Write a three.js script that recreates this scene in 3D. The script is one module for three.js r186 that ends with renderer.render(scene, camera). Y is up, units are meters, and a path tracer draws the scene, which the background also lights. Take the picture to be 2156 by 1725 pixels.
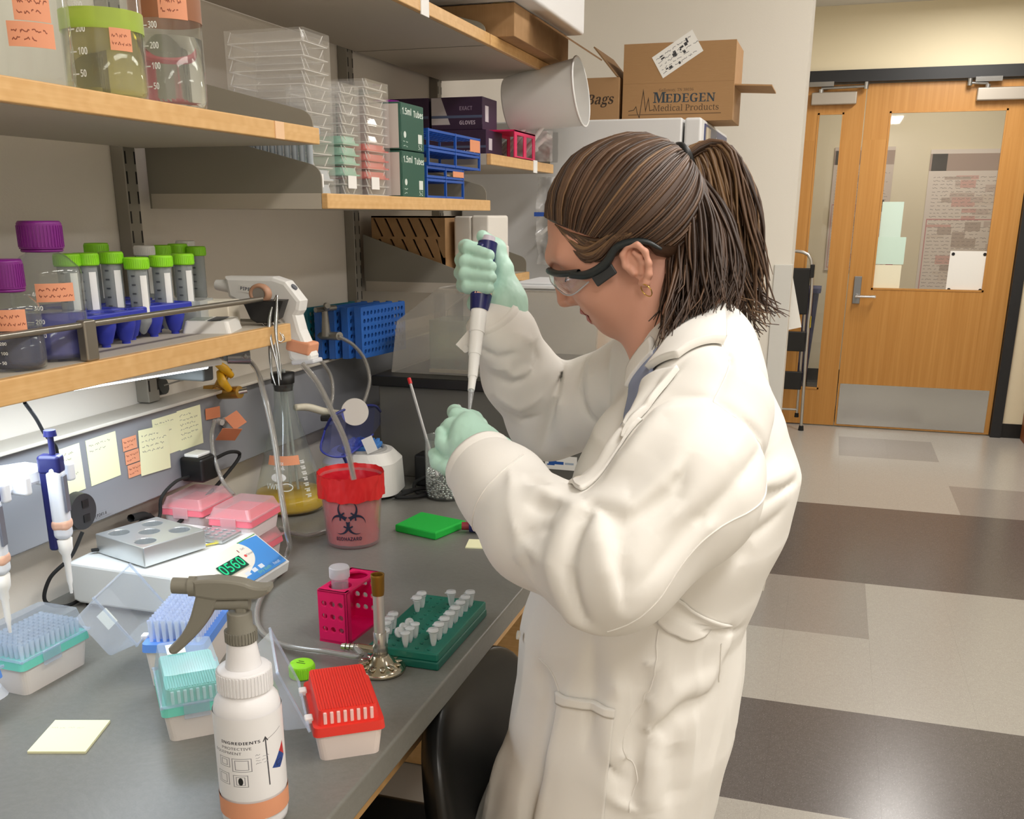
import * as THREE from 'three';
import { RoundedBoxGeometry } from 'three/addons/geometries/RoundedBoxGeometry.js';
import { mergeGeometries, mergeVertices } from 'three/addons/utils/BufferGeometryUtils.js';
import { RectAreaLightUniformsLib } from 'three/addons/lights/RectAreaLightUniformsLib.js';
import { ImprovedNoise } from 'three/addons/math/ImprovedNoise.js';

// ---------- camera, exposure, ceiling lamps ----------
const scene = new THREE.Scene();
const renderer = new THREE.WebGLRenderer({ antialias: true });
renderer.toneMapping = THREE.LinearToneMapping;
renderer.toneMappingExposure = 0.88;
renderer.shadowMap.enabled = true;
// the photograph is the upper part of a taller frame: the lens axis lies below the middle of the picture
const camera = new THREE.PerspectiveCamera(2 * Math.atan(1087.7 / 2080.7) * 180 / Math.PI, 2156 / 1725, 0.05, 40);
camera.position.set(0, 1.505, 0);
camera.rotation.order = 'YXZ';
camera.rotation.set(-0.29686, 0.30521, 0.002983);
camera.setViewOffset(2156, 2175.4, 0, 0, 2156, 1725);
scene.background = new THREE.Color(0x000000);
RectAreaLightUniformsLib.init();
const LAMP_WARM = 0xfffaf4, LAMP_COOL = 0xe8f4ff;
const CEIL = 2.84;
// ceiling troffers: [x, z, width along x, length along z, luminance]
const TROFFERS = [[0.58, 0.7, 0.3, 1.2, 17], [0.58, -1.1, 0.3, 1.2, 17], [0.58, -2.9, 0.3, 1.2, 17], [0.75, -6.4, 0.3, 1.2, 34], [2.4, 0.2, 0.3, 1.2, 15], [2.4, -2.4, 0.3, 1.2, 15]];

// ---------- helpers ----------
const PI = Math.PI;
let seed = 12345;
const rnd = (a = 0, b = 1) => { seed = (seed * 1664525 + 1013904223) >>> 0; return a + (b - a) * (seed / 4294967296); };
const noise3 = new ImprovedNoise();
const V = (x, y, z) => Array.isArray(x) ? new THREE.Vector3(x[0], x[1], x[2]) : x.isVector3 ? x.clone() : new THREE.Vector3(x, y, z);
const taken = {};
const numbered = (n) => { const k = taken[n] = (taken[n] ?? -1) + 1; return k ? n + '_' + String(k).padStart(3, '0') : n; };
const matCache = new Map();
function mat(color, rough = 0.6, o = {}) {
  const key = JSON.stringify([color, rough, Object.keys(o).map(k => [k, o[k] && o[k].isTexture ? o[k].uuid : o[k]])]);
  if (matCache.has(key)) return matCache.get(key);
  const phys = ['transmission', 'clearcoat', 'sheen', 'ior', 'thickness', 'anisotropy'].some(k => k in o);
  const m = new (phys ? THREE.MeshPhysicalMaterial : THREE.MeshStandardMaterial)({ color, roughness: rough, ...o });
  matCache.set(key, m); return m;
}
function finish(m) { m.castShadow = true; m.receiveShadow = true; return m; }
function thing(name, label, category, pos = [0, 0, 0], turn = 0, group) {
  const g = new THREE.Group(); g.name = numbered(name); scene.add(g);
  g.position.set(...pos); g.rotation.y = turn; g.userData = { label, category };
  if (group) g.userData.group = group;
  return g;
}
function part(parent, name, geo, m, pos, rot, label) {
  const o = finish(new THREE.Mesh(Array.isArray(geo) ? merge(geo) : geo, m)); o.name = name;
  if (pos) o.position.set(...pos);
  if (rot) o.rotation.set(...rot);
  if (label) o.userData.label = label;
  parent.add(o); return o;
}
function solo(name, label, category, geo, m, pos = [0, 0, 0], rot = [0, 0, 0], group) {
  const o = part(scene, numbered(name), geo, m, pos, rot); o.userData = { label, category };
  if (group) o.userData.group = group;
  return o;
}
function struct(name, geo, m, pos, rot, label, category) {
  const o = part(scene, name, geo, m, pos, rot); o.userData = { kind: 'structure', label, category }; return o;
}
function merge(list) {
  const gs = list.map(g => { const n = g.index ? g.toNonIndexed() : g.clone(); for (const k of Object.keys(n.attributes)) if (!['position', 'normal', 'uv'].includes(k)) n.deleteAttribute(k); if (!n.attributes.uv) n.setAttribute('uv', new THREE.BufferAttribute(new Float32Array(n.attributes.position.count * 2), 2)); return n; });
  return gs.length === 1 ? gs[0] : mergeGeometries(gs);
}
const at = (g, x = 0, y = 0, z = 0, rx = 0, ry = 0, rz = 0) => { if (rx) g.rotateX(rx); if (ry) g.rotateY(ry); if (rz) g.rotateZ(rz); return g.translate(x, y, z); };
// box with uv in metres; r > 0 rounds the edges
function box(w, h, d, r = 0, seg = 2) {
  const g = r > 0 ? new RoundedBoxGeometry(w, h, d, seg, Math.min(r, w / 2.01, h / 2.01, d / 2.01)) : new THREE.BoxGeometry(w, h, d);
  return metreUV(g);
}
function metreUV(g) {
  const p = g.attributes.position, n = g.attributes.normal, uv = new Float32Array(p.count * 2);
  for (let i = 0; i < p.count; i++) {
    const ax = Math.abs(n.getX(i)), ay = Math.abs(n.getY(i)), az = Math.abs(n.getZ(i));
    let u, v;
    if (ay >= ax && ay >= az) { u = p.getX(i); v = p.getZ(i); } else if (ax >= az) { u = p.getZ(i); v = p.getY(i); } else { u = p.getX(i); v = p.getY(i); }
    uv[2 * i] = u; uv[2 * i + 1] = v;
  }
  g.setAttribute('uv', new THREE.BufferAttribute(uv, 2)); return g;
}
const bxc = (x0, x1, y0, y1, z0, z1, r = 0) => box(Math.abs(x1 - x0), Math.abs(y1 - y0), Math.abs(z1 - z0), r).translate((x0 + x1) / 2, (y0 + y1) / 2, (z0 + z1) / 2);
const cyl = (r0, r1, h, n = 24, open = false) => new THREE.CylinderGeometry(r1, r0, h, n, 1, open).translate(0, h / 2, 0);   // r0 bottom, r1 top, stands on 0
const lathe = (pts, n = 32) => new THREE.LatheGeometry(pts.map(p => new THREE.Vector2(p[0], p[1])), n);
const tube = (pts, r, n = 40, k = 8, closed = false) => new THREE.TubeGeometry(new THREE.CatmullRomCurve3(pts.map(p => V(p)), closed, 'centripetal'), n, r, k, closed);
function bar(a, b, r, k = 8, r2 = r) { // straight rod from a to b
  a = V(a); b = V(b); const L = a.distanceTo(b), g = new THREE.CylinderGeometry(r2, r, L, k);
  g.translate(0, L / 2, 0); g.applyQuaternion(new THREE.Quaternion().setFromUnitVectors(V(0, 1, 0), b.clone().sub(a).normalize())); return g.translate(a.x, a.y, a.z);
}
// tube whose radius varies along it; caps closed to a point
function taper(pts, radii, n = 24, k = 10) {
  const c = new THREE.CatmullRomCurve3(pts.map(p => V(p)), false, 'centripetal'), fr = c.computeFrenetFrames(n, false), pos = [], idx = [];
  for (let i = 0; i <= n; i++) {
    const t = i / n, p = c.getPointAt(t), f = t * (radii.length - 1), j = Math.min(radii.length - 2, Math.floor(f)), r = radii[j] + (radii[j + 1] - radii[j]) * (f - j);
    for (let q = 0; q < k; q++) { const a = q / k * 2 * PI; const v = p.clone().addScaledVector(fr.normals[i], Math.cos(a) * r).addScaledVector(fr.binormals[i], Math.sin(a) * r); pos.push(v.x, v.y, v.z); }
  }
  for (let i = 0; i < n; i++) for (let q = 0; q < k; q++) { const a = i * k + q, b = i * k + (q + 1) % k; idx.push(a, b, a + k, b, b + k, a + k); }
  const s = c.getPointAt(0), e = c.getPointAt(1), si = pos.length / 3; pos.push(s.x, s.y, s.z, e.x, e.y, e.z);
  for (let q = 0; q < k; q++) { idx.push(si, (q + 1) % k, q); idx.push(si + 1, n * k + q, n * k + (q + 1) % k); }
  const g = new THREE.BufferGeometry(); g.setAttribute('position', new THREE.Float32BufferAttribute(pos, 3)); g.setIndex(idx); g.computeVertexNormals(); return g;
}
function extrude(shape, depth, bevel = 0, seg = 8) {
  return new THREE.ExtrudeGeometry(shape, { depth: depth - 2 * bevel, bevelEnabled: bevel > 0, bevelThickness: bevel, bevelSize: bevel, bevelOffset: -bevel, bevelSegments: 2, curveSegments: seg }).translate(0, 0, bevel);
}
const poly = (pts) => new THREE.Shape(pts.map(p => new THREE.Vector2(p[0], p[1])));
function rrect(w, h, r) { const s = new THREE.Shape(), x = w / 2, y = h / 2; s.moveTo(-x + r, -y); s.lineTo(x - r, -y); s.quadraticCurveTo(x, -y, x, -y + r); s.lineTo(x, y - r); s.quadraticCurveTo(x, y, x - r, y); s.lineTo(-x + r, y); s.quadraticCurveTo(-x, y, -x, y - r); s.lineTo(-x, -y + r); s.quadraticCurveTo(-x, -y, -x + r, -y); return s; }
function hole(s, x, y, r, n = 0) { const h = new THREE.Path(); h.absarc(x, y, r, 0, 2 * PI, true); s.holes.push(h); }
function rhole(s, x0, x1, y0, y1) { const h = new THREE.Path(); h.moveTo(x0, y0); h.lineTo(x0, y1); h.lineTo(x1, y1); h.lineTo(x1, y0); h.closePath(); s.holes.push(h); }
// frustum of a rectangular box: bottom w0 x d0, top w1 x d1, standing on 0, corners rounded by r
function frustum(w0, d0, w1, d1, h, r = 0.006, n = 4) {
  const ring = (w, d) => { const o = []; for (let c = 0; c < 4; c++) { const cx = (c === 0 || c === 3 ? 1 : -1) * (w / 2 - r), cz = (c < 2 ? 1 : -1) * (d / 2 - r), a0 = [0, 1, 2, 3][c] * PI / 2; for (let i = 0; i <= n; i++) { const a = a0 + i / n * PI / 2; o.push([cx + Math.cos(a) * r, cz + Math.sin(a) * r]); } } return o; };
  const A = ring(w0, d0), B = ring(w1, d1), N = A.length, pos = [], idx = [];
  A.forEach(p => pos.push(p[0], 0, p[1])); B.forEach(p => pos.push(p[0], h, p[1]));
  for (let i = 0; i < N; i++) { const j = (i + 1) % N; idx.push(i, N + i, j, j, N + i, N + j); }
  const b = pos.length / 3; A.forEach(p => pos.push(p[0], 0, p[1])); B.forEach(p => pos.push(p[0], h, p[1]));
  for (let i = 1; i < N - 1; i++) { idx.push(b, b + i, b + i + 1); idx.push(b + N, b + N + i + 1, b + N + i); }
  let g = new THREE.BufferGeometry(); g.setAttribute('position', new THREE.Float32BufferAttribute(pos, 3)); g.setIndex(idx); g = g.toNonIndexed(); g.computeVertexNormals();
  return metreUV(g);
}
// ---------- computed textures ----------
function dataTex(n, fn, o = {}) {
  const d = new Uint8Array(n * n * 4);
  for (let y = 0; y < n; y++) for (let x = 0; x < n; x++) { const c = fn(x, y, x / n, y / n), k = (y * n + x) * 4; d[k] = c[0]; d[k + 1] = c[1]; d[k + 2] = c[2]; d[k + 3] = 255; }
  const t = new THREE.DataTexture(d, n, n); t.wrapS = t.wrapT = THREE.RepeatWrapping; t.magFilter = THREE.LinearFilter; t.minFilter = THREE.LinearMipmapLinearFilter; t.generateMipmaps = true;
  if (!o.raw) t.colorSpace = THREE.SRGBColorSpace;
  if (o.repeat) t.repeat.set(...o.repeat);
  t.needsUpdate = true; return t;
}
// noise that repeats after one tile
const pn = (u, v, f, z = 0) => { const a = u * 2 * PI, b = v * 2 * PI, r = f / (2 * PI); return noise3.noise(Math.cos(a) * r + 7.1 + z, Math.sin(a) * r + Math.cos(b) * r * 1.3, Math.sin(b) * r * 1.3 + 3.3); };
const mixc = (a, b, t) => a.map((v, i) => Math.max(0, Math.min(255, v + (b[i] - v) * t)));
function canvasTex(w, h, draw, o = {}) {
  const c = document.createElement('canvas'); c.width = w; c.height = h; const x = c.getContext('2d'); draw(x, w, h);
  const t = new THREE.CanvasTexture(c); t.colorSpace = THREE.SRGBColorSpace; t.anisotropy = 4; if (o.flip === false) t.flipY = false; return t;
}
// a printed sheet: thin rectangle of width w and height h facing +z with its own print
function sheet(w, h, thick = 0.0006) { const g = new THREE.BoxGeometry(w, h, thick); return g; }
const scribble = (x, x0, y0, w, rows, step, ink = '#555', lw = 2, size = 10) => {
  x.strokeStyle = ink; x.lineWidth = lw;
  for (let r = 0; r < rows; r++) { let px = x0, e = x0 + w * rnd(0.55, 1); while (px < e) { const L = rnd(10, 38); x.beginPath(); x.moveTo(px, y0 + r * step); for (let q = 0; q < L; q += 5) x.lineTo(px + q, y0 + r * step + rnd(-size / 2, size / 2)); x.stroke(); px += L + rnd(7, 14); } }
};

// ---------- surfaces ----------
const T = {};
T.paint = dataTex(256, (x, y, u, v) => { const n = 127 + 40 * pn(u, v, 40) + 26 * pn(u, v, 90, 5); return [n, n, n]; }, { raw: true, repeat: [6, 6] });
T.oak = dataTex(512, (x, y, u, v) => { const g = pn(u, v * 0.25, 60) * 0.5 + noise3.noise(u * 4, v * 160 % 160, 1.5) * 0.25 + noise3.noise(u * 2, v * 60, 9) * 0.35; return mixc([232, 190, 132], [212, 164, 104], 0.45 + g * 0.8); }, { repeat: [1.2, 3] });
T.door = dataTex(512, (x, y, u, v) => { const g = noise3.noise(u * 90, v * 3, 4) * 0.4 + noise3.noise(u * 26, v * 1.5, 2) * 0.45 + noise3.noise(u * 220, v * 9, 8) * 0.2; return mixc([205, 150, 80], [182, 125, 55], 0.5 + g * 0.8); }, { repeat: [1, 0.5] });
const tileTex = (base, dark, light) => dataTex(512, (x, y, u, v) => {
  const a = pn(u, v, 22), b = noise3.noise(x * 0.16, y * 0.30, 2.2), c = noise3.noise(x * 0.34, y * 0.34, 7.7); let k = mixc(base, light, 0.12 * a + 0.1);
  if (b > 0.34) k = mixc(k, light, Math.min(1, (b - 0.34) * 4)); if (c < -0.36) k = mixc(k, dark, Math.min(1, (-c - 0.36) * 4)); return k;
}, { repeat: [3.28, 3.28] });
T.tileLight = tileTex([174, 170, 162], [148, 143, 135], [206, 203, 196]);
T.tileDark = tileTex([92, 86, 84], [66, 60, 58], [138, 134, 132]);
T.tileMid = tileTex([150, 144, 138], [122, 115, 110], [178, 174, 168]);
T.bench = dataTex(256, (x, y, u, v) => { const n = 5 * pn(u, v, 120) + 4 * pn(u, v, 30, 3); return [119 + n, 118 + n, 112 + n]; }, { repeat: [4, 4] });
T.card = dataTex(256, (x, y, u, v) => { const n = 7 * pn(u, v, 14) + 6 * noise3.noise(x * 0.9, y * 0.02, 3); return [176 + n, 138 + n, 96 + n]; }, { repeat: [3, 3] });
T.steel = dataTex(256, (x, y, u, v) => { const n = 14 * noise3.noise(x * 0.05, y * 1.1, 2) + 14 * pn(u, v, 9); return [150 + n, 150 + n, 150 + n]; }, { raw: true, repeat: [1, 3] });
const M = {
  wall: mat(0xe8e2d6, 0.75, { bumpMap: T.paint, bumpScale: 0.0004 }), wallBench: mat(0xe3dcd1, 0.7, { bumpMap: T.paint, bumpScale: 0.0004 }), wallCream: mat(0xf0e4c4, 0.75, { bumpMap: T.paint, bumpScale: 0.0004 }),
  ceil: mat(0xd8d6d0, 0.9), oak: mat(0xffffff, 0.42, { map: T.oak }), door: mat(0xffffff, 0.38, { map: T.door }),
  tileLight: mat(0xffffff, 0.24, { map: T.tileLight }), tileDark: mat(0xffffff, 0.24, { map: T.tileDark }), tileMid: mat(0xffffff, 0.24, { map: T.tileMid }),
  bench: mat(0xffffff, 0.33, { map: T.bench }), benchEdge: mat(0x4a4a47, 0.45), shelfGrey: mat(0xbfb6a7, 0.6), bracket: mat(0x8f8a7e, 0.5, { metalness: 0.1 }), rail: mat(0x8f8a80, 0.45, { metalness: 0.25 }),
  black: mat(0x0d0d0e, 0.45), blackFrame: mat(0x1c1d1f, 0.5), rubber: mat(0x151515, 0.8), steel: mat(0xb8b8b6, 0.3, { metalness: 0.9, roughnessMap: T.steel }), chrome: mat(0xdedede, 0.12, { metalness: 1 }),
  grey: mat(0x9a9a98, 0.5), greyLam: mat(0x8b8d92, 0.5), white: mat(0xf2f2ef, 0.4), whitePlastic: mat(0xecebe6, 0.35), card: mat(0xffffff, 0.85, { map: T.card }), cardDark: mat(0x8a6a48, 0.9),
  glass: mat(0xffffff, 0.02, { transmission: 1, thickness: 0, ior: 1.5 }), clear: mat(0xf4f7fa, 0.12, { transmission: 0.9, thickness: 0, ior: 1.45 }), frosted: mat(0xeef1f3, 0.5, { transmission: 0.75, thickness: 0, ior: 1.45 }),
  navy: mat(0x1a1f5c, 0.35), orangeTape: mat(0xe89c74, 0.7), sticky: mat(0xf0efc4, 0.8), brass: mat(0xb8914a, 0.3, { metalness: 0.9 }),
};
// ---------- room shell ----------
const WX = -1.17, ZW = -4.0, ZE = -7.6, BY = 0.9;
struct('floor', [bxc(-1.4, 3.4, -0.12, -0.004, 1.8, -9.8)], mat(0xa39d93, 0.7), null, null, 'vinyl tile floor of light, mid grey and dark tiles', 'floor');
{
  const fl = scene.getObjectByName('floor'), S = 0.3048, gap = 0.0002, tg = box(S - gap, 0.004, S - gap);
  const tops = [];
  for (let k = -5; k < 24; k++) {
    const zc = -2.397 - S * (k + 0.5), off = k >= 10 ? 0.145 : 0.2505;
    for (let j = -5; j < 10; j++) {
      const xc = off + S * (j + 0.5);
      if (xc < -0.75 || xc > 2.2 || (zc < -4 && xc < -0.5)) continue;
      let m = M.tileLight;
      if (k >= 0 && k < 2) m = M.tileDark; else if (k >= 4 && k < 6) m = xc < 0.2505 ? M.tileMid : M.tileLight; else if (k >= 6 && k < 10) m = M.tileDark;
      else if (k >= 10 && k < 12) m = xc > 0.755 ? M.tileMid : M.tileLight; else if (k >= 14 && k < 16) m = xc > 0.145 && xc < 0.755 ? M.tileMid : M.tileLight;
      part(fl, 'floor_tile', tg, m, [xc, -0.002, zc], [0, rnd() < 0.5 ? 0 : PI, 0]);
    }
  }
  part(fl, 'hall_flooring', bxc(-1.4, 3.4, -0.004, 0, ZE - 0.2, -9.7), mat(0xb9b2a4, 0.3));
}
struct('ceiling', bxc(-1.4, 3.4, CEIL, CEIL + 0.1, 1.8, -9.8), M.ceil, null, null, 'plain off-white ceiling', 'ceiling');
struct('wall_left', bxc(WX - 0.12, WX, 0, CEIL, 1.7, ZW), M.wallBench, null, null, 'beige wall behind the lab bench and shelves', 'wall');
struct('wall_back', bxc(WX - 0.12, -0.155, 0, CEIL, ZW, ZW - 0.32), M.wall, null, null, 'off-white partition wall behind the freezer', 'wall');
struct('wall_alcove', bxc(-0.62, -0.5, 0, CEIL, ZW - 0.32, ZE), M.wall, null, null, 'wall of the passage behind the partition', 'wall');
struct('wall_right', bxc(3.2, 3.3, 0, CEIL, 1.7, ZE), M.wall, null, null, 'wall on the far side of the aisle', 'wall');
struct('wall_front', bxc(WX - 0.12, 3.3, 0, CEIL, 1.6, 1.72), M.wall, null, null, 'wall behind the photographer', 'wall');
struct('wall_door', [bxc(-0.62, -0.41, 0, CEIL, ZE, ZE - 0.14), bxc(1.235, 3.3, 0, CEIL, ZE, ZE - 0.14), bxc(-0.41, 1.235, 2.44, CEIL, ZE, ZE - 0.14)], M.wallCream, null, null, 'cream wall around the double door', 'wall');
struct('wall_hall', bxc(-1.4, 3.4, 0, CEIL, -9.7, -9.8), M.wallCream, null, null, 'cream hallway wall with posters beyond the door', 'wall');
struct('wall_hall_left', bxc(-1.4, -1.3, 0, CEIL, ZE - 0.14, -9.7), M.wallCream, null, null, 'end of the hallway', 'wall');
struct('wall_hall_right', bxc(3.3, 3.4, 0, CEIL, ZE - 0.14, -9.7), M.wallCream, null, null, 'other end of the hallway', 'wall');
struct('trim_1', [bxc(-0.41, -0.335, 0, 2.44, ZE + 0.025, ZE - 0.16), bxc(1.167, 1.235, 0, 2.44, ZE + 0.025, ZE - 0.16), bxc(-0.335, 1.167, 2.365, 2.44, ZE + 0.025, ZE - 0.16)], M.blackFrame, null, null, 'black metal door frame', 'door frame');
struct('baseboard_door', [bxc(1.235, 3.2, 0, 0.1, ZE + 0.008, ZE)], M.black, null, null, 'black rubber base along the cream wall', 'baseboard');
struct('baseboard_hall', [bxc(-1.3, 3.3, 0, 0.13, -9.69, -9.7)], M.black, null, null, 'black rubber base along the hallway wall', 'baseboard');
struct('trim_2', bxc(-0.215, -0.148, 0.1, 1.325, ZW + 0.006, ZW - 0.06, 0.003), mat(0xd6d4cd, 0.4), null, null, 'pale plastic corner guard on the partition edge', 'corner guard');
// ceiling lamps
for (const [x, z, w, l, e] of TROFFERS) {
  const t = thing('ceiling_light', '', 'lamp', [x, CEIL, z], 0, 'ceiling lamps');
  t.userData.label = ['ceiling lamp above the near end of the bench aisle, outside the frame', 'ceiling lamp straight above the woman, outside the frame', 'ceiling lamp above the freezer aisle, outside the frame', 'ceiling lamp before the double door', 'ceiling lamp over the next aisle, near end', 'ceiling lamp over the next aisle, far end'][TROFFERS.findIndex(q => q[0] === x && q[1] === z)];
  part(t, 'housing', box(w + 0.04, 0.03, l + 0.04), M.white, [0, -0.016, 0]);
  part(t, 'diffuser', box(w, 0.006, l), mat(0xffffff, 0.6, { emissive: LAMP_WARM, emissiveIntensity: 6 }), [0, -0.035, 0]);
  const L = new THREE.RectAreaLight(LAMP_WARM, e, w, l); L.position.set(x, CEIL - 0.045, z); L.rotation.x = -PI / 2; L.name = 'ceiling_lamp_light'; scene.add(L);
}
{
  const t = thing('hall_light', 'ceiling lamp in the hallway beyond the door', 'lamp', [0.6, CEIL, -8.7]);
  part(t, 'housing', box(1.24, 0.03, 0.34), M.white, [0, -0.016, 0]);
  part(t, 'diffuser', box(1.2, 0.006, 0.3), mat(0xffffff, 0.6, { emissive: LAMP_WARM, emissiveIntensity: 6 }), [0, -0.035, 0]);
  const L = new THREE.RectAreaLight(LAMP_WARM, 13, 1.2, 0.3); L.position.set(0.6, CEIL - 0.045, -8.7); L.rotation.x = -PI / 2; scene.add(L);
}
// ---------- double door ----------
function leaf(name, label, x0, x1, g0, g1, gy0) {
  const zc = ZE - 0.05, t = 0.045, d = part(scene, name, (() => { const s = poly([[x0, 0.008], [x1, 0.008], [x1, 2.355], [x0, 2.355]]); rhole(s, g0, g1, gy0, 2.178); return metreUV(extrude(s, t).translate(0, 0, zc - t / 2)); })(), M.door);
  d.userData = { kind: 'structure', label, category: 'door' };
  part(d, 'glazing', bxc(g0, g1, gy0, 2.178, zc - 0.003, zc + 0.003), M.glass);
  part(d, 'glazing_bead', [bxc(g0, g0 + 0.012, gy0, 2.178, zc + 0.008, zc + 0.026), bxc(g1 - 0.012, g1, gy0, 2.178, zc + 0.008, zc + 0.026), bxc(g0, g1, gy0, gy0 + 0.012, zc + 0.008, zc + 0.026), bxc(g0, g1, 2.166, 2.178, zc + 0.008, zc + 0.026)], M.door);
  return d;
}
function closer(d, x0, x1, arm) {
  const z = ZE - 0.03, b = part(d, 'door_closer', bxc(x0, x1, 2.225, 2.305, z + 0.005, z + 0.06, 0.008), mat(0xb4aca0, 0.4, { metalness: 0.5 }), null, null, 'grey metal door closer box');
  part(b, 'closer_arm', [bar([x0 + 0.06, 2.325, z + 0.04], [x0 + 0.06, 2.29, z + 0.04], 0.018, 12), bar([x0 + 0.06, 2.33, z + 0.045], [arm, 2.335, z + 0.05], 0.009), bar([arm, 2.318, z + 0.05], [arm, 2.362, z + 0.05], 0.016, 12), bxc(x0 - 0.02, x0 + 0.14, 2.34, 2.37, z + 0.03, z + 0.065)], M.steel);
}
const leafA = leaf('door_1', 'narrow wooden door leaf with a tall slim window', -0.332, 0.105, -0.198, -0.025, 0.271);
const leafB = leaf('door_2', 'wide wooden door leaf with a large window and steel kick plate', 0.111, 1.163, 0.268, 1.001, 1.0);
closer(leafA, -0.249, 0.047, 0.1); closer(leafB, 0.792, 1.15, 0.74);
part(leafB, 'kick_plate', bxc(0.125, 1.13, 0.02, 0.322, ZE - 0.028, ZE - 0.024), M.steel, null, null, 'brushed steel kick plate');
{
  const h = part(leafB, 'lock_plate', bxc(0.15, 0.2, 0.9, 1.09, ZE - 0.028, ZE - 0.014, 0.003), mat(0x8f9092, 0.35, { metalness: 0.8 }));
  part(h, 'lever_handle', [bar([0.176, 0.955, ZE - 0.02], [0.176, 0.955, ZE + 0.035], 0.011, 12), bar([0.17, 0.955, ZE + 0.035], [0.295, 0.955, ZE + 0.035], 0.01, 12), bar([0.295, 0.955, ZE + 0.035], [0.295, 0.955, ZE + 0.01], 0.01, 12)], M.chrome);
}
// papers taped to the window
const paper = (name, label, x0, x1, y0, y1, m, z = ZE - 0.045) => solo(name, label, 'paper', sheet(x1 - x0, y1 - y0), m, [(x0 + x1) / 2, (y0 + y1) / 2, z]);
paper('taped_paper', 'tall mint paper taped to the door window, the narrower upper one', 0.285, 0.425, 1.32, 1.595, mat(0xd6ece0, 0.8));
paper('taped_paper', 'mint paper taped to the door window below the tall narrow one', 0.262, 0.465, 1.175, 1.36, mat(0xd2ebdd, 0.8), ZE - 0.0435);
paper('taped_paper', 'cream paper taped to the lower corner of the door window', 0.27, 0.455, 1.0, 1.17, mat(0xf3edd2, 0.8), ZE - 0.0435);
{
  const p = paper('taped_paper', 'white notice with black corner dots taped to the door window', 0.76, 1.0, 1.0, 1.272, mat(0xf4f2ec, 0.8), ZE - 0.044);
  for (const [x, y] of [[-0.1, 0.115], [0.1, 0.115], [-0.1, -0.125], [0.1, -0.125]]) part(p, 'corner_dot', at(cyl(0.011, 0.011, 0.002, 14), x, y, 0.0004, PI / 2), M.black);
}
// posters on the hallway wall
{
  const pt = (dark) => canvasTex(512, 720, (x, w, h) => {
    x.fillStyle = '#efe3d6'; x.fillRect(0, 0, w, h); x.fillStyle = '#b7a091'; x.fillRect(0, 20, w, 80); x.fillStyle = '#3a3531'; x.fillRect(10, 20, 80, 80);
    x.fillStyle = '#e7dccd'; for (let i = 0; i < 40; i++) { x.fillStyle = ['#d9c6b8', '#e3b9ac', '#c9b7a8', '#e8d9c9'][i % 4]; x.fillRect(rnd(20, w - 150), rnd(120, h - 80), rnd(40, 140), rnd(12, 50)); }
    x.fillStyle = '#4c443f'; x.fillRect(w - 120, 300, 70, 70); scribble(x, 30, 130, w - 60, 34, 17, '#a08e82', 2, 5); x.strokeStyle = '#d38e8a'; x.lineWidth = 5; x.strokeRect(18, 330, w - 36, h - 350);
  });
  solo('wall_poster', 'large framed research poster on the hallway wall seen through the window', 'poster', sheet(0.78, 1.25, 0.01), mat(0xffffff, 0.6, { map: pt() }), [1.1, 1.42, -9.69]);
  solo('wall_poster', 'narrower research poster with a grey heading on the hallway wall, left of the large one', 'poster', sheet(0.5, 1.05, 0.01), mat(0xe8e2dc, 0.6, { map: pt() }), [0.17, 1.55, -9.69]);
  solo('wall_switch', 'small red fire alarm box on the hallway wall', 'alarm box', box(0.06, 0.09, 0.03, 0.006), mat(0xb02a22, 0.5), [0.47, 1.06, -9.685]);
  const b = thing('recycling_bin', 'dark blue recycling bin in the hallway behind the narrow door window', 'bin', [-0.32, 0, -9.3]);
  part(b, 'body', frustum(0.34, 0.3, 0.44, 0.38, 0.86, 0.03), mat(0x2a3763, 0.6)); part(b, 'rim', frustum(0.47, 0.41, 0.47, 0.41, 0.04, 0.03), mat(0x3a4674, 0.6), [0, 0.86, 0]);
}
// step ladder against the narrow door leaf
{
  const t = thing('step_ladder', 'folded silver step ladder with black treads beside the narrow door', 'ladder', [-0.29, 0, ZE + 0.14]);
  const al = mat(0xc2c0bb, 0.3, { metalness: 0.85 });
  part(t, 'front_frame', tube([[0.17, 0.01, 0.06], [0.158, 0.6, 0.04], [0.15, 1.1, 0.03], [0.12, 1.235, 0.03], [0, 1.265, 0.03], [-0.12, 1.235, 0.03], [-0.15, 1.1, 0.03], [-0.158, 0.6, 0.04], [-0.17, 0.01, 0.06]], 0.011, 70, 10), al);
  part(t, 'rear_frame', [bar([0.13, 0.1, 0.0], [0.125, 0.92, 0.0], 0.009), bar([-0.13, 0.1, 0.0], [-0.125, 0.92, 0.0], 0.009), bar([-0.13, 0.14, 0], [0.13, 0.14, 0], 0.008)], al);
  for (const [y, h] of [[0.36, 0.13], [0.64, 0.14]]) part(t, 'tread', box(0.29, h, 0.03, 0.008), M.black, [0, y, 0.045]);
  part(t, 'tread', box(0.28, 0.32, 0.03, 0.01), M.black, [0, 0.99, 0.04]);
  for (const s of [-1, 1]) { part(t, 'hinge', box(0.03, 0.09, 0.05, 0.006), M.black, [s * 0.15, 1.13, 0.03]); part(t, 'rubber_foot', cyl(0.02, 0.016, 0.035, 12), M.rubber, [s * 0.17, 0, 0.06]); part(t, 'rear_foot', cyl(0.016, 0.014, 0.03, 12), M.rubber, [s * 0.13, 0.085, 0]); }
  part(t, 'warning_sticker', box(0.003, 0.08, 0.014), mat(0xe9d21c, 0.6), [0.171, 0.78, 0.047], null, 'yellow warning sticker');
}
solo('paper_sheet', 'white paper corner sticking out behind the corner guard', 'paper', sheet(0.12, 0.22), mat(0xf1efe9, 0.8), [-0.19, 1.15, ZW - 0.34], [0, 0, 0.25]);
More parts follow.
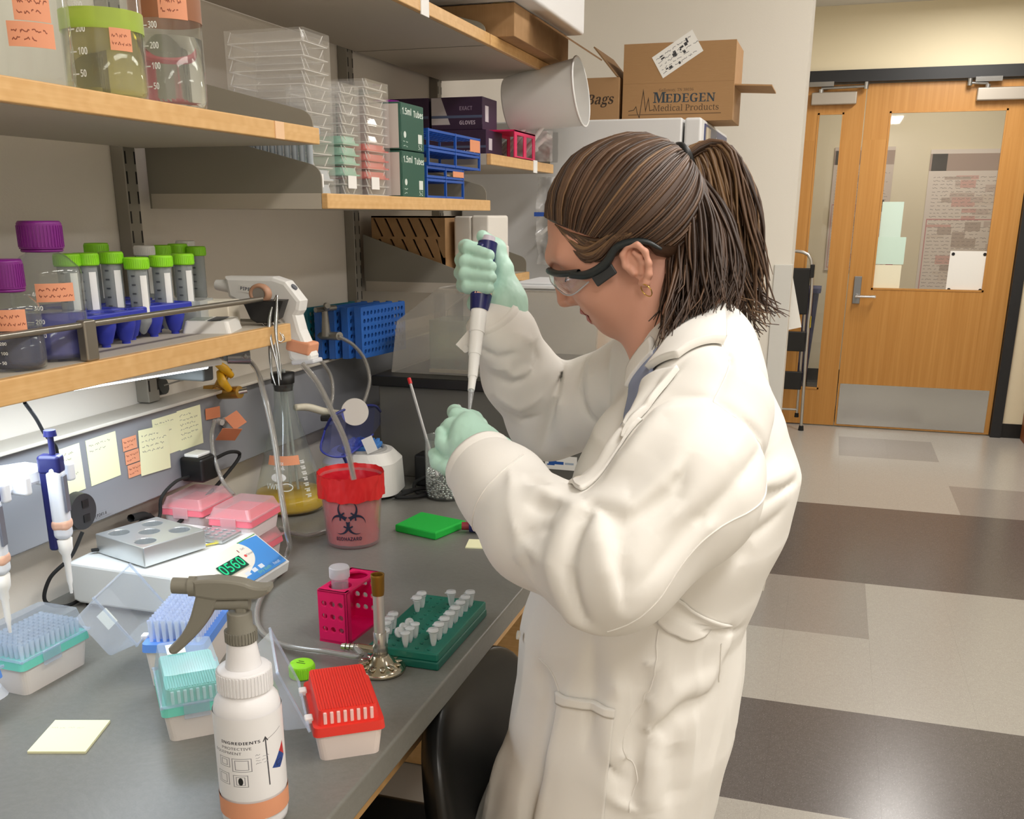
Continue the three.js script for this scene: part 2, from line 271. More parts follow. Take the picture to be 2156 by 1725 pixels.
// brown post at the far right
solo('wood_cabinet', 'edge of a brown wooden cabinet past the door frame', 'cabinet', [bxc(1.36, 1.7, 0, 0.95, ZE + 0.02, ZE + 0.32, 0.004), bxc(1.35, 1.71, 0.95, 0.98, ZE + 0.01, ZE + 0.33, 0.004)], mat(0x8a4f26, 0.5));

// ---------- bench ----------
const BX = -0.451;   // front edge of the worktop
struct('bench_worktop', bxc(WX, BX, BY - 0.038, BY, 1.2, -3.02, 0.004), M.bench, null, null, 'dark grey epoxy lab worktop', 'worktop');
scene.getObjectByName('bench_worktop').userData = { label: 'dark grey epoxy resin lab bench worktop running along the wall', category: 'worktop' };
{
  const c = thing('bench_cabinet', 'oak base cabinets under the worktop with an open kneehole', 'cabinet');
  part(c, 'apron', bxc(BX - 0.085, BX - 0.06, BY - 0.13, BY - 0.05, 1.1, -3.0), M.oak, null, null, 'oak rail under the worktop edge');
  part(c, 'side_panel', bxc(WX + 0.02, BX - 0.04, 0.0, BY - 0.038, -0.02, -0.06), M.oak);
  part(c, 'side_panel', bxc(WX + 0.02, BX - 0.04, 0.0, BY - 0.038, -2.3, -2.34), M.oak);
  part(c, 'back_panel', bxc(WX + 0.02, WX + 0.04, 0, BY - 0.038, 1.1, -3.0), mat(0x3a342e, 0.8));
  for (const [z0, z1] of [[1.1, 0.56], [0.54, 0.0], [-2.35, -2.98]]) { const d = part(c, 'cabinet_door', bxc(BX - 0.1, BX - 0.075, 0.1, BY - 0.14, z0 - 0.004, z1 + 0.004, 0.003), M.oak); part(d, 'handle', bar([BX - 0.06, BY - 0.2, (z0 + z1) / 2 - 0.05], [BX - 0.06, BY - 0.2, (z0 + z1) / 2 + 0.05], 0.005), M.steel); }
}
// wall raceway
{
  const r = thing('wall_raceway', 'grey power raceway running along the wall above the bench', 'raceway');
  part(r, 'housing', bxc(WX, -1.12, 1.017, 1.172, 1.2, -3.0, 0.003), M.greyLam);
  part(r, 'top_ledge', bxc(WX, -1.105, 1.172, 1.178, 1.2, -3.0, 0.002), mat(0xc6c0b4, 0.5));
}
// ---------- wall standards and shelves ----------
const ST = { S1: -1.488, S2: -2.335, S3: -2.915 };
for (const [k, lab] of [['S1', 'slotted grey shelf upright on the wall behind the green capped tubes'], ['S2', 'slotted grey shelf upright on the wall above the blue racks'], ['S3', 'slotted grey shelf upright at the freezer end of the wall']]) {
  const t = thing('shelf_upright', lab, 'shelf upright', [WX, 0, ST[k]], 0, 'shelf uprights on the bench wall');
  part(t, 'channel', bxc(0, 0.026, 1.18, 2.5, -0.016, 0.016, 0.002), M.rail);
  const sl = []; for (let y = 1.2; y < 2.48; y += 0.032) { sl.push(bxc(0.0262, 0.0268, y, y + 0.02, -0.0135, -0.0105)); sl.push(bxc(0.0262, 0.0268, y, y + 0.02, 0.0105, 0.0135)); }
  part(t, 'slots', sl, M.black);
}
// shelf: x front, bottom and top height, z start and end; brackets at the given ends: [z, upstand, drop]
function shelf(label, xf, y0, y1, z0, z1, brackets) {
  const t = thing('wall_shelf', label, 'shelf', [0, 0, 0], 0, 'oak edged wall shelves');
  part(t, 'board', bxc(WX + 0.03, xf - 0.012, y0, y1, z0, z1), M.shelfGrey);
  part(t, 'front_edging', bxc(xf - 0.012, xf, y0, y1, z0, z1, 0.002), M.oak);
  for (const [z, up, down, reach] of brackets) {
    const s = new THREE.Shape(), xa = WX + 0.026, xb = xf - 0.01 - (reach || 0), yt = y1 + up, yb = y0 - down; s.moveTo(xa, yb); s.lineTo(xb - 0.01, down > 0.03 ? yb + down * 0.0 : yb); s.lineTo(xb, yb + 0.01); s.lineTo(xb, yt - 0.018); s.quadraticCurveTo(xb, yt, xb - 0.02, yt + 0.006); s.lineTo(xa, yt + (up > 0.01 ? 0.085 : 0)); s.closePath();
    part(t, 'bracket', extrude(s, 0.003).translate(0, 0, z - 0.0015), M.bracket);
  }
  return t;
}
const shA1 = shelf('upper oak edged shelf at the left holding the large media bottles', -0.797, 1.61, 1.635, -0.45, -1.508, [[-1.506, 0.022, 0]]);
const shA2 = shelf('lowest oak edged shelf at the left with the green capped tubes and steel rail', -0.87, 1.297, 1.327, -0.45, -1.508, [[-1.506, 0, 0.0]]);
const shB1 = shelf('middle oak edged shelf carrying the clear sleeves and green boxes', -0.8, 1.5125, 1.537, -1.53, -2.36, [[-1.532, 0.04, 0], [-2.358, 0.03, 0]]);
const shB2 = shelf('top oak edged shelf at the upper edge of the picture', -0.8, 1.877, 1.902, -1.53, -2.36, [[-2.358, 0.02, 0]]);
const shC2 = shelf('top oak edged shelf carrying the cardboard carton, next to the freezer', -0.8, 1.877, 1.902, -2.366, -2.93, [[-2.928, 0.02, 0]]);
const shC1 = shelf('oak edged shelf with the small pink tube rack', -0.8, 1.618, 1.643, -2.366, -2.93, [[-2.928, 0.05, 0]]);
const shC0 = shelf('lowest oak edged shelf behind the raised gloved hand', -0.87, 1.315, 1.34, -2.366, -2.93, [[-2.368, 0.03, 0.0], [-2.928, 0.04, 0]]);
part(shA1, 'tape_patch', bxc(-0.7975, -0.7955, 1.6105, 1.6345, -1.37, -1.395), mat(0xf2c9a0, 0.5));
part(shB2, 'label_tag', bxc(-0.8, -0.798, 1.872, 1.905, -1.945, -1.985), mat(0xf6f5f2, 0.6), null, null, 'white label tag');
part(shC1, 'label_tag', bxc(-0.8, -0.798, 1.613, 1.645, -2.72, -2.755), mat(0xf6f5f2, 0.6), null, null, 'white label tag');
// steel rail on the lowest shelf
{
  const rl = mat(0x9a958c, 0.3, { metalness: 0.8 });
  part(shA2, 'guard_rail', bar([-0.882, 1.372, -0.45], [-0.882, 1.372, -1.44], 0.0042, 10), rl, null, null, 'thin steel guard rail');
  for (const z of [-0.62, -1.03]) part(shA2, 'rail_post', bxc(-0.889, -0.875, 1.327, 1.378, z - 0.011, z + 0.011, 0.003), rl);
}
// lamp under the lowest shelf
{
  const t = thing('under_shelf_lamp', 'bright white task lamp under the lowest shelf', 'lamp', [-0.985, 1.2965, -1.02]); t.rotation.x = -0.045;
  part(t, 'housing', box(0.11, 0.01, 0.74, 0.003), M.white, [0, -0.005, 0]);
  part(t, 'diffuser', box(0.085, 0.006, 0.7, 0.003), mat(0xffffff, 0.5, { emissive: LAMP_COOL, emissiveIntensity: 7 }), [0, -0.012, 0]);
  part(t, 'end_cap', box(0.09, 0.04, 0.03, 0.004), mat(0x4a4d4c, 0.5), [-0.03, -0.02, -0.388]);
  const L = new THREE.RectAreaLight(LAMP_COOL, 8.5, 0.085, 0.7); L.position.set(-0.985, 1.256, -1.02); L.rotation.x = -PI / 2; scene.add(L);
}
// freezer
{
  const t = thing('freezer', 'tall white upright freezer at the end of the bench behind her head', 'freezer');
  const wh = mat(0xe6e6e6, 0.4);
  part(t, 'body', bxc(WX + 0.04, -0.452, 0.05, 1.772, -3.05, -3.76, 0.006), wh);
  part(t, 'door', bxc(-0.446, -0.398, 0.12, 1.685, -3.055, -3.755, 0.012), wh);
  const h = part(t, 'control_header', bxc(-0.446, -0.397, 1.692, 1.772, -3.055, -3.755, 0.008), wh);
  part(h, 'control_panel', bxc(-0.398, -0.394, 1.705, 1.76, -3.12, -3.72), mat(0x3a4370, 0.35), null, null, 'dark blue control panel');
  part(h, 'display_window', bxc(-0.395, -0.392, 1.715, 1.752, -3.14, -3.24), mat(0xc9b9a0, 0.3));
  part(h, 'indicator_light', at(cyl(0.008, 0.008, 0.003, 12), -0.393, 1.733, -3.4, 0, 0, PI / 2), M.white);
  part(t, 'handle', bar([-0.375, 0.9, -3.12], [-0.375, 1.4, -3.12], 0.012, 10), M.grey);
  for (const [x, z] of [[-1.05, -3.1], [-1.05, -3.7], [-0.5, -3.1], [-0.5, -3.7]]) part(t, 'foot', cyl(0.02, 0.02, 0.05, 12), M.rubber, [x, 0, z]);
}

// ---------- tip boxes ----------
const lidMat = mat(0xf0f5fc, 0.2, { transmission: 0.84, thickness: 0, ior: 1.4 });
const lidPink = mat(0xfbe6ea, 0.2, { transmission: 0.72, thickness: 0, ior: 1.4 });
function openShell(w0, d0, w1, d1, h, r = 0.006) { // five sided clear cover, open below, with a lip
  const o = frustum(w0, d0, w1, d1, h, r), i = frustum(w0 - 0.002, d0 - 0.002, w1 - 0.002, d1 - 0.002, h - 0.001, r);
  const strip = (g, flip) => { const p = g.attributes.position, keep = []; for (let t = 0; t < p.count; t += 3) { const low = p.getY(t) < 1e-6 && p.getY(t + 1) < 1e-6 && p.getY(t + 2) < 1e-6; if (!low) for (const q of flip ? [0, 2, 1] : [0, 1, 2]) keep.push(p.getX(t + q), p.getY(t + q), p.getZ(t + q)); } const n = new THREE.BufferGeometry(); n.setAttribute('position', new THREE.Float32BufferAttribute(keep, 3)); n.computeVertexNormals(); n.setAttribute('uv', new THREE.Float32BufferAttribute(new Float32Array(keep.length / 3 * 2), 2)); return n; };
  const lip = []; for (const s of [-1, 1]) { lip.push(at(box(w0 + 0.004, 0.003, 0.002), 0, 0.0015, s * d0 / 2)); lip.push(at(box(0.002, 0.003, d0 + 0.004), s * w0 / 2, 0.0015, 0)); }
  return merge([strip(o), ...lip]);
}
// o: w, d footprint at the rim, base height, rim colour, lid: 'closed' | angle of an open lid hinged at -x, lidH, tips: height of the tips over the deck
function tipBox(label, pos, turn, o) {
  const t = thing('tip_box', label, 'tip box', pos, turn, o.group), { w, d, h } = o;
  part(t, 'base', frustum(w - 0.014, d - 0.014, w - 0.006, d - 0.006, h, 0.008), mat(o.base || 0xe9e2dc, 0.4));
  part(t, 'rim', [frustum(w, d, w - 0.002, d - 0.002, 0.011, 0.007).translate(0, h, 0)], mat(o.color, 0.4));
  const deck = h + 0.011;
  if (o.grid) { // raised grid of the coloured deck
    part(t, 'deck_grid', [at(frustum(w - 0.012, d - 0.012, w - 0.016, d - 0.016, o.grid, 0.006), 0, deck, 0)], mat(o.color, 0.4));
    const ribs = []; for (let i = 0; i < 20; i++) ribs.push(at(box(0.0018, 0.0016, d - 0.02), (i - 9.5) * (w - 0.02) / 20, deck + o.grid + 0.0004, 0)); part(t, 'deck_ribs', ribs, mat(o.color, 0.35));
    const sl = []; for (let i = 0; i < 8; i++) sl.push(at(box((w - 0.03) / 13, o.grid * 0.82, 0.003, 0.001), (i - 3.5) * (w - 0.022) / 8, deck + o.grid * 0.5, d / 2 - 0.0068)); part(t, 'deck_slots', sl, mat(o.slot || 0xf7c9c4, 0.4));
  }
  if (o.tips) {
    const tg = [], c = new THREE.CylinderGeometry(0.0034, 0.0026, o.tips, 8, 1, true).translate(0, o.tips / 2, 0), ring = new THREE.CylinderGeometry(0.0038, 0.0038, 0.003, 8, 1, true).translate(0, o.tips - 0.002, 0);
    for (let i = 0; i < 8; i++) for (let j = 0; j < 12; j++) { const x = (i - 3.5) * (w - 0.014) / 8, z = (j - 5.5) * (d - 0.016) / 12; tg.push(c.clone().translate(x, deck, z), ring.clone().translate(x, deck, z)); }
    const p = part(t, 'pipette_tips', tg, mat(o.tipColor || 0xe6f1fb, 0.25, { transmission: 0.3, thickness: 0, ior: 1.4 })); p.userData.kind = 'stuff';
  }
  const lm = o.lidMat || lidMat, lg = openShell(w - 0.002, d - 0.002, w - 0.016, d - 0.016, o.lidH);
  if (o.lid === 'closed') {
    const l = part(t, 'lid', lg, lm, [0, deck + 0.0005, 0], null, 'clear hinged lid');
    part(l, 'clasp', [at(box(0.03, 0.02, 0.003, 0.001), 0, -0.006, 0, 0, 0, 0).translate(0, 0, d / 2 + 0.002)].map(g => o.claspX ? g.translate(0, 0, -d / 2 - 0.002).rotateY(PI / 2).translate(w / 2 + 0.002, 0, o.claspX) : g), lm);
    if (o.sticker) part(l, 'paper_sticker', at(box(0.022, 0.0008, 0.03), ...o.sticker), mat(0xe8f6f2, 0.7));
  } else {
    const pv = lg.clone().translate(w / 2, 0.0005, 0);
    const l = part(t, 'lid', pv, lm, [-w / 2 - 0.002, deck, 0], [0, 0, o.lid], 'clear lid swung open');
    for (const s of [-1, 1]) part(t, 'hinge', at(box(0.01, 0.008, 0.012, 0.002), -w / 2 - 0.002, deck, s * d * 0.28), mat(0xf0ece8, 0.4));
    if (o.lidNote) { part(l, 'paper_sticker', at(box(0.024, 0.0006, 0.032), w * 0.55, o.lidH + 0.0012, 0.0), mat(0xf1ecd2, 0.8)); }
  }
  return t;
}
const TEAL = 0x76d8c4, BLUE = 0x5f93e8, PINK = 0xf47c8c, RED = 0xe8382c;
const red = tipBox('tip box with a ridged red deck and white base at the bench edge', [-0.5165, BY, -0.962], 0.6, { w: 0.083, d: 0.128, h: 0.034, color: RED, base: 0xeee0da, grid: 0.018, lid: 1.95, lidH: 0.026 });
tipBox('closed teal tip box with a clear lid, in front of the open blue one', [-0.7135, BY, -0.94], 0.72, { w: 0.08, d: 0.118, h: 0.036, color: TEAL, lid: 'closed', lidH: 0.038, grid: 0.02, slot: 0xc4efe7, sticker: [-0.012, 0.0395, -0.022] });
tipBox('closed teal tip box full of clear tips under the hanging pipettes', [-0.988, BY, -0.978], -0.04, { w: 0.084, d: 0.122, h: 0.038, color: TEAL, lid: 'closed', lidH: 0.034, tips: 0.02, claspX: 0.012 });
tipBox('open tip box with a blue rim and tall rows of pale blue tips', [-0.802, BY, -1.062], 0.31, { w: 0.084, d: 0.13, h: 0.052, color: BLUE, tips: 0.03, tipColor: 0xe4eeff, lid: 2.2, lidH: 0.045, lidNote: true });
tipBox('blue rimmed tip box cut off by the left edge of the picture', [-0.975, BY, -0.815], 0.1, { w: 0.082, d: 0.122, h: 0.052, color: BLUE, lid: 'closed', lidH: 0.03, tips: 0.016 });
for (const [x, z, a, y, lab] of [[-0.967, -1.475, 0.02, 0, 'lower pink tip box of the stack beside the heat block'], [-0.967, -1.475, 0.05, 0.056, 'upper pink tip box of the stack beside the flask'], [-1.085, -1.505, 0.06, 0, 'lower pink tip box of the stack by the wall'], [-1.085, -1.505, 0.04, 0.056, 'upper pink tip box of the stack by the wall, behind the heat block']])
  tipBox(lab, [x, BY + y, z], a, { w: 0.086, d: 0.114, h: 0.026, color: PINK, base: 0xeadfe0, lid: 'closed', lidH: 0.0185, lidMat: lidPink, grid: 0.004, slot: 0xf47c8c, group: 'stacked pink tip boxes' });

// ---------- heat block ----------
{
  const t = thing('heat_block', 'white dry bath heat block with a green digital display', 'heat block');
  const z0 = -1.195, z1 = -1.435, prof = poly([[-1.112, 0.912], [-1.114, 0.975], [-0.925, 0.972], [-0.858, 0.925], [-0.862, 0.908], [-1.10, 0.908]]);
  const wm = mat(0xe8ebea, 0.38), sh = extrude(prof, z0 - z1, 0.004).translate(0, 0, z1);
  part(t, 'housing', sh, wm);
  part(t, 'base_plate', bxc(-1.1, -0.88, 0.9, 0.909, z0 - 0.012, z1 + 0.012), M.black);
  const ang = Math.atan2(0.972 - 0.925, 0.925 - 0.858), px = -0.8915, py = 0.9485;
  const ptex = canvasTex(768, 320, (x, w, h) => {
    x.fillStyle = '#f0e9dc'; x.fillRect(0, 0, w, h); x.fillStyle = '#4a93dc'; x.beginPath(); x.moveTo(w, 20); x.lineTo(w - 190, 0); x.quadraticCurveTo(w - 90, 120, w - 230, 210); x.quadraticCurveTo(330, 300, 250, h); x.lineTo(w, h); x.fill();
    x.fillStyle = '#5aa05a'; x.fillRect(w - 190, 0, 190, 8); x.fillStyle = '#4a93dc'; x.fillRect(0, h * 0.35, 60, h); x.fillStyle = '#f0e9dc'; x.fillRect(30, h * 0.2, 60, h);
    x.textAlign = 'center';
    x.fillStyle = '#55524c'; x.font = '26px sans-serif'; x.fillText('Set', 570, 70); x.fillText('Timer', 585, 130); x.fillStyle = '#e0504a'; x.beginPath(); x.arc(540, 122, 12, 0, 7); x.fill(); x.fillStyle = '#8a2f2a'; x.fillRect(520, 50, 8, 26);
    x.fillStyle = '#dfe6ee'; for (const q of [400, 470, 540]) x.fillRect(q, 235, 44, 34); x.fillStyle = '#7ab648'; x.fillRect(175, 150, 22, 22);
    x.fillStyle = '#8fd6a0'; x.font = '34px sans-serif'; x.fillText('Dry Bath', 560, 300); x.fillStyle = '#e8f0ff'; x.fillText('heat', 690, 300);
  });
  const panel = part(t, 'control_panel', new THREE.PlaneGeometry(0.222, 0.074).rotateX(-PI / 2 + ang).rotateY(PI / 2).translate(px + 0.0016, py + 0.0018, (z0 + z1) / 2), mat(0xffffff, 0.35, { map: ptex, side: THREE.DoubleSide }), null, null, 'printed control panel with green digits');
  const dig = part(panel, 'display', new THREE.PlaneGeometry(0.066, 0.024).rotateX(-PI / 2 + ang).rotateY(PI / 2).translate(px + 0.0004, py + 0.0052, (z0 + z1) / 2 + 0.003), mat(0x000000, 0.4, { emissive: 0xffffff, emissiveIntensity: 1.0, side: THREE.DoubleSide, emissiveMap: canvasTex(256, 96, (x, w, h) => { x.fillStyle = '#0d4a38'; x.fillRect(0, 0, w, h); x.fillStyle = '#1ff5a6'; x.font = 'bold 104px monospace'; x.textAlign = 'center'; x.fillText('0560', w / 2, 80); }) }));
  const al = mat(0xd8dcde, 0.28, { metalness: 0.75 });
  const s = rrect(0.126, 0.118, 0.003); for (const [x, y] of [[-0.036, 0.03], [0.03, 0.034], [-0.003, 0.0], [-0.038, -0.032], [0.034, -0.034]]) hole(s, x, y, 0.0165);
  const b = part(t, 'metal_block', extrude(s, 0.032, 0.0015, 14).rotateX(-PI / 2), al, [-1.024, 0.976, -1.286], [0, -0.3, 0], 'silver aluminium tube block');
  part(b, 'well_floor', at(box(0.12, 0.004, 0.112), 0, 0.003, 0), mat(0xa9acad, 0.3, { metalness: 0.8 }));
  const w2 = rrect(0.07, 0.06, 0.002); for (let i = 0; i < 4; i++) for (let j = 0; j < 4; j++) hole(w2, (i - 1.5) * 0.016, (j - 1.5) * 0.0135, 0.0048);
  part(t, 'well_insert', extrude(w2, 0.006, 0.0008, 8).rotateX(-PI / 2), al, [-0.97, 0.975, -1.382], [0, 0, 0], 'small silver insert with tube wells');
  part(t, 'caution_sticker', box(0.034, 0.0008, 0.006), mat(0xead94a, 0.6), [-0.955, 0.9755, -1.34], [0, 0.9, 0], 'yellow sticker');
}
// ---------- spray bottle ----------
{
  const t = thing('spray_bottle', 'white spray bottle with a grey trigger head and an orange tape band', 'spray bottle', [-0.525, BY, -0.777], 0.306); t.scale.setScalar(0.915);
  const wp = mat(0xefeef0, 0.35), gt = mat(0x868378, 0.45);
  const lab = canvasTex(1024, 640, (x, w, h) => {
    x.fillStyle = '#f1f0f1'; x.fillRect(0, 0, w, h); const X = w * 0.75; x.fillStyle = '#2c2c30'; x.textAlign = 'left';
    x.font = 'bold 30px sans-serif'; x.fillText('INGREDIENTS', X - 150, 190); x.font = '28px sans-serif'; x.fillText('PROTECTIVE', X - 150, 232); x.fillText('EQUIPMENT', X - 200, 268);
    x.strokeStyle = '#8d8c92'; x.lineWidth = 4; for (const [a, b, c, d] of [[-170, 300, 60, 70], [-95, 300, 92, 100], [-95, 430, 70, 90], [-190, 420, 70, 90]]) { x.strokeRect(X + a, b, c, d); x.strokeRect(X + a + 14, b + 14, c - 28, d - 28); }
    x.fillStyle = '#222'; x.beginPath(); x.ellipse(X - 60, 478, 12, 30, 0, 0, 7); x.fill();
    x.strokeStyle = '#3a3a40'; x.lineWidth = 6; x.beginPath(); x.moveTo(X + 78, 540); x.lineTo(X + 72, 165); x.stroke(); x.beginPath(); x.moveTo(X + 60, 190); x.lineTo(X + 72, 160); x.lineTo(X + 84, 190); x.stroke(); x.lineWidth = 3; x.beginPath(); x.moveTo(X + 84, 180); x.lineTo(X + 170, 140); x.stroke();
    scribble(x, X + 20, 280, 46, 4, 22, '#9a99a0', 3, 8); x.fillStyle = '#17408f'; x.beginPath(); x.moveTo(X + 150, 320); x.lineTo(X + 195, 380); x.lineTo(X + 150, 450); x.lineTo(X + 98, 420); x.fill(); x.fillStyle = '#c8282c'; x.beginPath(); x.moveTo(X + 150, 320); x.lineTo(X + 185, 260); x.lineTo(X + 195, 380); x.fill(); x.strokeStyle = '#10204a'; x.lineWidth = 5; x.strokeRect(X + 128, 385, 34, 34);
  });
  part(t, 'bottle', lathe([[0, 0.001], [0.03, 0], [0.0355, 0.004], [0.0365, 0.01], [0.0365, 0.03], [0.0365, 0.118], [0.0365, 0.142], [0.0345, 0.152], [0.029, 0.160], [0.0265, 0.163], [0.026, 0.17], [0, 0.17]], 48), wp);
  part(t, 'printed_label', new THREE.CylinderGeometry(0.0374, 0.0374, 0.1, 64, 1, true, 0, 2 * PI).translate(0, 0.093, 0).rotateY(1.865), mat(0xffffff, 0.35, { map: lab }));
  part(t, 'tape_band', new THREE.CylinderGeometry(0.038, 0.038, 0.022, 48, 1, true).translate(0, 0.03, 0), mat(0xe6a07a, 0.6, { side: THREE.DoubleSide }), null, null, 'orange tape band');
  const cp = []; for (let i = 0; i < 48; i++) { const a = i / 48 * 2 * PI; cp.push(at(box(0.0016, 0.022, 0.0016), Math.cos(a) * 0.0292, 0.176, Math.sin(a) * 0.0292, 0, -a)); }
  const col = part(t, 'screw_collar', [lathe([[0.0265, 0.164], [0.0292, 0.165], [0.0292, 0.187], [0.0275, 0.1895], [0.0195, 0.191]], 48), ...cp], wp, null, null, 'ribbed white collar');
  part(col, 'cone', lathe([[0.0195, 0.19], [0.0135, 0.232], [0.0125, 0.236]], 36), wp);
  const h = part(t, 'trigger_head', [lathe([[0, 0.229], [0.0155, 0.229], [0.0165, 0.232], [0.016, 0.243], [0.0135, 0.246], [0.013, 0.262], [0.011, 0.264], [0, 0.264]], 32), at(box(0.012, 0.02, 0.012, 0.003), 0.003, 0.27, 0)], gt, null, null, 'grey trigger sprayer');
  const rb = []; for (let i = 0; i < 32; i++) { const a = i / 32 * 2 * PI; rb.push(at(box(0.002, 0.012, 0.0016), Math.cos(a) * 0.0164, 0.2365, Math.sin(a) * 0.0164, 0, -a, 0)); }
  part(h, 'grip_ribs', rb, gt);
  const s = new THREE.Shape(); s.moveTo(-0.044, 0.283); s.lineTo(-0.044, 0.301); s.quadraticCurveTo(-0.01, 0.305, 0.012, 0.298); s.quadraticCurveTo(0.022, 0.292, 0.037, 0.295); s.lineTo(0.037, 0.289); s.quadraticCurveTo(0.026, 0.28, 0.016, 0.28); s.lineTo(-0.02, 0.279); s.closePath();
  part(h, 'shroud', extrude(s, 0.02, 0.003, 10).translate(0, 0, -0.01), gt);
  part(h, 'pump_barrel', bar([-0.026, 0.273, 0], [0.012, 0.273, 0], 0.0075, 14), gt);
  part(h, 'nozzle', [bar([-0.068, 0.293, 0], [-0.047, 0.292, 0], 0.0088, 12), bar([-0.05, 0.292, 0], [-0.043, 0.292, 0], 0.0115, 8)], gt);
  const tr = new THREE.Shape(); tr.moveTo(-0.04, 0.292); tr.lineTo(-0.018, 0.29); tr.quadraticCurveTo(-0.022, 0.262, -0.048, 0.236); tr.quadraticCurveTo(-0.062, 0.222, -0.07, 0.216); tr.quadraticCurveTo(-0.078, 0.214, -0.078, 0.222); tr.quadraticCurveTo(-0.058, 0.24, -0.05, 0.262); tr.closePath();
  part(h, 'trigger', extrude(tr, 0.016, 0.003, 8).translate(0, 0, -0.008), gt);
  part(h, 'pivot_boss', at(cyl(0.011, 0.011, 0.024, 20), -0.026, 0.286, 0.012, -PI / 2).translate(0, 0, -0.024 + 0.012 + 0.012 - 0.012), gt);
  t.traverse(o => { if (o.name === 'trigger_head') o.position.y = -0.01; });
}
// ---------- small bench things ----------
{
  const c = thing('bottle_top', 'loose lime green screw cap behind the red tip box', 'screw cap', [-0.642, BY, -1.086]);
  const lime = mat(0x97e428, 0.4); part(c, 'shell', lathe([[0, 0], [0.0165, 0], [0.0172, 0.002], [0.0172, 0.017], [0.0155, 0.02], [0, 0.02]], 28), lime);
  const r = []; for (let i = 0; i < 40; i++) { const a = i / 40 * 2 * PI; r.push(at(box(0.0012, 0.014, 0.001), Math.cos(a) * 0.0172, 0.009, Math.sin(a) * 0.0172, 0, -a)); } part(c, 'grip_ribs', r, lime);
  part(c, 'pen_marks', [at(box(0.008, 0.0004, 0.0012), -0.002, 0.0203, -0.003), at(box(0.013, 0.0004, 0.0012), 0, 0.0203, 0.002)], mat(0x3c5a14, 0.7));
}
const noteTex = (rows, ink, y0 = 40, base = '#f1f0c6') => canvasTex(256, 256, (x, w, h) => { x.fillStyle = base; x.fillRect(0, 0, w, h); scribble(x, 24, y0, 200, rows, 30, ink, 3, 12); });
{
  const n = solo('sticky_note', 'blank looking cream sticky note lying on the bench in front', 'sticky note', box(0.068, 0.003, 0.075), mat(0xffffff, 0.8, { map: (() => { const t = noteTex(1, '#c9c8a6', 190); t.repeat.set(13, 13); t.offset.set(0.5, 0.5); return t; })() }), [-0.826, BY + 0.0016, -0.852], [0, 0.31, 0]);
  solo('sticky_note', 'cream sticky note on the bench just under her left sleeve', 'sticky note', box(0.06, 0.002, 0.05), M.sticky, [-0.592, BY + 0.001, -1.693], [0, 0.2, 0]);
}
// bunsen burner and its gas hose
{
  const t = thing('bunsen_burner', 'bunsen burner with a round nickel base and a brass tipped barrel', 'burner', [-0.547, BY, -1.135]);
  const ni = mat(0xc8c0ac, 0.18, { metalness: 1 });
  const b = part(t, 'base', lathe([[0, 0], [0.033, 0], [0.0345, 0.003], [0.0335, 0.007], [0.027, 0.0105], [0.018, 0.015], [0.012, 0.023], [0.0095, 0.025], [0, 0.025]], 40), ni);
  part(b, 'flute', Array.from({ length: 12 }, (_, i) => { const a = i / 12 * 2 * PI; return at(new THREE.SphereGeometry(0.0045, 10, 8).scale(1.9, 0.45, 1), Math.cos(a) * 0.0225, 0.0125, Math.sin(a) * 0.0225, 0, -a); }), ni);
  part(t, 'mixing_collar', lathe([[0, 0.022], [0.0105, 0.022], [0.0105, 0.038], [0.009, 0.04], [0.009, 0.058], [0, 0.058]], 24), mat(0xb5b2ab, 0.25, { metalness: 0.9 }));
  part(t, 'barrel', lathe([[0.0075, 0.05], [0.0078, 0.056], [0.0074, 0.115], [0.0062, 0.115]], 24), mat(0xcfc8c2, 0.3, { metalness: 0.7 }));
  part(t, 'flame_tip', lathe([[0.0078, 0.112], [0.0086, 0.118], [0.0092, 0.138], [0.0095, 0.142], [0.0075, 0.141], [0.0068, 0.118]], 18), mat(0x8a6420, 0.5, { metalness: 0.7 }), null, null, 'heat stained brass tip');
  const inl = [bar([-0.008, 0.031, 0.002], [-0.03, 0.033, 0.006], 0.0055, 12)]; for (let i = 0; i < 4; i++) inl.push(bar([-0.03 - i * 0.006, 0.033, 0.006 + i * 0.0012], [-0.0355 - i * 0.006, 0.0335, 0.007 + i * 0.0012], 0.006, 12, 0.0042));
  part(t, 'gas_inlet', inl, ni, null, null, 'barbed gas inlet'); part(t, 'valve_screw', [bar([-0.012, 0.018, 0.012], [-0.024, 0.013, 0.016], 0.004, 10)], ni);
}
const hoseMat = mat(0xe6e4e0, 0.1, { transmission: 0.82, thickness: 0, ior: 1.45 });
const hose = (label, pts, r, core) => { const t = thing('hose', label, 'tubing'); part(t, 'tube_wall', tube(pts, r, 90, 10), hoseMat); if (core) part(t, 'tube_bore', tube(pts, r * 0.55, 80, 8), mat(0xb9b5ac, 0.3, { transmission: 0.5, thickness: 0 })); return t; };
hose('clear gas hose running from the wall nozzle down across the bench to the burner', [[-0.9900, 1.2632, -1.5435], [-0.9850, 1.2466, -1.5613], [-0.8712, 1.2218, -1.4109], [-0.8374, 1.1518, -1.3772], [-0.8092, 1.0764, -1.3399], [-0.7914, 1.0286, -1.3193], [-0.8752, 0.9300, -1.4579], [-0.8763, 0.9080, -1.4308], [-0.8530, 0.9070, -1.3446], [-0.8130, 0.9070, -1.2497], [-0.7622, 0.9080, -1.1825], [-0.7034, 0.9100, -1.1471], [-0.6258, 0.9180, -1.1303], [-0.5585, 0.9340, -1.1014], [-0.581, 0.9335, -1.127]], 0.0048, true);
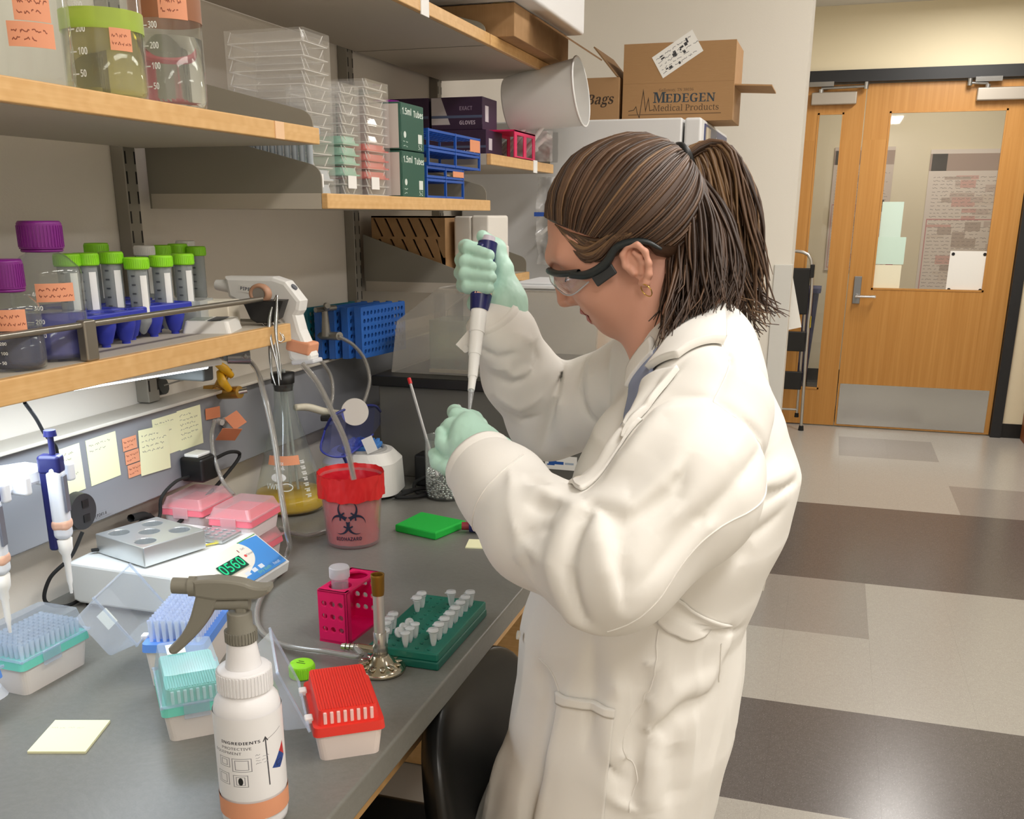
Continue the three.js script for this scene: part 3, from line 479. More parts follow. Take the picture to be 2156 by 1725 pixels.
hose('clear suction hose hanging from the white pipetting gun into the red bin', [[-0.8365, 1.2638, -1.4791], [-0.8190, 1.2301, -1.4958], [-0.7991, 1.1769, -1.5069], [-0.7827, 1.1257, -1.5176], [-0.7751, 1.0786, -1.5213], [-0.7714, 1.0574, -1.5212]], 0.0052, true);
hose('clear hose hanging from the far wall tap', [[-1.0400, 1.2437, -2.0062], [-1.0300, 1.2164, -2.0614], [-1.0200, 1.1800, -2.0944], [-1.0100, 1.1394, -2.0951], [-1.0000, 1.1073, -2.0560], [-1.0000, 1.0834, -2.0288]], 0.0046, true);
hose('clear hose arching behind the pipetting gun to the goggles', [[-1.0800, 1.2227, -1.9320], [-1.0600, 1.1945, -1.9562], [-1.0500, 1.1544, -1.9818], [-1.0400, 1.1149, -1.9651], [-1.0300, 1.0841, -1.9202]], 0.0046, true);
hose('thin clear hose hanging from the orange taped valve to the pink boxes', [[-1.1000, 1.1273, -1.6008], [-1.0850, 1.1033, -1.5653], [-1.0700, 1.0675, -1.5467], [-1.0500, 1.0254, -1.5381], [-1.0200, 1.0071, -1.5236]], 0.004, true);
hose('clear hose lying on the bench behind the red bin', [[-0.9953, 0.9120, -1.6325], [-0.9667, 0.9070, -1.6260], [-0.9288, 0.9070, -1.6195], [-0.9096, 0.9070, -1.6510], [-0.9000, 0.9070, -1.7032]], 0.0052, true);
// pink tube rack with a tube
{
  const pk = mat(0xe00a5e, 0.35), x0 = -0.672, x1 = -0.624, z0 = -1.196, z1 = -1.296, H = 0.082;
  const t = thing('tube_rack', 'magenta plastic tube rack standing behind the burner', 'tube rack', [(x0 + x1) / 2, BY, (z0 + z1) / 2], -0.06);
  const w = x1 - x0, d = z0 - z1, face = () => { const s = rrect(w, H, 0.002); for (let i = 0; i < 3; i++) for (let j = 0; j < 3; j++) hole(s, (i - 1) * 0.0135, (j - 1) * 0.02, 0.0042); return s; };
  part(t, 'end_panel', extrude(face(), 0.004, 0.0008).translate(0, H / 2, d / 2 - 0.004), pk); part(t, 'end_panel', extrude(face(), 0.004, 0.0008).translate(0, H / 2, -d / 2), pk);
  const top = rrect(w, d, 0.002); hole(top, 0, 0.024, 0.0168); hole(top, 0, -0.024, 0.0168);
  part(t, 'top_plate', extrude(top, 0.004, 0.0008, 16).rotateX(-PI / 2).translate(0, H - 0.004, 0), pk); part(t, 'floor_plate', at(box(w, 0.004, d), 0, 0.002, 0), pk);
  part(t, 'mid_plate', [at(box(0.004, H, 0.012), w / 2 - 0.002, H / 2, d / 2 - 0.006), at(box(0.004, H, 0.03), -w / 2 + 0.002, H / 2, -d / 2 + 0.015), at(box(0.003, H * 0.9, 0.05), -w / 2 + 0.0015, H / 2, 0.01)], pk);
  const tb = thing('culture_tube', 'clear flat capped tube standing in the magenta rack', 'tube', [(x0 + x1) / 2 - 0.002, BY + 0.006, (z0 + z1) / 2 + 0.024]);
  part(tb, 'tube_body', lathe([[0, 0.0], [0.008, 0.002], [0.0125, 0.01], [0.0128, 0.095], [0.0118, 0.095], [0.0115, 0.012], [0.006, 0.004], [0, 0.003]], 24), M.clear); part(tb, 'cap', lathe([[0.0135, 0.088], [0.015, 0.09], [0.015, 0.104], [0.0135, 0.106], [0, 0.106]], 24), mat(0xf0eef2, 0.3, { transmission: 0.55, thickness: 0 }));
}
// floating rack and microtubes
{
  const t = thing('microtube_rack', 'dark green microtube rack near the bench edge', 'tube rack', [-0.524, BY, -1.259]);
  const s = rrect(0.106, 0.206, 0.004); for (let i = 0; i < 5; i++) for (let j = 0; j < 12; j++) hole(s, (i - 2) * 0.0175, (j - 5.5) * 0.0165, 0.0026);
  part(t, 'top_slab', extrude(s, 0.012, 0.002, 4).rotateX(-PI / 2).translate(0, 0.013, 0), mat(0x0d6a58, 0.42)); part(t, 'base_slab', box(0.108, 0.013, 0.208, 0.003), mat(0x0a5c4d, 0.42), [0, 0.0065, 0]);
  const cm = mat(0xf3f4f4, 0.25, { transmission: 0.5, thickness: 0, ior: 1.4 });
  const body = lathe([[0, -0.006], [0.0016, -0.0055], [0.0024, 0.0], [0.0034, 0.004], [0.0044, 0.013], [0.0052, 0.0135], [0.0052, 0.0148], [0, 0.0148]], 12), lid = lathe([[0, 0], [0.0055, 0], [0.0058, 0.001], [0.0055, 0.0032], [0, 0.0032]], 14), hinge = box(0.003, 0.0012, 0.004);
  const tubes = [];
  const ORD = ['nearest', 'second', 'third', 'fourth', 'fifth', 'sixth', 'seventh', 'farthest'];
  for (let i = 0; i < 8; i++) tubes.push([-0.4885, -1.185 - i * 0.0218, 'closed', ORD[i] + ' clear microtube of the long row at the outer edge of the green rack', 'row of microtubes at the rack edge']);
  for (const [p, k] of [[[-0.5622, 0.9400, -1.1882], 'second'], [[-0.5641, 0.9400, -1.2038], 'third'], [[-0.5660, 0.9400, -1.2215], 'farthest'], [[-0.5530, 0.9400, -1.1632], 'nearest']]) tubes.push([p[0], p[2], 'closed', k + ' clear microtube clustered by the burner at the inner edge of the green rack', 'microtubes beside the burner']);
  for (const [p, k] of [[[-0.5250, 0.9450, -1.1706], 'nearest'], [[-0.5253, 0.9450, -1.1880], 'middle'], [[-0.5242, 0.9450, -1.2044], 'farthest']]) tubes.push([p[0], p[2], 'open', k + ' open lidded microtube in the short row in the middle of the green rack', 'open microtubes mid rack']);
  for (const [p, k] of [[[-0.5578, 0.9450, -1.2912], 'nearer'], [[-0.5577, 0.9450, -1.3098], 'farther']]) tubes.push([p[0], p[2], 'closed', k + ' white capped microtube at the far inner corner of the green rack', 'pair of microtubes at the far corner']);
  { const p = [-0.5168, 0.9450, -1.3293]; tubes.push([p[0], p[2], 'closed', 'single clear microtube standing alone at the far end of the green rack', null]); }
  for (const [x, z, k, label, group] of tubes) { const m = thing('microtube', label, 'microtube', [x, BY + 0.0255, z], rnd(-0.4, 0.4), group); m.scale.setScalar(1.32); part(m, 'body', body, cm); const l = part(m, 'lid', lid, cm, k === 'open' ? [-0.007, 0.0135, 0] : [0, 0.015, 0], k === 'open' ? [0, 0, 1.9] : [0, 0, 0]); part(m, 'hinge', hinge, cm, [-0.0058, 0.015, 0]); }
}
// biohazard bin
{
  const t = thing('biohazard_bin', 'small clear bin lined with a red biohazard bag', 'waste bin', [-0.834, BY, -1.632]);
  const prof = (y) => 0.0505 + 0.009 * y / 0.13;
  const pail = lathe([[0, 0.001], [0.047, 0], [0.0505, 0.004], [0.0595, 0.13], [0.0612, 0.131], [0.0612, 0.133], [0.058, 0.133], [0.049, 0.006], [0, 0.004]], 48);
  part(t, 'pail', pail, mat(0xf6e3e4, 0.15, { transmission: 0.85, thickness: 0, ior: 1.45 }), null, null, 'clear plastic pail');
  const g = new THREE.CylinderGeometry(0.0555, 0.047, 0.122, 96, 30, true), p = g.attributes.position;
  for (let i = 0; i < p.count; i++) { const x = p.getX(i), y = p.getY(i), z = p.getZ(i), n = noise3.noise(x * 70, y * 40, z * 70) * 0.0022 + noise3.noise(x * 160, y * 90 + 4, z * 160) * 0.001; const r = Math.hypot(x, z); p.setXYZ(i, x * (1 + n / r), y, z * (1 + n / r)); } g.computeVertexNormals();
  const bagMat = mat(0xdf2436, 0.4, { transmission: 0.2, thickness: 0 });
  const bag = part(t, 'red_bag', [g.translate(0, 0.068, 0), at(new THREE.CircleGeometry(0.046, 40), 0, 0.008, 0, -PI / 2)], bagMat, null, null, 'red bag lining the pail');
  const cuff = new THREE.CylinderGeometry(0.0632, 0.0625, 0.045, 120, 14, true), c = cuff.attributes.position;
  for (let i = 0; i < c.count; i++) { const x = c.getX(i), y = c.getY(i), z = c.getZ(i), a = Math.atan2(z, x), e = (0.0225 - y) / 0.045; const n = noise3.noise(Math.cos(a) * 7, y * 30, Math.sin(a) * 7) * 0.0022 + noise3.noise(Math.cos(a) * 22, y * 70, Math.sin(a) * 22) * 0.0012; const k = 1 + n / 0.063; c.setXYZ(i, x * k, y - (e > 0.9 ? 0.005 * noise3.noise(Math.cos(a) * 3, 5, Math.sin(a) * 3) : 0) + (e < 0.1 ? 0.003 * noise3.noise(Math.cos(a) * 5, 9, Math.sin(a) * 5) : 0), z * k); } cuff.computeVertexNormals();
  const inner = new THREE.CylinderGeometry(0.0625, 0.05, 0.05, 80, 10, true), q = inner.attributes.position; for (let i = 0; i < q.count; i++) { const x = q.getX(i), y = q.getY(i), z = q.getZ(i), n = noise3.noise(x * 60, y * 50, z * 60) * 0.003; const r = Math.hypot(x, z); q.setXYZ(i, x * (1 + n / r), y, z * (1 + n / r)); } inner.computeVertexNormals();
  part(bag, 'folded_cuff', [cuff.translate(0, 0.118, 0), inner.translate(0, 0.116, 0)], mat(0xd61f22, 0.42, { side: THREE.DoubleSide }));
  const bio = canvasTex(512, 512, (x, w, h) => {
    x.clearRect(0, 0, w, h); x.translate(w / 2, h * 0.44); x.scale(1.36, 1.36); const ink = '#1d2238'; x.strokeStyle = ink; x.lineCap = 'butt';
    for (let k = 0; k < 3; k++) { x.save(); x.rotate(k * 2 * PI / 3); x.fillStyle = ink; x.beginPath(); x.arc(0, -88, 92, PI * 0.5 - 2.45, PI * 0.5 + 2.45); x.arc(0, -104, 76, PI * 0.5 + 2.5, PI * 0.5 - 2.5, true); x.fill(); x.restore(); }
    x.globalCompositeOperation = 'destination-out'; x.beginPath(); x.arc(0, 0, 20, 0, 7); x.fill(); x.lineWidth = 10; for (let k = 0; k < 3; k++) { x.save(); x.rotate(k * 2 * PI / 3); x.beginPath(); x.moveTo(0, -10); x.lineTo(0, -60); x.stroke(); x.restore(); }
    x.globalCompositeOperation = 'source-over'; x.strokeStyle = ink; x.lineWidth = 15; for (let k = 0; k < 3; k++) { x.save(); x.rotate(k * 2 * PI / 3); x.beginPath(); x.arc(0, 0, 72, -PI / 2 + 0.42 , -PI / 2 + 2 * PI / 3 - 0.42); x.stroke(); x.restore(); }
    x.setTransform(1, 0, 0, 1, 0, 0); x.fillStyle = ink; x.font = 'bold 62px sans-serif'; x.textAlign = 'center'; x.fillText('BIOHAZARD', w / 2, 490);
  });
  const arc = 1.36, dg = new THREE.CylinderGeometry(prof(0.098) + 0.0012, prof(0.018) + 0.0012, 0.08, 40, 1, true, -arc / 2, arc).translate(0, 0.056, 0).rotateY(0.31);
  part(t, 'biohazard_print', dg, mat(0xffffff, 0.5, { map: bio, alphaTest: 0.5, side: THREE.DoubleSide }), null, null, 'printed biohazard symbol');
}
// green foam pad, dropped pipette
{
  const s = poly([[-0.783, 1.715], [-0.687, 1.688], [-0.659, 1.782], [-0.768, 1.812]].map(([x, z]) => [x, z]));
  solo('foam_pad', 'bright green square foam pad on the bench', 'foam pad', metreUV(extrude(s, 0.016, 0.003).rotateX(-PI / 2)), mat(0x14b23c, 0.7), [0, BY, 0]);
  const t = thing('pipette', 'dark blue and white pipette lying on the bench beyond the foam pad', 'pipette', [-0.612, BY + 0.014, -1.762], 0.25);
  part(t, 'grip', bar([-0.03, 0, 0], [0.06, 0, 0], 0.0125, 16), M.navy); part(t, 'label_window', at(box(0.05, 0.004, 0.014, 0.001), 0.0, 0.0118, 0), mat(0xd9dbe4, 0.4)); part(t, 'plunger_button', bar([-0.045, 0, 0], [-0.03, 0, 0], 0.008, 14), mat(0x8c2f38, 0.4)); part(t, 'shaft', bar([0.06, 0, 0], [0.15, -0.006, 0], 0.008, 12, 0.004), M.whitePlastic);
}
// erlenmeyer flask
{
  const c = [-1.062, BY, -1.795], t = thing('erlenmeyer_flask', 'large erlenmeyer flask of yellow liquid with a black stopper', 'flask', c);
  const fl = [[0, 0.002], [0.06, 0.002], [0.07, 0.005], [0.0755, 0.014], [0.074, 0.03], [0.0255, 0.205], [0.021, 0.225], [0.0205, 0.262], [0.0225, 0.266], [0.0225, 0.27]];
  part(t, 'glass_body', lathe(fl, 56), mat(0xf6faf6, 0.03, { transmission: 0.96, thickness: 0, ior: 1.5 }));
  part(t, 'yellow_liquid', lathe([[0, 0.004], [0.059, 0.004], [0.069, 0.007], [0.0742, 0.0145], [0.073, 0.028], [0.0695, 0.041], [0, 0.041]], 56), mat(0xe8be08, 0.12, { transmission: 0.4, thickness: 0.05, ior: 1.33, attenuationColor: new THREE.Color(0xf0cc10), attenuationDistance: 0.2 }), null, null, 'yellow liquid');
  part(t, 'stopper', lathe([[0, 0.255], [0.0185, 0.255], [0.0205, 0.27], [0.0235, 0.271], [0.0245, 0.292], [0, 0.293]], 24), M.black, null, null, 'black rubber stopper');
  part(t, 'dip_tube', [bar([0.004, 0.05, 0.004], [0.006, 0.3, 0.004], 0.0032, 10), bar([-0.007, 0.16, -0.003], [-0.006, 0.31, -0.003], 0.0032, 10), bar([0.02, 0.045, 0.0], [0.006, 0.25, 0], 0.0028, 10)], mat(0xdfe4e4, 0.08, { transmission: 0.7, thickness: 0, ior: 1.5 }), null, null, 'glass tubes through the stopper');
  const tp = new THREE.CylinderGeometry(0.0475, 0.0525, 0.019, 30, 1, true, -0.55, 1.35); part(t, 'label_tape', tp.translate(0, 0.117, 0).rotateY(0.2), mat(0xe89c74, 0.7, { side: THREE.DoubleSide }), null, null, 'orange label tape');
  const pr = canvasTex(512, 384, (x, w, h) => { x.clearRect(0, 0, w, h); x.fillStyle = '#f4f4f2'; x.strokeStyle = '#f4f4f2'; x.font = 'bold 34px sans-serif'; x.textAlign = 'center'; x.fillText('PYREX', 170, 50); x.fillText('2000 mL', 170, 92); x.beginPath(); x.ellipse(165, 160, 82, 38, 0, 0, 7); x.fill(); x.font = 'bold 66px sans-serif'; x.fillText('VWR', 110, 262); x.beginPath(); x.ellipse(245, 245, 62, 32, 0, 0, 7); x.lineWidth = 8; x.stroke(); for (let i = 0; i < 7; i++) { x.fillRect(420, 20 + i * 50, 60, 6); x.font = 'bold 26px sans-serif'; x.fillText(String(1400 - i * 200), 455, 12 + i * 50 + 38); } });
  part(t, 'white_print', new THREE.CylinderGeometry(0.0492, 0.0732, 0.088, 40, 1, true, -0.75, 1.7).translate(0, 0.076, 0).rotateY(0.36), mat(0xffffff, 0.5, { map: pr, alphaTest: 0.5, side: THREE.DoubleSide }), null, null, 'white printed scale and emblem');
}
// beaker with steel beads
{
  const c = [-0.778, BY, -1.99], t = thing('glass_beaker', 'tall glass beaker of steel beads beneath her left hand', 'beaker', c);
  part(t, 'glass_wall', lathe([[0, 0.001], [0.046, 0.001], [0.0495, 0.005], [0.0495, 0.132], [0.052, 0.136], [0.0505, 0.137], [0.048, 0.133], [0.048, 0.006], [0, 0.004]], 44), mat(0xf4f8f7, 0.04, { transmission: 0.95, thickness: 0, ior: 1.5 }));
  const marks = []; for (let i = 0; i < 9; i++) marks.push(new THREE.CylinderGeometry(0.0499, 0.0499, 0.0012, 8, 1, true, -0.5, i % 2 ? 0.2 : 0.32).translate(0, 0.05 + i * 0.008, 0)); part(t, 'graduations', marks, mat(0xf2f2f0, 0.5, { side: THREE.DoubleSide }));
  const N = 1500, im = new THREE.InstancedMesh(new THREE.IcosahedronGeometry(0.0038, 1), M.chrome, N), m4 = new THREE.Matrix4(); let n = 0;
  for (let L = 0; L < 12 && n < N; L++) for (let r = 0.0445; r > (L > 9 ? 0.004 : 0.030); r -= 0.0062) { const k = Math.max(1, Math.floor(2 * PI * r / 0.0063)); for (let i = 0; i < k && n < N; i++) { const a = i / k * 2 * PI + rnd(0, 0.5); m4.makeTranslation(c[0] + Math.cos(a) * r + rnd(-0.0004, 0.0004), BY + 0.008 + L * 0.0047 + rnd(-0.0006, 0.001), c[2] + Math.sin(a) * r); im.setMatrixAt(n++, m4); } }
  im.count = n; im.name = 'steel_beads'; im.userData = { kind: 'stuff', label: 'shiny steel beads filling the bottom of the glass beaker', category: 'beads' }; finish(im); scene.add(im);
  const st = thing('stirring_rod', 'long glass rod with a red tip leaning in the beaker', 'rod'); const a = [-0.8788, 1.1547, -2.0229], b = [-0.7732, 0.9644, -1.9184];
  part(st, 'rod', bar(a, b, 0.0034, 10), mat(0xd6d6d4, 0.15, { transmission: 0.4, thickness: 0 })); part(st, 'red_tip', bar(a, V(a).lerp(V(b), 0.06).toArray(), 0.0046, 10), mat(0xd02c30, 0.4), null, null, 'red tip');
}
// mini centrifuge / plate shaker
{
  const t = thing('mini_shaker', 'white rounded mini shaker with a blue tube plate on top', 'lab shaker', [-0.972, BY, -1.965], 0.15);
  const wm = mat(0xe4e2dc, 0.4);
  part(t, 'housing', [frustum(0.175, 0.15, 0.168, 0.144, 0.07, 0.05, 10).translate(0, 0.008, 0), frustum(0.168, 0.144, 0.135, 0.115, 0.022, 0.05, 10).translate(0, 0.078, 0)], wm);
  part(t, 'rubber_ring', new THREE.TorusGeometry(0.05, 0.006, 10, 40).rotateX(PI / 2).translate(0, 0.1, 0), M.grey); part(t, 'foot_ring', frustum(0.15, 0.13, 0.15, 0.13, 0.008, 0.04, 8), M.rubber);
  const pl = part(t, 'tube_plate', [box(0.075, 0.012, 0.075, 0.004).translate(0, 0.106, 0), ...Array.from({ length: 36 }, (_, i) => cyl(0.0042, 0.0042, 0.008, 8).translate(((i % 6) - 2.5) * 0.0115, 0.111, (Math.floor(i / 6) - 2.5) * 0.0115))], mat(0x4a86cf, 0.4), null, null, 'light blue plate with tube sockets');
}
// goggles, their strap
{
  const t = thing('safety_goggles', 'blue tinted safety goggles perched above the mini shaker', 'goggles');
  const A = V([-0.9700, 1.0679, -1.9251]), lens = [];
  const patch = (u0, v0, u1, v1, u2, v2, u3, v3) => 0;
  const curve = (pts) => { const g = new THREE.BufferGeometry(), P = []; for (let i = 0; i < pts.length - 1; i++) { const [a, b] = pts[i], [c, d] = pts[i + 1]; P.push(...a, ...b, ...c, ...c, ...b, ...d); } g.setAttribute('position', new THREE.Float32BufferAttribute(P, 3)); g.computeVertexNormals(); return g; };
  const bl = mat(0x9aa4ea, 0.08, { transmission: 0.9, thickness: 0, ior: 1.45, side: THREE.DoubleSide });
  part(t, 'lens', curve([[[-1.0000, 1.0656, -1.8480], [-0.9950, 1.0283, -1.8175]], [[-0.9750, 1.0968, -1.8377], [-0.9750, 1.0177, -1.8164]], [[-0.9600, 1.1071, -1.8748], [-0.9600, 1.0097, -1.8471]], [[-0.9550, 1.1011, -1.9445], [-0.9550, 1.0148, -1.9057]], [[-0.9700, 1.0839, -2.0359], [-0.9700, 1.0223, -2.0178]], [[-1.0000, 1.0517, -2.1290], [-1.0000, 1.0221, -2.1211]]]), bl, null, null, 'curved blue tinted lens');
  part(t, 'brow_rim', tube([[-1.0000, 1.0656, -1.8480], [-0.9750, 1.0978, -1.8378], [-0.9600, 1.1081, -1.8749], [-0.9550, 1.1022, -1.9446], [-0.9700, 1.0850, -2.0360], [-1.0000, 1.0517, -2.1290]], 0.0028, 40, 8), mat(0x2c3580, 0.3));
  part(t, 'lower_rim', tube([[-1.0000, 1.0656, -1.8480], [-0.9950, 1.0283, -1.8175], [-0.9750, 1.0177, -1.8164], [-0.9600, 1.0097, -1.8471], [-0.9550, 1.0148, -1.9057], [-0.9700, 1.0223, -2.0178]], 0.0022, 40, 8), mat(0x3a44a0, 0.3));
  part(t, 'vent_disc', at(cyl(0.029, 0.029, 0.006, 32), 0, 0, 0, PI / 2).rotateY(0.5).translate(...[-0.9450, 1.1016, -1.8822]), mat(0xe3ddd6, 0.5), null, null, 'round white vent disc');
  part(t, 'temple_arm', taper([[-1.0600, 1.1123, -1.8354], [-1.0500, 1.1060, -1.8740], [-1.0200, 1.0931, -1.8977], [-0.9700, 1.0981, -1.8760]], [0.007, 0.0085, 0.008, 0.005], 20, 8), mat(0xd9d3bf, 0.45), null, null, 'cream temple arm');
  part(t, 'strap_clip', at(box(0.05, 0.012, 0.02, 0.003), 0, 0, 0).rotateY(0.4).translate(...[-1.0000, 1.0843, -1.8846]), M.black);
  part(t, 'paper_tag', at(box(0.025, 0.034, 0.001), 0, 0, 0, -0.1, 0.3, 0.45).translate(...[-0.9300, 1.0228, -1.9160]), mat(0xe8e6e2, 0.7), null, null, 'white paper tag');
  part(t, 'nose_strut', [bar([-0.9620, 1.0128, -1.8513], [-0.9650, 0.9573, -1.8971], 0.004, 8)], mat(0x2c3580, 0.3));
}
// grey electrophoresis cabinet with a clear hood
{
  const t = thing('gel_cabinet', 'dark grey instrument cabinet with a black top at the back of the bench', 'instrument');
  const X0 = -1.0, X1 = -0.47, Z0 = -2.12, Z1 = -2.62;
  part(t, 'housing', bxc(X0, X1, BY, 1.118, Z0, Z1, 0.004), mat(0x63625c, 0.5)); part(t, 'black_top', bxc(X0 - 0.012, X1 + 0.01, 1.118, 1.142, Z0 + 0.012, Z1, 0.003), mat(0x141414, 0.4));
  part(t, 'knob', at(cyl(0.009, 0.008, 0.012, 16), [-0.6112, 0.9668, -2.1200][0], [-0.6112, 0.9668, -2.1200][1], Z0, PI / 2), M.chrome, null, null, 'chrome latch');
  const lb = canvasTex(256, 96, (x, w, h) => { x.fillStyle = '#f3f2ee'; x.fillRect(0, 0, w, h); x.fillStyle = '#1f55a8'; x.fillRect(30, 40, 120, 20); x.beginPath(); x.arc(70, 40, 22, PI, 0); x.fill(); x.fillRect(18, 58, 60, 10); x.fillStyle = '#a9b7c9'; x.fillRect(160, 44, 70, 14); });
  part(t, 'maker_label', sheet(0.075, 0.032), mat(0xffffff, 0.5, { map: lb }), (() => { const p = [-0.5513, 0.9637, -2.1150]; return [p[0], p[1], Z0 + 0.001]; })(), null, 'white maker label with a blue logo');
  const hd = thing('clear_hood', 'large cloudy clear plastic hood standing on the grey cabinet', 'hood'), fr = mat(0xf6f4f0, 0.12, { transmission: 0.86, thickness: 0, ior: 1.4 });
  const s = poly([[-0.985, 1.143], [-0.49, 1.143], [-0.485, 1.285], [-0.56, 1.342], [-0.86, 1.342], [-0.968, 1.262]]);
  part(hd, 'front_panel', extrude(s, 0.004).translate(0, 0, -2.17), fr); part(hd, 'back_panel', extrude(s, 0.004).translate(0, 0, -2.5), fr);
  part(hd, 'top_panel', bxc(-0.86, -0.56, 1.338, 1.342, -2.166, -2.5), fr); part(hd, 'side_panel', [bar2(-0.985, 1.143, -0.968, 1.262), bar2(-0.968, 1.262, -0.86, 1.342)], fr); part(hd, 'side_panel', [bar2(-0.49, 1.143, -0.485, 1.285), bar2(-0.485, 1.285, -0.56, 1.342)], fr);
  part(hd, 'lift_knob', at(lathe([[0, 0], [0.014, 0], [0.016, 0.01], [0.01, 0.02], [0, 0.022]], 18), -0.845, 1.342, -2.3), mat(0x3a3a44, 0.4), null, null, 'dark lift knob');
  function bar2(x0, y0, x1, y1) { const L = Math.hypot(x1 - x0, y1 - y0); return at(box(L, 0.004, 0.33), (x0 + x1) / 2, (y0 + y1) / 2, -2.333, 0, 0, Math.atan2(y1 - y0, x1 - x0)); }
  const cb = thing('gel_tank', 'small clear acrylic tank standing inside the hood', 'tank'), ac = mat(0xe6ebe6, 0.06, { transmission: 0.9, thickness: 0, ior: 1.49 }); const x0 = -0.9, x1 = -0.775, y0 = 1.143, y1 = 1.265, z0 = -2.2, z1 = -2.32;
  part(cb, 'wall', bxc(x0, x1, y0, y1, z0, z0 - 0.004), ac); part(cb, 'wall', bxc(x0, x1, y0, y1, z1, z1 + 0.004), ac); part(cb, 'wall', bxc(x0, x0 + 0.004, y0, y1, z0, z1), ac); part(cb, 'wall', bxc(x1 - 0.004, x1, y0, y1, z0, z1), ac); part(cb, 'floor_slab', bxc(x0, x1, y0, y0 + 0.03, z0 - 0.01, z1 + 0.01), ac); part(cb, 'foot_rail', bxc(x0, x1, y0, y0 + 0.008, z0 + 0.006, z0), mat(0xcbbfa6, 0.3, { transmission: 0.4, thickness: 0 }));
  solo('grey_lid', 'flat pale grey lid lying on the hood by the bench end', 'lid', [bxc(-0.7, -0.53, 1.343, 1.352, -2.2, -2.42, 0.003), bxc(-0.69, -0.54, 1.352, 1.357, -2.21, -2.41, 0.002)], mat(0xe2e4e6, 0.4));
}
// power brick behind the beaker
{
  const t = thing('power_supply', 'black power brick with tangled leads between shaker and beaker', 'power supply', [-0.862, BY, -2.07]);
  part(t, 'brick', box(0.08, 0.075, 0.05, 0.006), M.black, [0.02, 0.038, 0]);
  part(t, 'lead', [tube([[0.02, 0.03, 0.024], [0.0, 0.02, 0.07], [0.02, 0.008, 0.1], [0.05, 0.008, 0.09], [0.03, 0.008, 0.13], [-0.01, 0.008, 0.15], [0.01, 0.012, 0.1]], 0.0045, 50, 8), tube([[0.045, 0.02, 0.024], [0.06, 0.01, 0.07], [0.03, 0.016, 0.09], [-0.01, 0.012, 0.12]], 0.0045, 40, 8)], M.rubber);
}

// ---------- media bottles ----------
const purple = mat(0x7a1f7e, 0.4), lime = mat(0x97e428, 0.4);
const bottleGlass = mat(0xf4f7f4, 0.03, { transmission: 0.95, thickness: 0, ior: 1.5 });
const capRibs = (r, h, y, n, m) => { const a = []; for (let i = 0; i < n; i++) { const t = i / n * 2 * PI; a.push(at(box(r * 0.05, h * 0.85, r * 0.07), Math.cos(t) * r, y + h / 2, Math.sin(t) * r, 0, -t)); } return a; };
// R radius, Hb body height; liquid: [height, colour, attenuation]; labels: [[angle, y, w, h]]
function bottle(label, pos, o) {
  const t = thing('media_bottle', label, 'bottle', pos, o.turn || 0), { R, Hb } = o, n = R * 0.42, sh = Hb + R * 0.62;
  part(t, 'glass', lathe([[0, 0.001], [R * 0.88, 0], [R * 0.97, 0.003], [R, 0.01], [R, Hb], [R * 0.93, Hb + R * 0.2], [R * 0.62, Hb + R * 0.5], [n, sh], [n, sh + 0.022]], 48), bottleGlass);
  if (o.liquid) part(t, 'liquid', lathe([[0, 0.004], [R * 0.9, 0.004], [R * 0.965, 0.011], [R * 0.965, o.liquid[0]], [0, o.liquid[0]]], 44), o.dye ? mat(o.dye, 0.08, { transmission: 0.55, thickness: 0.05, ior: 1.33 }) : mat(0xffffff, 0.05, { transmission: 0.96, thickness: 0.05, ior: 1.33, attenuationColor: new THREE.Color(o.liquid[1]), attenuationDistance: o.liquid[2] }), null, null, o.liquid[3]);
  const c = part(t, 'screw_cap', [lathe([[n + 0.002, sh + 0.004], [n * 1.42, sh + 0.004], [n * 1.42, sh + 0.034], [n * 1.3, sh + 0.037], [0, sh + 0.037]], 36), ...capRibs(n * 1.42, 0.03, sh + 0.004, 40)], o.cap || purple, null, null, 'ribbed screw cap');
  part(t, 'pouring_ring', new THREE.TorusGeometry(n * 1.25, 0.002, 8, 30).rotateX(PI / 2).translate(0, sh + 0.002, 0), o.ring || purple);
  if (o.band) part(t, 'colour_band', new THREE.CylinderGeometry(R + 0.0006, R + 0.0006, o.band[1], 40, 1, true).translate(0, o.band[0], 0), mat(o.band[2], 0.5, { side: THREE.DoubleSide, transmission: 0.45, thickness: 0 }));
  for (const [a, y, w, h] of o.labels || []) part(t, 'tape_label', new THREE.CylinderGeometry(R + 0.0009, R + 0.0009, h, 16, 1, true, a - w / R / 2, w / R).translate(0, y, 0), labelMat(), null, null, 'orange tape label with handwriting');
  if (o.scale !== false) part(t, 'printed_scale', new THREE.CylinderGeometry(R + 0.0004, R + 0.0004, Hb * 0.85, 24, 1, true, o.scaleA ?? 0.2, 0.9).translate(0, Hb * 0.47, 0), scaleMat());
  return t;
}
let _lm = []; function labelMat() { if (_lm.length < 4) { const t = canvasTex(192, 96, (x, w, h) => { x.fillStyle = '#e9a07c'; x.fillRect(0, 0, w, h); scribble(x, 18, 32, 150, 2, 34, '#8a4630', 4, 14); }); _lm.push(mat(0xffffff, 0.7, { map: t, side: THREE.DoubleSide })); return _lm[_lm.length - 1]; } return _lm[Math.floor(rnd() * 4)]; }
let _sm; function scaleMat() { return _sm ??= mat(0xffffff, 0.5, { alphaTest: 0.5, side: THREE.DoubleSide, map: canvasTex(256, 512, (x, w, h) => { x.clearRect(0, 0, w, h); x.fillStyle = '#f2f2f0'; x.font = 'bold 44px sans-serif'; for (let i = 0; i < 5; i++) { x.fillRect(20, 60 + i * 95, 60, 7); x.fillText(String(400 - i * 100 || 50), 90, 76 + i * 95); } }) }); }
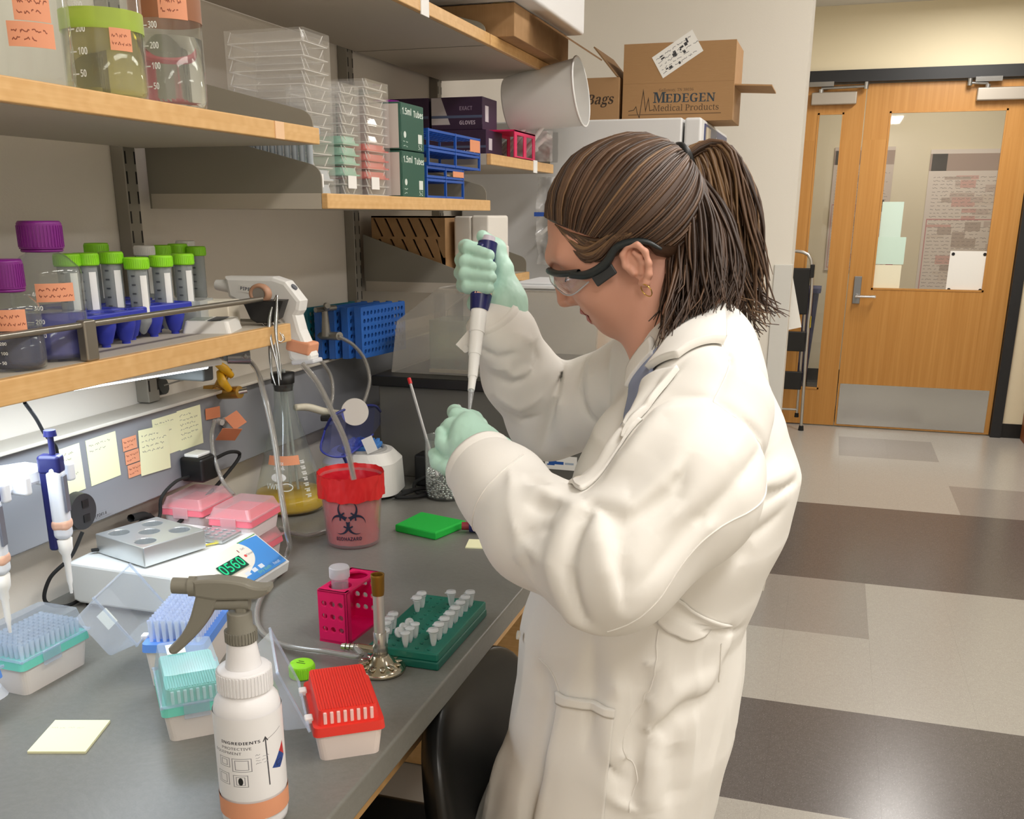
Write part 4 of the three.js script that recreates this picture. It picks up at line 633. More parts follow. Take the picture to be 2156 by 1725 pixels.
bottle('big clear media bottle cut off by the top left corner, two orange labels', [-0.852, 1.635, -0.955], { R: 0.047, Hb: 0.15, labels: [[0.95, 0.074, 0.036, 0.028], [0.88, 0.047, 0.046, 0.024]], scaleA: -0.4 });
bottle('pale yellow media bottle with a lime band between two clear bottles', [-0.852, 1.635, -1.082], { R: 0.0465, Hb: 0.15, labels: [[1.1, 0.062, 0.026, 0.024]], liquid: [0.075, 0xdcd48c, 0.07, 'pale yellow liquid'], band: [0.084, 0.022, 0xc2dc54], scaleA: -0.3 });
bottle('clear media bottle with an orange label nearest the magenta rack on the upper shelf', [-0.85, 1.635, -1.205], { R: 0.0445, Hb: 0.15, labels: [[0.85, 0.118, 0.036, 0.03]], liquid: [0.085, 0xeef0ea, 0.5, 'clear liquid'], band: [0.122, 0.036, 0xb87a52], scaleA: -0.2 });
solo('tube_rack', 'magenta plastic rack standing behind the third bottle on the upper shelf', 'tube rack', [bxc(-0.9, -0.862, 1.635, 1.69, -1.275, -1.283, 0.002), bxc(-0.9, -0.862, 1.686, 1.69, -1.26, -1.283, 0.001), bxc(-0.9, -0.862, 1.635, 1.639, -1.26, -1.283, 0.001), bxc(-0.868, -0.862, 1.635, 1.69, -1.272, -1.278)], mat(0xd40f50, 0.4));
solo('red_box', 'dull red box lying far back on the middle shelf', 'box', bxc(-1.13, -1.04, 1.537, 1.68, -1.56, -1.68, 0.004), mat(0x8e2f34, 0.6));
bottle('large bottle of violet blue liquid with a purple cap on the lowest shelf', [-0.936, 1.327, -1.032], { dye: 0x6a6cc4, R: 0.043, Hb: 0.105, labels: [[0.95, 0.085, 0.045, 0.022]], liquid: [0.058, 0x3a3c8c, 0.012, 'violet blue liquid'], scaleA: 0.0 });
bottle('small purple capped bottle of dark liquid at the left end of the lowest shelf', [-0.913, 1.327, -0.945], { dye: 0x565a80, R: 0.032, Hb: 0.07, labels: [[0.75, 0.06, 0.03, 0.024]], liquid: [0.05, 0x33364e, 0.02, 'dark liquid'], scaleA: -0.1 });
bottle('purple capped bottle showing only a sliver at the left edge of the picture', [-1.02, 1.327, -0.9], { R: 0.04, Hb: 0.1, liquid: [0.06, 0xdde0e4, 0.3, 'clear liquid'], scale: false });
// ---------- conical tubes in blue racks ----------
const tubePl = mat(0xdfe4e6, 0.2, { transmission: 0.72, thickness: 0, ior: 1.45 });
const conBody = lathe([[0, 0], [0.004, 0.002], [0.0125, 0.016], [0.0138, 0.02], [0.0142, 0.1], [0.0134, 0.1], [0.013, 0.022], [0.003, 0.005], [0, 0.004]], 24), conCap = merge([lathe([[0.0142, 0.094], [0.0172, 0.094], [0.0174, 0.096], [0.0174, 0.109], [0.0162, 0.111], [0, 0.111]], 28), ...capRibs(0.0174, 0.014, 0.095, 36)]);
const conStrip = new THREE.CylinderGeometry(0.0145, 0.0145, 0.055, 8, 1, true, 0.55, 0.75).translate(0, 0.058, 0);
const marks = merge(Array.from({ length: 5 }, (_, i) => new THREE.CylinderGeometry(0.0144, 0.0144, 0.0022, 6, 1, true, -0.35, 0.42).translate(0, 0.035 + i * 0.0125, 0)));
const stripMat = mat(0xf2f3f2, 0.6, { side: THREE.DoubleSide }), markMat = mat(0x4c5157, 0.6, { side: THREE.DoubleSide });
function conical(label, p, o = {}) {
  const t = thing('conical_tube', label, 'tube', p, o.turn ?? 0.3, 'conical tubes on the lowest shelf'); t.scale.setScalar(o.s || 1);
  part(t, 'tube_body', conBody, tubePl); part(t, 'screw_cap', conCap, o.cap || lime, null, null, o.cap ? 'white screw cap' : 'lime green screw cap'); part(t, 'graduations', marks, markMat);
  if (o.strip !== false) part(t, 'writing_strip', conStrip, stripMat); if (o.liq) part(t, 'liquid', lathe([[0, 0.006], [0.0125, 0.022], [0.0128, o.liq], [0, o.liq]], 16), mat(0xb9b052, 0.2, { transmission: 0.6, thickness: 0 }), null, null, 'olive yellow liquid');
}
const SY = 1.333;
for (const [u, v, x, y, lab, o] of [
  [142, 560, -1.0, SY + 0.008, 'green capped conical tube half hidden behind the violet bottle', {}], [181, 557, -0.995, SY + 0.008, 'first fully visible green capped conical tube beside the violet bottle', {}], [234, 556, -0.995, SY + 0.008, 'second green capped conical tube right of the violet bottle', {}],
  [289, 572, -0.965, SY, 'front green capped conical tube with a white writing strip, third from the bottle', {}], [340, 569, -0.975, SY, 'front green capped conical tube with a white writing strip, fourth from the bottle', {}], [386, 567, -0.985, SY, 'front green capped conical tube, last of the near row', {}],
  [206, 552, -1.06, SY + 0.018, 'green capped conical tube in the rear row behind the first two', {}], [340, 548, -1.07, SY + 0.016, 'green capped conical tube in the rear row near the wall, left one', { s: 0.95 }], [376, 545, -1.09, SY + 0.016, 'green capped conical tube in the rear row near the wall, right one', { s: 0.95 }], [414, 543, -1.06, SY + 0.014, 'slim green capped tube with olive liquid at the end of the rear row', { s: 0.93, liq: 0.03, strip: false }],
  [306, 548, -1.08, SY + 0.016, 'white capped conical tube in the rear row above the front strip tube', { cap: M.white, s: 0.95 }], [392, 540, -1.11, SY + 0.02, 'white capped conical tube by the wall between two green caps', { cap: M.white, s: 0.95 }]]) { const p = q0(u, v, x); conical(lab, [p[0], y, p[1]], o); }
function q0(u, v, x) { const tb = { 142: [-1.0000, 1.4356, -1.1457], 181: [-0.9950, 1.4363, -1.1764], 234: [-0.9950, 1.4346, -1.2284], 289: [-0.9650, 1.4237, -1.2457], 340: v > 560 ? [-0.9750, 1.4221, -1.3155] : [-1.0700, 1.4300, -1.4462], 386: [-0.9850, 1.4199, -1.3843], 206: [-1.0600, 1.4341, -1.2795], 376: [-1.0900, 1.4291, -1.5211], 414: [-1.0600, 1.4308, -1.5308], 306: [-1.0800, 1.4310, -1.4175], 392: [-1.1100, 1.4309, -1.5719] }; const p = tb[u]; return [p[0], p[2]]; }
{
  const rb = mat(0x2f3bb0, 0.42);
  const rack = (label, cx, cz, len, turn, wd = 0.075) => {
    const t = thing('conical_tube_rack', label, 'tube rack', [cx, 1.327, cz], turn, 'blue racks on the lowest shelf'), n = Math.round(len / 0.042);
    const top = rrect(wd, len, 0.006); for (let i = 0; i < n; i++) for (const s of [-1, 1]) hole(top, s * wd * 0.235, (i - (n - 1) / 2) * len / n, 0.0152);
    part(t, 'top_plate', extrude(top, 0.012, 0.002, 12).rotateX(-PI / 2).translate(0, 0.036, 0), rb);
    for (let i = 0; i < n; i++) for (const s of [-1, 1]) part(t, 'tube_cup', lathe([[0.017, 0.04], [0.0155, 0.026], [0.009, 0.006], [0.006, 0.004], [0.006, 0], [0.0155, 0.0]].slice(0, 5), 16), rb, [s * wd * 0.235, 0, (i - (n - 1) / 2) * len / n]);
  };
  rack('blue tube rack with rounded cups beside the violet bottle', -0.97, -1.145, 0.135, 0.05, 0.08); rack('blue tube rack under the last green capped tubes', -0.985, -1.275, 0.135, -0.12); rack('blue tube rack at the back near the wall under the rear row', -1.078, -1.25, 0.26, 0.0, 0.07);
}
// ---------- clutter at the end of the lowest shelf ----------
{
  const cl = thing('tip_tray', 'clear plastic tray of cream pieces behind the timer', 'tray', [-1.01, 1.327, -1.4], 0.3);
  part(cl, 'tray', [box(0.09, 0.004, 0.07).translate(0, 0.002, 0), ...[-1, 1].map(s => box(0.09, 0.044, 0.002).translate(0, 0.022, s * 0.034)), ...[-1, 1].map(s => box(0.002, 0.044, 0.07).translate(s * 0.044, 0.022, 0))], M.frosted); for (let i = 0; i < 3; i++) part(cl, 'cream_block', box(0.07, 0.008, 0.05, 0.002), mat(0xe9ddc0, 0.6), [0, 0.009 + i * 0.0092, 0]);
  const wb = thing('paper_box', 'small cream cardboard box next to the clear tray', 'box', [-0.965, 1.327, -1.445], 0.2); part(wb, 'carton', box(0.05, 0.034, 0.05, 0.002), mat(0xeae0cc, 0.7), [0, 0.017, 0]); part(wb, 'carton_lid', box(0.052, 0.008, 0.052, 0.002), mat(0xf0ead9, 0.7), [0, 0.037, 0]);
  const tm = thing('lab_timer', 'flat white lab timer with a dark print strip on the shelf edge', 'timer', [-0.93, 1.327, -1.37], 0.35); part(tm, 'case', frustum(0.075, 0.085, 0.066, 0.076, 0.018, 0.006), M.whitePlastic); part(tm, 'print_strip', box(0.02, 0.0008, 0.06), mat(0x3d4048, 0.5), [0.01, 0.0186, 0]); part(tm, 'display', box(0.026, 0.0008, 0.05), mat(0x8d958c, 0.3), [-0.018, 0.0186, 0]);
}
{ // binder clip and forceps at the shelf end
  const c = thing('binder_clip', 'big black binder clip gripping the shelf end', 'clip', [-0.892, 1.352, -1.47], 0.25);
  const s = poly([[-0.034, 0.016], [0.034, 0.016], [0.022, -0.014], [0.012, -0.02], [-0.012, -0.02], [-0.022, -0.014]]); part(c, 'spring_body', extrude(s, 0.04, 0.002).translate(0, 0, -0.02), M.black);
  for (const k of [-1, 1]) part(c, 'wire_handle', tube([[-0.01, -0.016, k * 0.008], [0.012, -0.04, k * 0.012], [0.022, -0.052, k * 0.008], [0.026, -0.048, k * 0.004], [0.008, -0.016, k * 0.006]], 0.0012, 30, 6), M.chrome);
  const rl = thing('tape_roll', 'round brown tape roll resting on the binder clip', 'tape', [-0.9, 1.378, -1.468]); rl.scale.setScalar(0.8); part(rl, 'roll', new THREE.TorusGeometry(0.0185, 0.0065, 10, 30, PI * 2).scale(1, 0.85, 1.6).translate(0, 0, 0), mat(0xb98d72, 0.5)); part(rl, 'core', at(cyl(0.014, 0.014, 0.016, 20), 0, 0, -0.008, PI / 2).translate(0, 0, 0), mat(0x8f8880, 0.6));
  const fm = mat(0xaeb0b0, 0.22, { metalness: 0.95 });
  for (const [label, P] of [['steel forceps hanging nearest the shelf corner with a looped end', [[-0.8659, 1.3767, -1.4623], [-0.8684, 1.3484, -1.4524], [-0.8671, 1.3187, -1.4433], [-0.8547, 1.2740, -1.4328], [-0.8466, 1.2442, -1.4258]]], ['slim steel forceps hanging behind the looped pair', [[-0.8806, 1.3224, -1.4621], [-0.8742, 1.2862, -1.4525], [-0.8668, 1.2485, -1.4428], [-0.8622, 1.2320, -1.4389]]]]) {
    const t = thing('forceps', label, 'forceps', [0, 0, 0], 0, 'forceps at the shelf end');
    for (const k of [-1, 1]) part(t, 'blade', taper(P.map((p, i) => [p[0] + k * [0.001, 0.006, 0.0065, 0.004, 0.0005][Math.min(i, 4)], p[1], p[2] + k * 0.001]), [0.0018, 0.0032, 0.003, 0.0018, 0.0008], 26, 8), fm);
  }
}
{ // pipetting gun hung at the shelf end
  const t = thing('pipette_gun', 'white pipetting gun with orange tape hanging at the shelf end', 'pipetting aid', [0, 0.013, 0]), z = -1.54, w = mat(0xf0efec, 0.35);
  const sh = new THREE.Shape(); const P = [[-1.005, 1.388], [-1.0, 1.352], [-0.96, 1.333], [-0.91, 1.325], [-0.897, 1.312], [-0.893, 1.28], [-0.888, 1.25], [-0.878, 1.243], [-0.845, 1.247], [-0.843, 1.257], [-0.862, 1.3], [-0.868, 1.325], [-0.862, 1.333], [-0.858, 1.35], [-0.885, 1.382], [-0.91, 1.389]];
  sh.setFromPoints(P.map(p => new THREE.Vector2(...p))); part(t, 'body', extrude(sh, 0.032, 0.007, 6).translate(0, 0, z - 0.016), w);
  const tx = canvasTex(256, 64, (x, ww, h) => { x.fillStyle = '#efeeea'; x.fillRect(0, 0, ww, h); x.fillStyle = '#4d5260'; x.font = 'bold 40px sans-serif'; x.fillText('PIPETTE AID', 6, 46); }); part(t, 'printed_name', sheet(0.06, 0.013), mat(0xffffff, 0.4, { map: tx }), [-0.945, 1.366, z + 0.0164], [0, 0, -0.1]);
  part(t, 'indicator', at(cyl(0.006, 0.006, 0.003, 14), -0.876, 1.371, z + 0.004, 0, 0, -0.75), mat(0x6d7078, 0.4)); part(t, 'tape_wrap', at(box(0.046, 0.022, 0.036, 0.004), -0.868, 1.272, z, 0, 0, -0.2), mat(0xe6a07c, 0.6), null, null, 'orange tape around the handle'); part(t, 'foot_cap', at(box(0.045, 0.008, 0.034, 0.003), -0.861, 1.246, z, 0, 0, 0.1), mat(0xd9dbe0, 0.3));
  part(t, 'nose_cone', bar([-1.0, 1.37, z], [-1.03, 1.372, z], 0.012, 14, 0.009), w);
}
// ---------- wall taps ----------
{
  const br = M.brass, yl = mat(0xd8a316, 0.4);
  const t = thing('gas_valve', 'brass wall gas valve with two yellow handles under the lowest shelf', 'valve');
  part(t, 'body', [bar([-1.1650, 1.1640, -1.6602], [-1.0700, 1.1752, -1.6470], 0.012, 14), bar([-1.1100, 1.1848, -1.6371], [-1.1000, 1.2188, -1.6590], 0.009, 12), bar([-1.1500, 1.1677, -1.6545], [-1.1300, 1.1702, -1.6571], 0.017, 6)], br); part(t, 'nozzle', bar([-1.0750, 1.1750, -1.6466], [-1.0600, 1.1779, -1.6565], 0.0055, 10), M.chrome);
  part(t, 'wing_handle', [taper([[-1.1000, 1.2364, -1.6169], [-1.0900, 1.2236, -1.6282], [-1.0850, 1.2057, -1.6469]], [0.006, 0.009, 0.006], 14, 8)], yl, null, null, 'yellow handle'); part(t, 'wing_handle', [taper([[-1.1000, 1.2166, -1.6297], [-1.0900, 1.2001, -1.6216], [-1.0850, 1.1797, -1.6367]], [0.006, 0.009, 0.006], 14, 8)], yl, null, null, 'yellow handle'); part(t, 'pipe_stub', bar([-1.1650, 1.1998, -1.5246], [-1.1500, 1.2030, -1.5256], 0.016, 12), mat(0x3a3d3c, 0.5));
  part(t, 'wall_wire', tube([[-1.1500, 1.2030, -1.5256], [-1.1300, 1.2097, -1.5457], [-1.1200, 1.2116, -1.5711]], 0.0015, 16, 6), M.rail);
  const n = thing('hose_nozzle', 'grey conical hose nozzle under the shelf feeding the gas hose', 'nozzle'); part(n, 'cone', bar([-1.0200, 1.2592, -1.5382], [-0.9900, 1.2589, -1.5632], 0.012, 18, 0.0145), mat(0x8b8c8d, 0.3, { metalness: 0.8 })); part(n, 'stem', bar([-1.0200, 1.2592, -1.5382], [WX, 1.27, -1.6], 0.008, 12), M.steel);
  const v = thing('wall_tap', 'grey wall tap with a cross handle beside the blue racks', 'tap'); const gm = mat(0x8f8d88, 0.35, { metalness: 0.7 });
  part(v, 'wall_flange', at(cyl(0.024, 0.02, 0.014, 24), ...[-1.1650, 1.2316, -2.0922], 0, 0, -PI / 2), gm); part(v, 'spout', [bar([-1.1650, 1.2309, -2.0990], [-1.0500, 1.2404, -2.0324], 0.0095, 14)], gm); part(v, 'valve_stem', [bar([-1.0900, 1.2375, -2.0446], [-1.0900, 1.2941, -2.0440], 0.011, 14, 0.007)], gm); part(v, 'cross_handle', [bar([-1.1000, 1.2981, -2.0185], [-1.0800, 1.2991, -2.0761], 0.006, 10), bar([-1.1200, 1.2872, -2.1002], [-1.0500, 1.3118, -1.9833], 0.006, 10), at(new THREE.SphereGeometry(0.006, 10, 8), ...[-1.0900, 1.3063, -2.0499])], gm);
}
// ---------- raceway clutter ----------
{
  const X = -1.1193, note = (label, z, y, w, h, rot, t, dx = 0) => solo('sticky_note', label, 'sticky note', sheet(w, h), t, [X + dx, y, z], [0, PI / 2, rot], 'sticky notes on the raceway');
  const nm = [2, 3, 4, 5, 6].map(r => mat(0xffffff, 0.8, { map: noteTex(Math.min(r, 6), '#8e8f7c', 36) }));
  note('leftmost sticky note half hidden behind the hanging pipette', -1.222, 1.116, 0.076, 0.076, 0.03, nm[3]); note('square sticky note with faint lines, second from the left on the raceway', -1.31, 1.118, 0.072, 0.076, 0.02, nm[0]);
  note('sticky note overlapping the orange labels on the raceway', -1.44, 1.104, 0.082, 0.08, -0.05, nm[2], 0.0015); note('sticky note partly covered, second from the right on the raceway', -1.478, 1.122, 0.072, 0.07, 0.0, nm[1]); note('rightmost sticky note on the raceway, full of handwriting', -1.55, 1.122, 0.072, 0.074, 0.0, nm[4]);
  const om = labelMat(); for (const [i, lab] of [[0, 'top orange tape label between the sticky notes'], [1, 'middle orange tape label between the sticky notes'], [2, 'bottom orange tape label between the sticky notes']]) solo('tape_label', lab, 'label', sheet(0.036, 0.022), om, [X + 0.0006, 1.129 - i * 0.024, -1.377 - 0.003 * i], [0, PI / 2, 0], 'orange tape labels on the raceway');
  const o = thing('wall_outlet', 'round black power socket on the raceway behind the pipette', 'socket', [X, 1.05, -1.232]); part(o, 'face', at(cyl(0.031, 0.029, 0.016, 32), 0, 0, 0, 0, 0, -PI / 2), mat(0x2a2a2c, 0.45)); for (const y of [0.012, -0.012]) part(o, 'slot', bxc(0.0155, 0.0172, y - 0.006, y + 0.006, -0.012, 0.002), M.black);
  const pt = canvasTex(128, 32, (x, w, h) => { x.fillStyle = '#8b8d92'; x.fillRect(0, 0, w, h); x.fillStyle = '#2a2a2c'; x.font = 'bold 26px sans-serif'; x.fillText('P241.4', 6, 26); }); solo('socket_label', 'small printed socket number on the lower edge of the raceway', 'label', sheet(0.038, 0.009), mat(0xffffff, 0.5, { map: pt }), [X, 1.028, -1.295], [0, PI / 2, 0]);
  const a = thing('power_adapter', 'black plug in power adapter on the raceway with a trailing cable', 'power adapter', [X, 1.052, -1.53]); part(a, 'block', box(0.05, 0.046, 0.052, 0.006), M.black, [0.026, 0, 0]); part(a, 'white_top', box(0.03, 0.006, 0.04, 0.002), M.white, [0.024, 0.026, 0]);
  part(a, 'cable', tube([[0.03, 0.005, -0.026], [0.035, 0.01, -0.09], [0.03, -0.005, -0.13], [0.03, -0.04, -0.06], [0.035, -0.07, 0.05], [0.035, -0.09, 0.12], [0.03, -0.11, 0.16], [0.03, -0.125, 0.19]], 0.0035, 60, 8), M.rubber); part(a, 'plug_cable', tube([[0.02, -0.012, 0.026], [0.025, -0.01, 0.075], [0.02, -0.03, 0.11], [0.015, -0.065, 0.115], [0.012, -0.1, 0.18], [0.02, -0.13, 0.2]], 0.003, 50, 8), M.rubber);
  const h = thing('looped_cable', 'black power cable looping behind the heat block', 'cord'); part(h, 'cord', tube([[-1.1, 1.02, -1.22], [-1.11, 0.985, -1.20], [-1.13, 0.955, -1.17], [-1.135, 0.92, -1.16], [-1.12, 0.906, -1.18], [-1.118, 0.905, -1.24]], 0.003, 50, 8), M.rubber); part(h, 'top_cord', tube([[-1.105, 0.982, -1.24], [-1.08, 0.981, -1.27], [-1.09, 0.981, -1.33], [-1.12, 0.982, -1.37], [-1.135, 0.985, -1.43]], 0.003, 40, 8), M.rubber); part(h, 'cable_bundle', tube([[-1.12, 1.0, -1.36], [-1.135, 0.985, -1.42], [-1.14, 0.96, -1.45], [-1.12, 0.935, -1.44]], 0.007, 30, 8), M.rubber);
  const lc = thing('lamp_cord', 'thin black lamp cord hanging from the lowest shelf', 'cord'); part(lc, 'cord', tube([[-0.9850, 1.2693, -1.0203], [-1.0000, 1.2425, -1.0510], [-1.0200, 1.2115, -1.0849], [-1.0400, 1.1834, -1.1235], [-1.0600, 1.1537, -1.1446], [-1.1100, 1.1114, -1.1960]], 0.0026, 40, 6), M.rubber);
  const g = thing('taped_valve', 'grey wall valve wrapped in orange tape flags above the pink boxes', 'valve'); const p0 = [-1.1000, 1.1051, -1.6426]; part(g, 'valve_body', [bar([-1.1200, 1.1149, -1.6583], [-1.0850, 1.0910, -1.6471], 0.009, 12), bar([-1.1200, 1.1204, -1.6299], [-1.1000, 1.1180, -1.6249], 0.006, 10)], mat(0xb9b5b0, 0.4)); for (const [u, r, w, hh] of [[[-1.1120, 1.1379, -1.6141], 0.1, 0.032, 0.022], [[-1.0900, 1.1174, -1.6554], 0.9, 0.034, 0.03], [[-1.0850, 1.0963, -1.6214], -0.5, 0.045, 0.032]]) part(g, 'tape_flag', at(box(w, hh, 0.001), 0, 0, 0, 0.2, PI / 2 - 0.4, r).translate(...u), mat(0xcf7f58, 0.7), null, null, 'orange tape flag');
}
// ---------- hanging pipettes ----------
{
  const X = -1.0, st = thing('pipette_stand', 'pale plastic pipette stand at the left edge holding two pipettes', 'pipette stand', [X, BY, -0.93]);
  const pl = mat(0xe9edf5, 0.35);
  part(st, 'column', [cyl(0.012, 0.012, 0.28, 16).translate(-0.055, 0, 0.05), frustum(0.12, 0.12, 0.11, 0.11, 0.012, 0.02).translate(-0.04, 0, 0.06)], pl);
  const s = new THREE.Shape(); s.moveTo(-0.07, -0.1); s.lineTo(0.01, -0.08); s.quadraticCurveTo(0.03, 0.0, 0.014, 0.06); s.lineTo(0.014, 0.12); s.lineTo(-0.03, 0.125); s.quadraticCurveTo(-0.07, 0.06, -0.08, 0.0); s.closePath(); const hh = new THREE.Path(); hh.ellipse(-0.035, 0.05, 0.012, 0.02, 0, 2 * PI, true); s.holes.push(hh);
  part(st, 'holder_plate', extrude(s, 0.022, 0.005, 8).rotateX(-PI / 2).translate(0, 0.258, 0), pl);
  for (const z of [-0.135, -0.105, -0.055, -0.02]) part(st, 'holder_hook', box(0.034, 0.026, 0.013, 0.004), pl, [0.02, 0.268, z]);
  const pip = (label, z, x = X + 0.036, dy = 0) => {
    const t = thing('pipette', label, 'pipette', [x, 1.004 + dy, z], 0.35, 'pipettes hanging in the stand');
    part(t, 'handle', [box(0.022, 0.1, 0.024, 0.008).translate(0, 0.125, 0)], mat(0xe4e9f2, 0.35)); part(t, 'grip_spine', [box(0.012, 0.112, 0.02, 0.004).translate(-0.012, 0.116, 0), box(0.03, 0.026, 0.022, 0.005).translate(-0.004, 0.18, 0)], M.navy, null, null, 'navy blue spine and head');
    part(t, 'plunger', [cyl(0.004, 0.004, 0.03, 12).translate(0, 0.19, 0), cyl(0.0085, 0.0075, 0.008, 16).translate(0, 0.218, 0)], M.navy); part(t, 'volume_window', at(box(0.003, 0.05, 0.012), 0.0125, 0.14, 0.004), mat(0x6a6d78, 0.3)); part(t, 'tape_wrap', box(0.0245, 0.019, 0.0262, 0.008), mat(0xe8b9a0, 0.6), [0, 0.096, 0], null, 'peach tape wrap');
    part(t, 'shaft', lathe([[0, 0], [0.002, 0], [0.0026, 0.012], [0.0038, 0.018], [0.0044, 0.045], [0.0056, 0.047], [0.0056, 0.056], [0.0095, 0.064], [0.0105, 0.08], [0, 0.08]], 18), M.white, [0, -0.005, 0]);
  };
  pip('hanging blue and white pipette in front of the round socket', -1.04, X + 0.03); pip('hanging blue and white pipette cut off at the left edge', -0.926, X + 0.03, -0.012);
}
// ---------- middle and far shelves ----------
const acr = mat(0xffffff, 0.06, { transmission: 0.96, thickness: 0, ior: 1.4 });
function sleeve(label, x0, x1, z0, z1, y0, y1, n, fill) {
  const t = thing('plate_stack', label, 'plastic stack'), cx = (x0 + x1) / 2, cz = (z0 + z1) / 2, w = x1 - x0, d = z0 - z1, g = (y1 - y0) / n;
  part(t, 'clear_sleeve', [bxc(x0, x1, y0, y1, z0, z0 - 0.0015), bxc(x0, x1, y0, y1, z1 + 0.0015, z1), bxc(x0, x0 + 0.0015, y0, y1, z0, z1), bxc(x1 - 0.0015, x1, y0, y1, z0, z1)], acr);
  for (let i = 0; i < n; i++) { const f = fill && fill.find(q => i >= q[0] && i < q[1]); part(t, 'plate', openShell(w - 0.008, d - 0.008, w - 0.014, d - 0.014, g * 0.8, 0.01), f ? mat(f[2], 0.3, { transmission: 0.35, thickness: 0 }) : acr, [cx, y0 + i * g + 0.001, cz], [0, 0, (i % 2 ? 1 : -1) * 0.02]); }
  { const rm = []; for (let i = 0; i < n; i++) { const y = y0 + i * g + 0.002, e = 0.0012; for (const s of [-1, 1]) { rm.push(at(box(w - 0.006, e, e * 1.4), cx, y, cz + s * (d / 2 - 0.004))); rm.push(at(box(e * 1.4, e, d - 0.006), cx + s * (w / 2 - 0.004), y, cz)); rm.push(at(box(e, g * 0.95, e), cx + s * (w / 2 - 0.006), y + g * 0.45, cz + d / 2 - 0.006, 0.55 * s)); rm.push(at(box(e, g * 0.95, e), cx + w / 2 - 0.006, y + g * 0.45, cz + s * (d / 2 - 0.02), 0.75 * s)); } } const q = part(t, 'plate_rims', rm, mat(0xf4f2ef, 0.25, { transmission: 0.2, thickness: 0 })); q.userData.kind = 'stuff'; }
  part(t, 'paper_label', bxc(x1, x1 + 0.001, y0 + 0.012, y0 + 0.034, z0 - 0.012, z0 - 0.045), mat(0xf2f1ee, 0.7), null, null, 'small white label'); return t;
}
sleeve('tallest clear sleeve of stacked plates, nearest on the middle shelf', -1.01, -0.862, -1.59, -1.682, 1.537, 1.797, 12, [[0, 2, 0xdfe6ec]]);
sleeve('clear sleeve of stacked plates with mint ones at the bottom', -0.96, -0.85, -1.695, -1.765, 1.537, 1.725, 11, [[2, 6, 0xaee3cc]]);
sleeve('clear sleeve of stacked plates with coral ones at the bottom', -0.95, -0.84, -1.772, -1.872, 1.537, 1.74, 13, [[2, 6, 0xf27a72]]);
{ // blue tube tray behind the sleeves
  const t = thing('tube_tray', 'pale blue tray of upright tubes deep on the middle shelf', 'tray', [-0.93, 1.537, -1.558]); part(t, 'tray_body', box(0.2, 0.012, 0.03, 0.003), mat(0xa9c4e8, 0.4), [0, 0.098, 0]); const g = []; for (let i = 0; i < 14; i++) part(t, 'tube', cyl(0.0055, 0.0055, 0.092, 10), mat(0xc8d2da, 0.3, { transmission: 0.3, thickness: 0 }), [-0.09 + i * 0.0138, 0, 0.006]); 
}
const prism = (label, x0, x1, y0, y1, z0, z1, col, tex) => { const t = thing('reagent_box', label, 'box'); part(t, 'carton', bxc(x0, x1, y0, y1, z0, z1, 0.0015), mat(col, 0.5)); return t; };
for (const [y, lab] of [[1.537, 'lower dark green glove box on the middle shelf'], [1.625, 'upper dark green glove box on the middle shelf']]) {
  const b = prism(lab, -0.96, -0.822, y, y + 0.0865, -1.885, -2.0, 0x2c5a4c); const tx = canvasTex(256, 192, (x, w, h) => { x.fillStyle = '#2c5a4c'; x.fillRect(0, 0, w, h); x.fillStyle = '#dfe8e2'; x.font = 'bold 40px sans-serif'; x.fillText('1.5ml', 14, 46); x.fillText('Tubes', 140, 50); x.fillRect(190, 120, 46, 40); x.font = '30px sans-serif'; x.fillText('5-2', 190, 186); x.beginPath(); x.arc(40, 130, 14, 0, 7); x.fill(); scribble(x, 22, 160, 60, 2, 18, '#c3d3ca', 3, 6); });
  part(b, 'printed_front', sheet(0.113, 0.084), mat(0xffffff, 0.5, { map: tx }), [-0.8214, y + 0.0432, -1.9425], [0, PI / 2, 0]); part(b, 'pale_side', bxc(-0.955, -0.826, y + 0.003, y + 0.083, -1.8845, -1.8838), mat(0xcfc4bd, 0.6));
}
{ const c = thing('purple_capped_jar', 'pale jar with a purple cap behind the green boxes', 'jar', [-0.93, 1.537, -2.06]); part(c, 'jar', lathe([[0, 0], [0.03, 0], [0.032, 0.004], [0.032, 0.15], [0.024, 0.165], [0.024, 0.172], [0, 0.172]], 24), M.frosted); part(c, 'screw_cap', [lathe([[0.026, 0.168], [0.028, 0.17], [0.028, 0.195], [0, 0.196]], 24)], purple); }
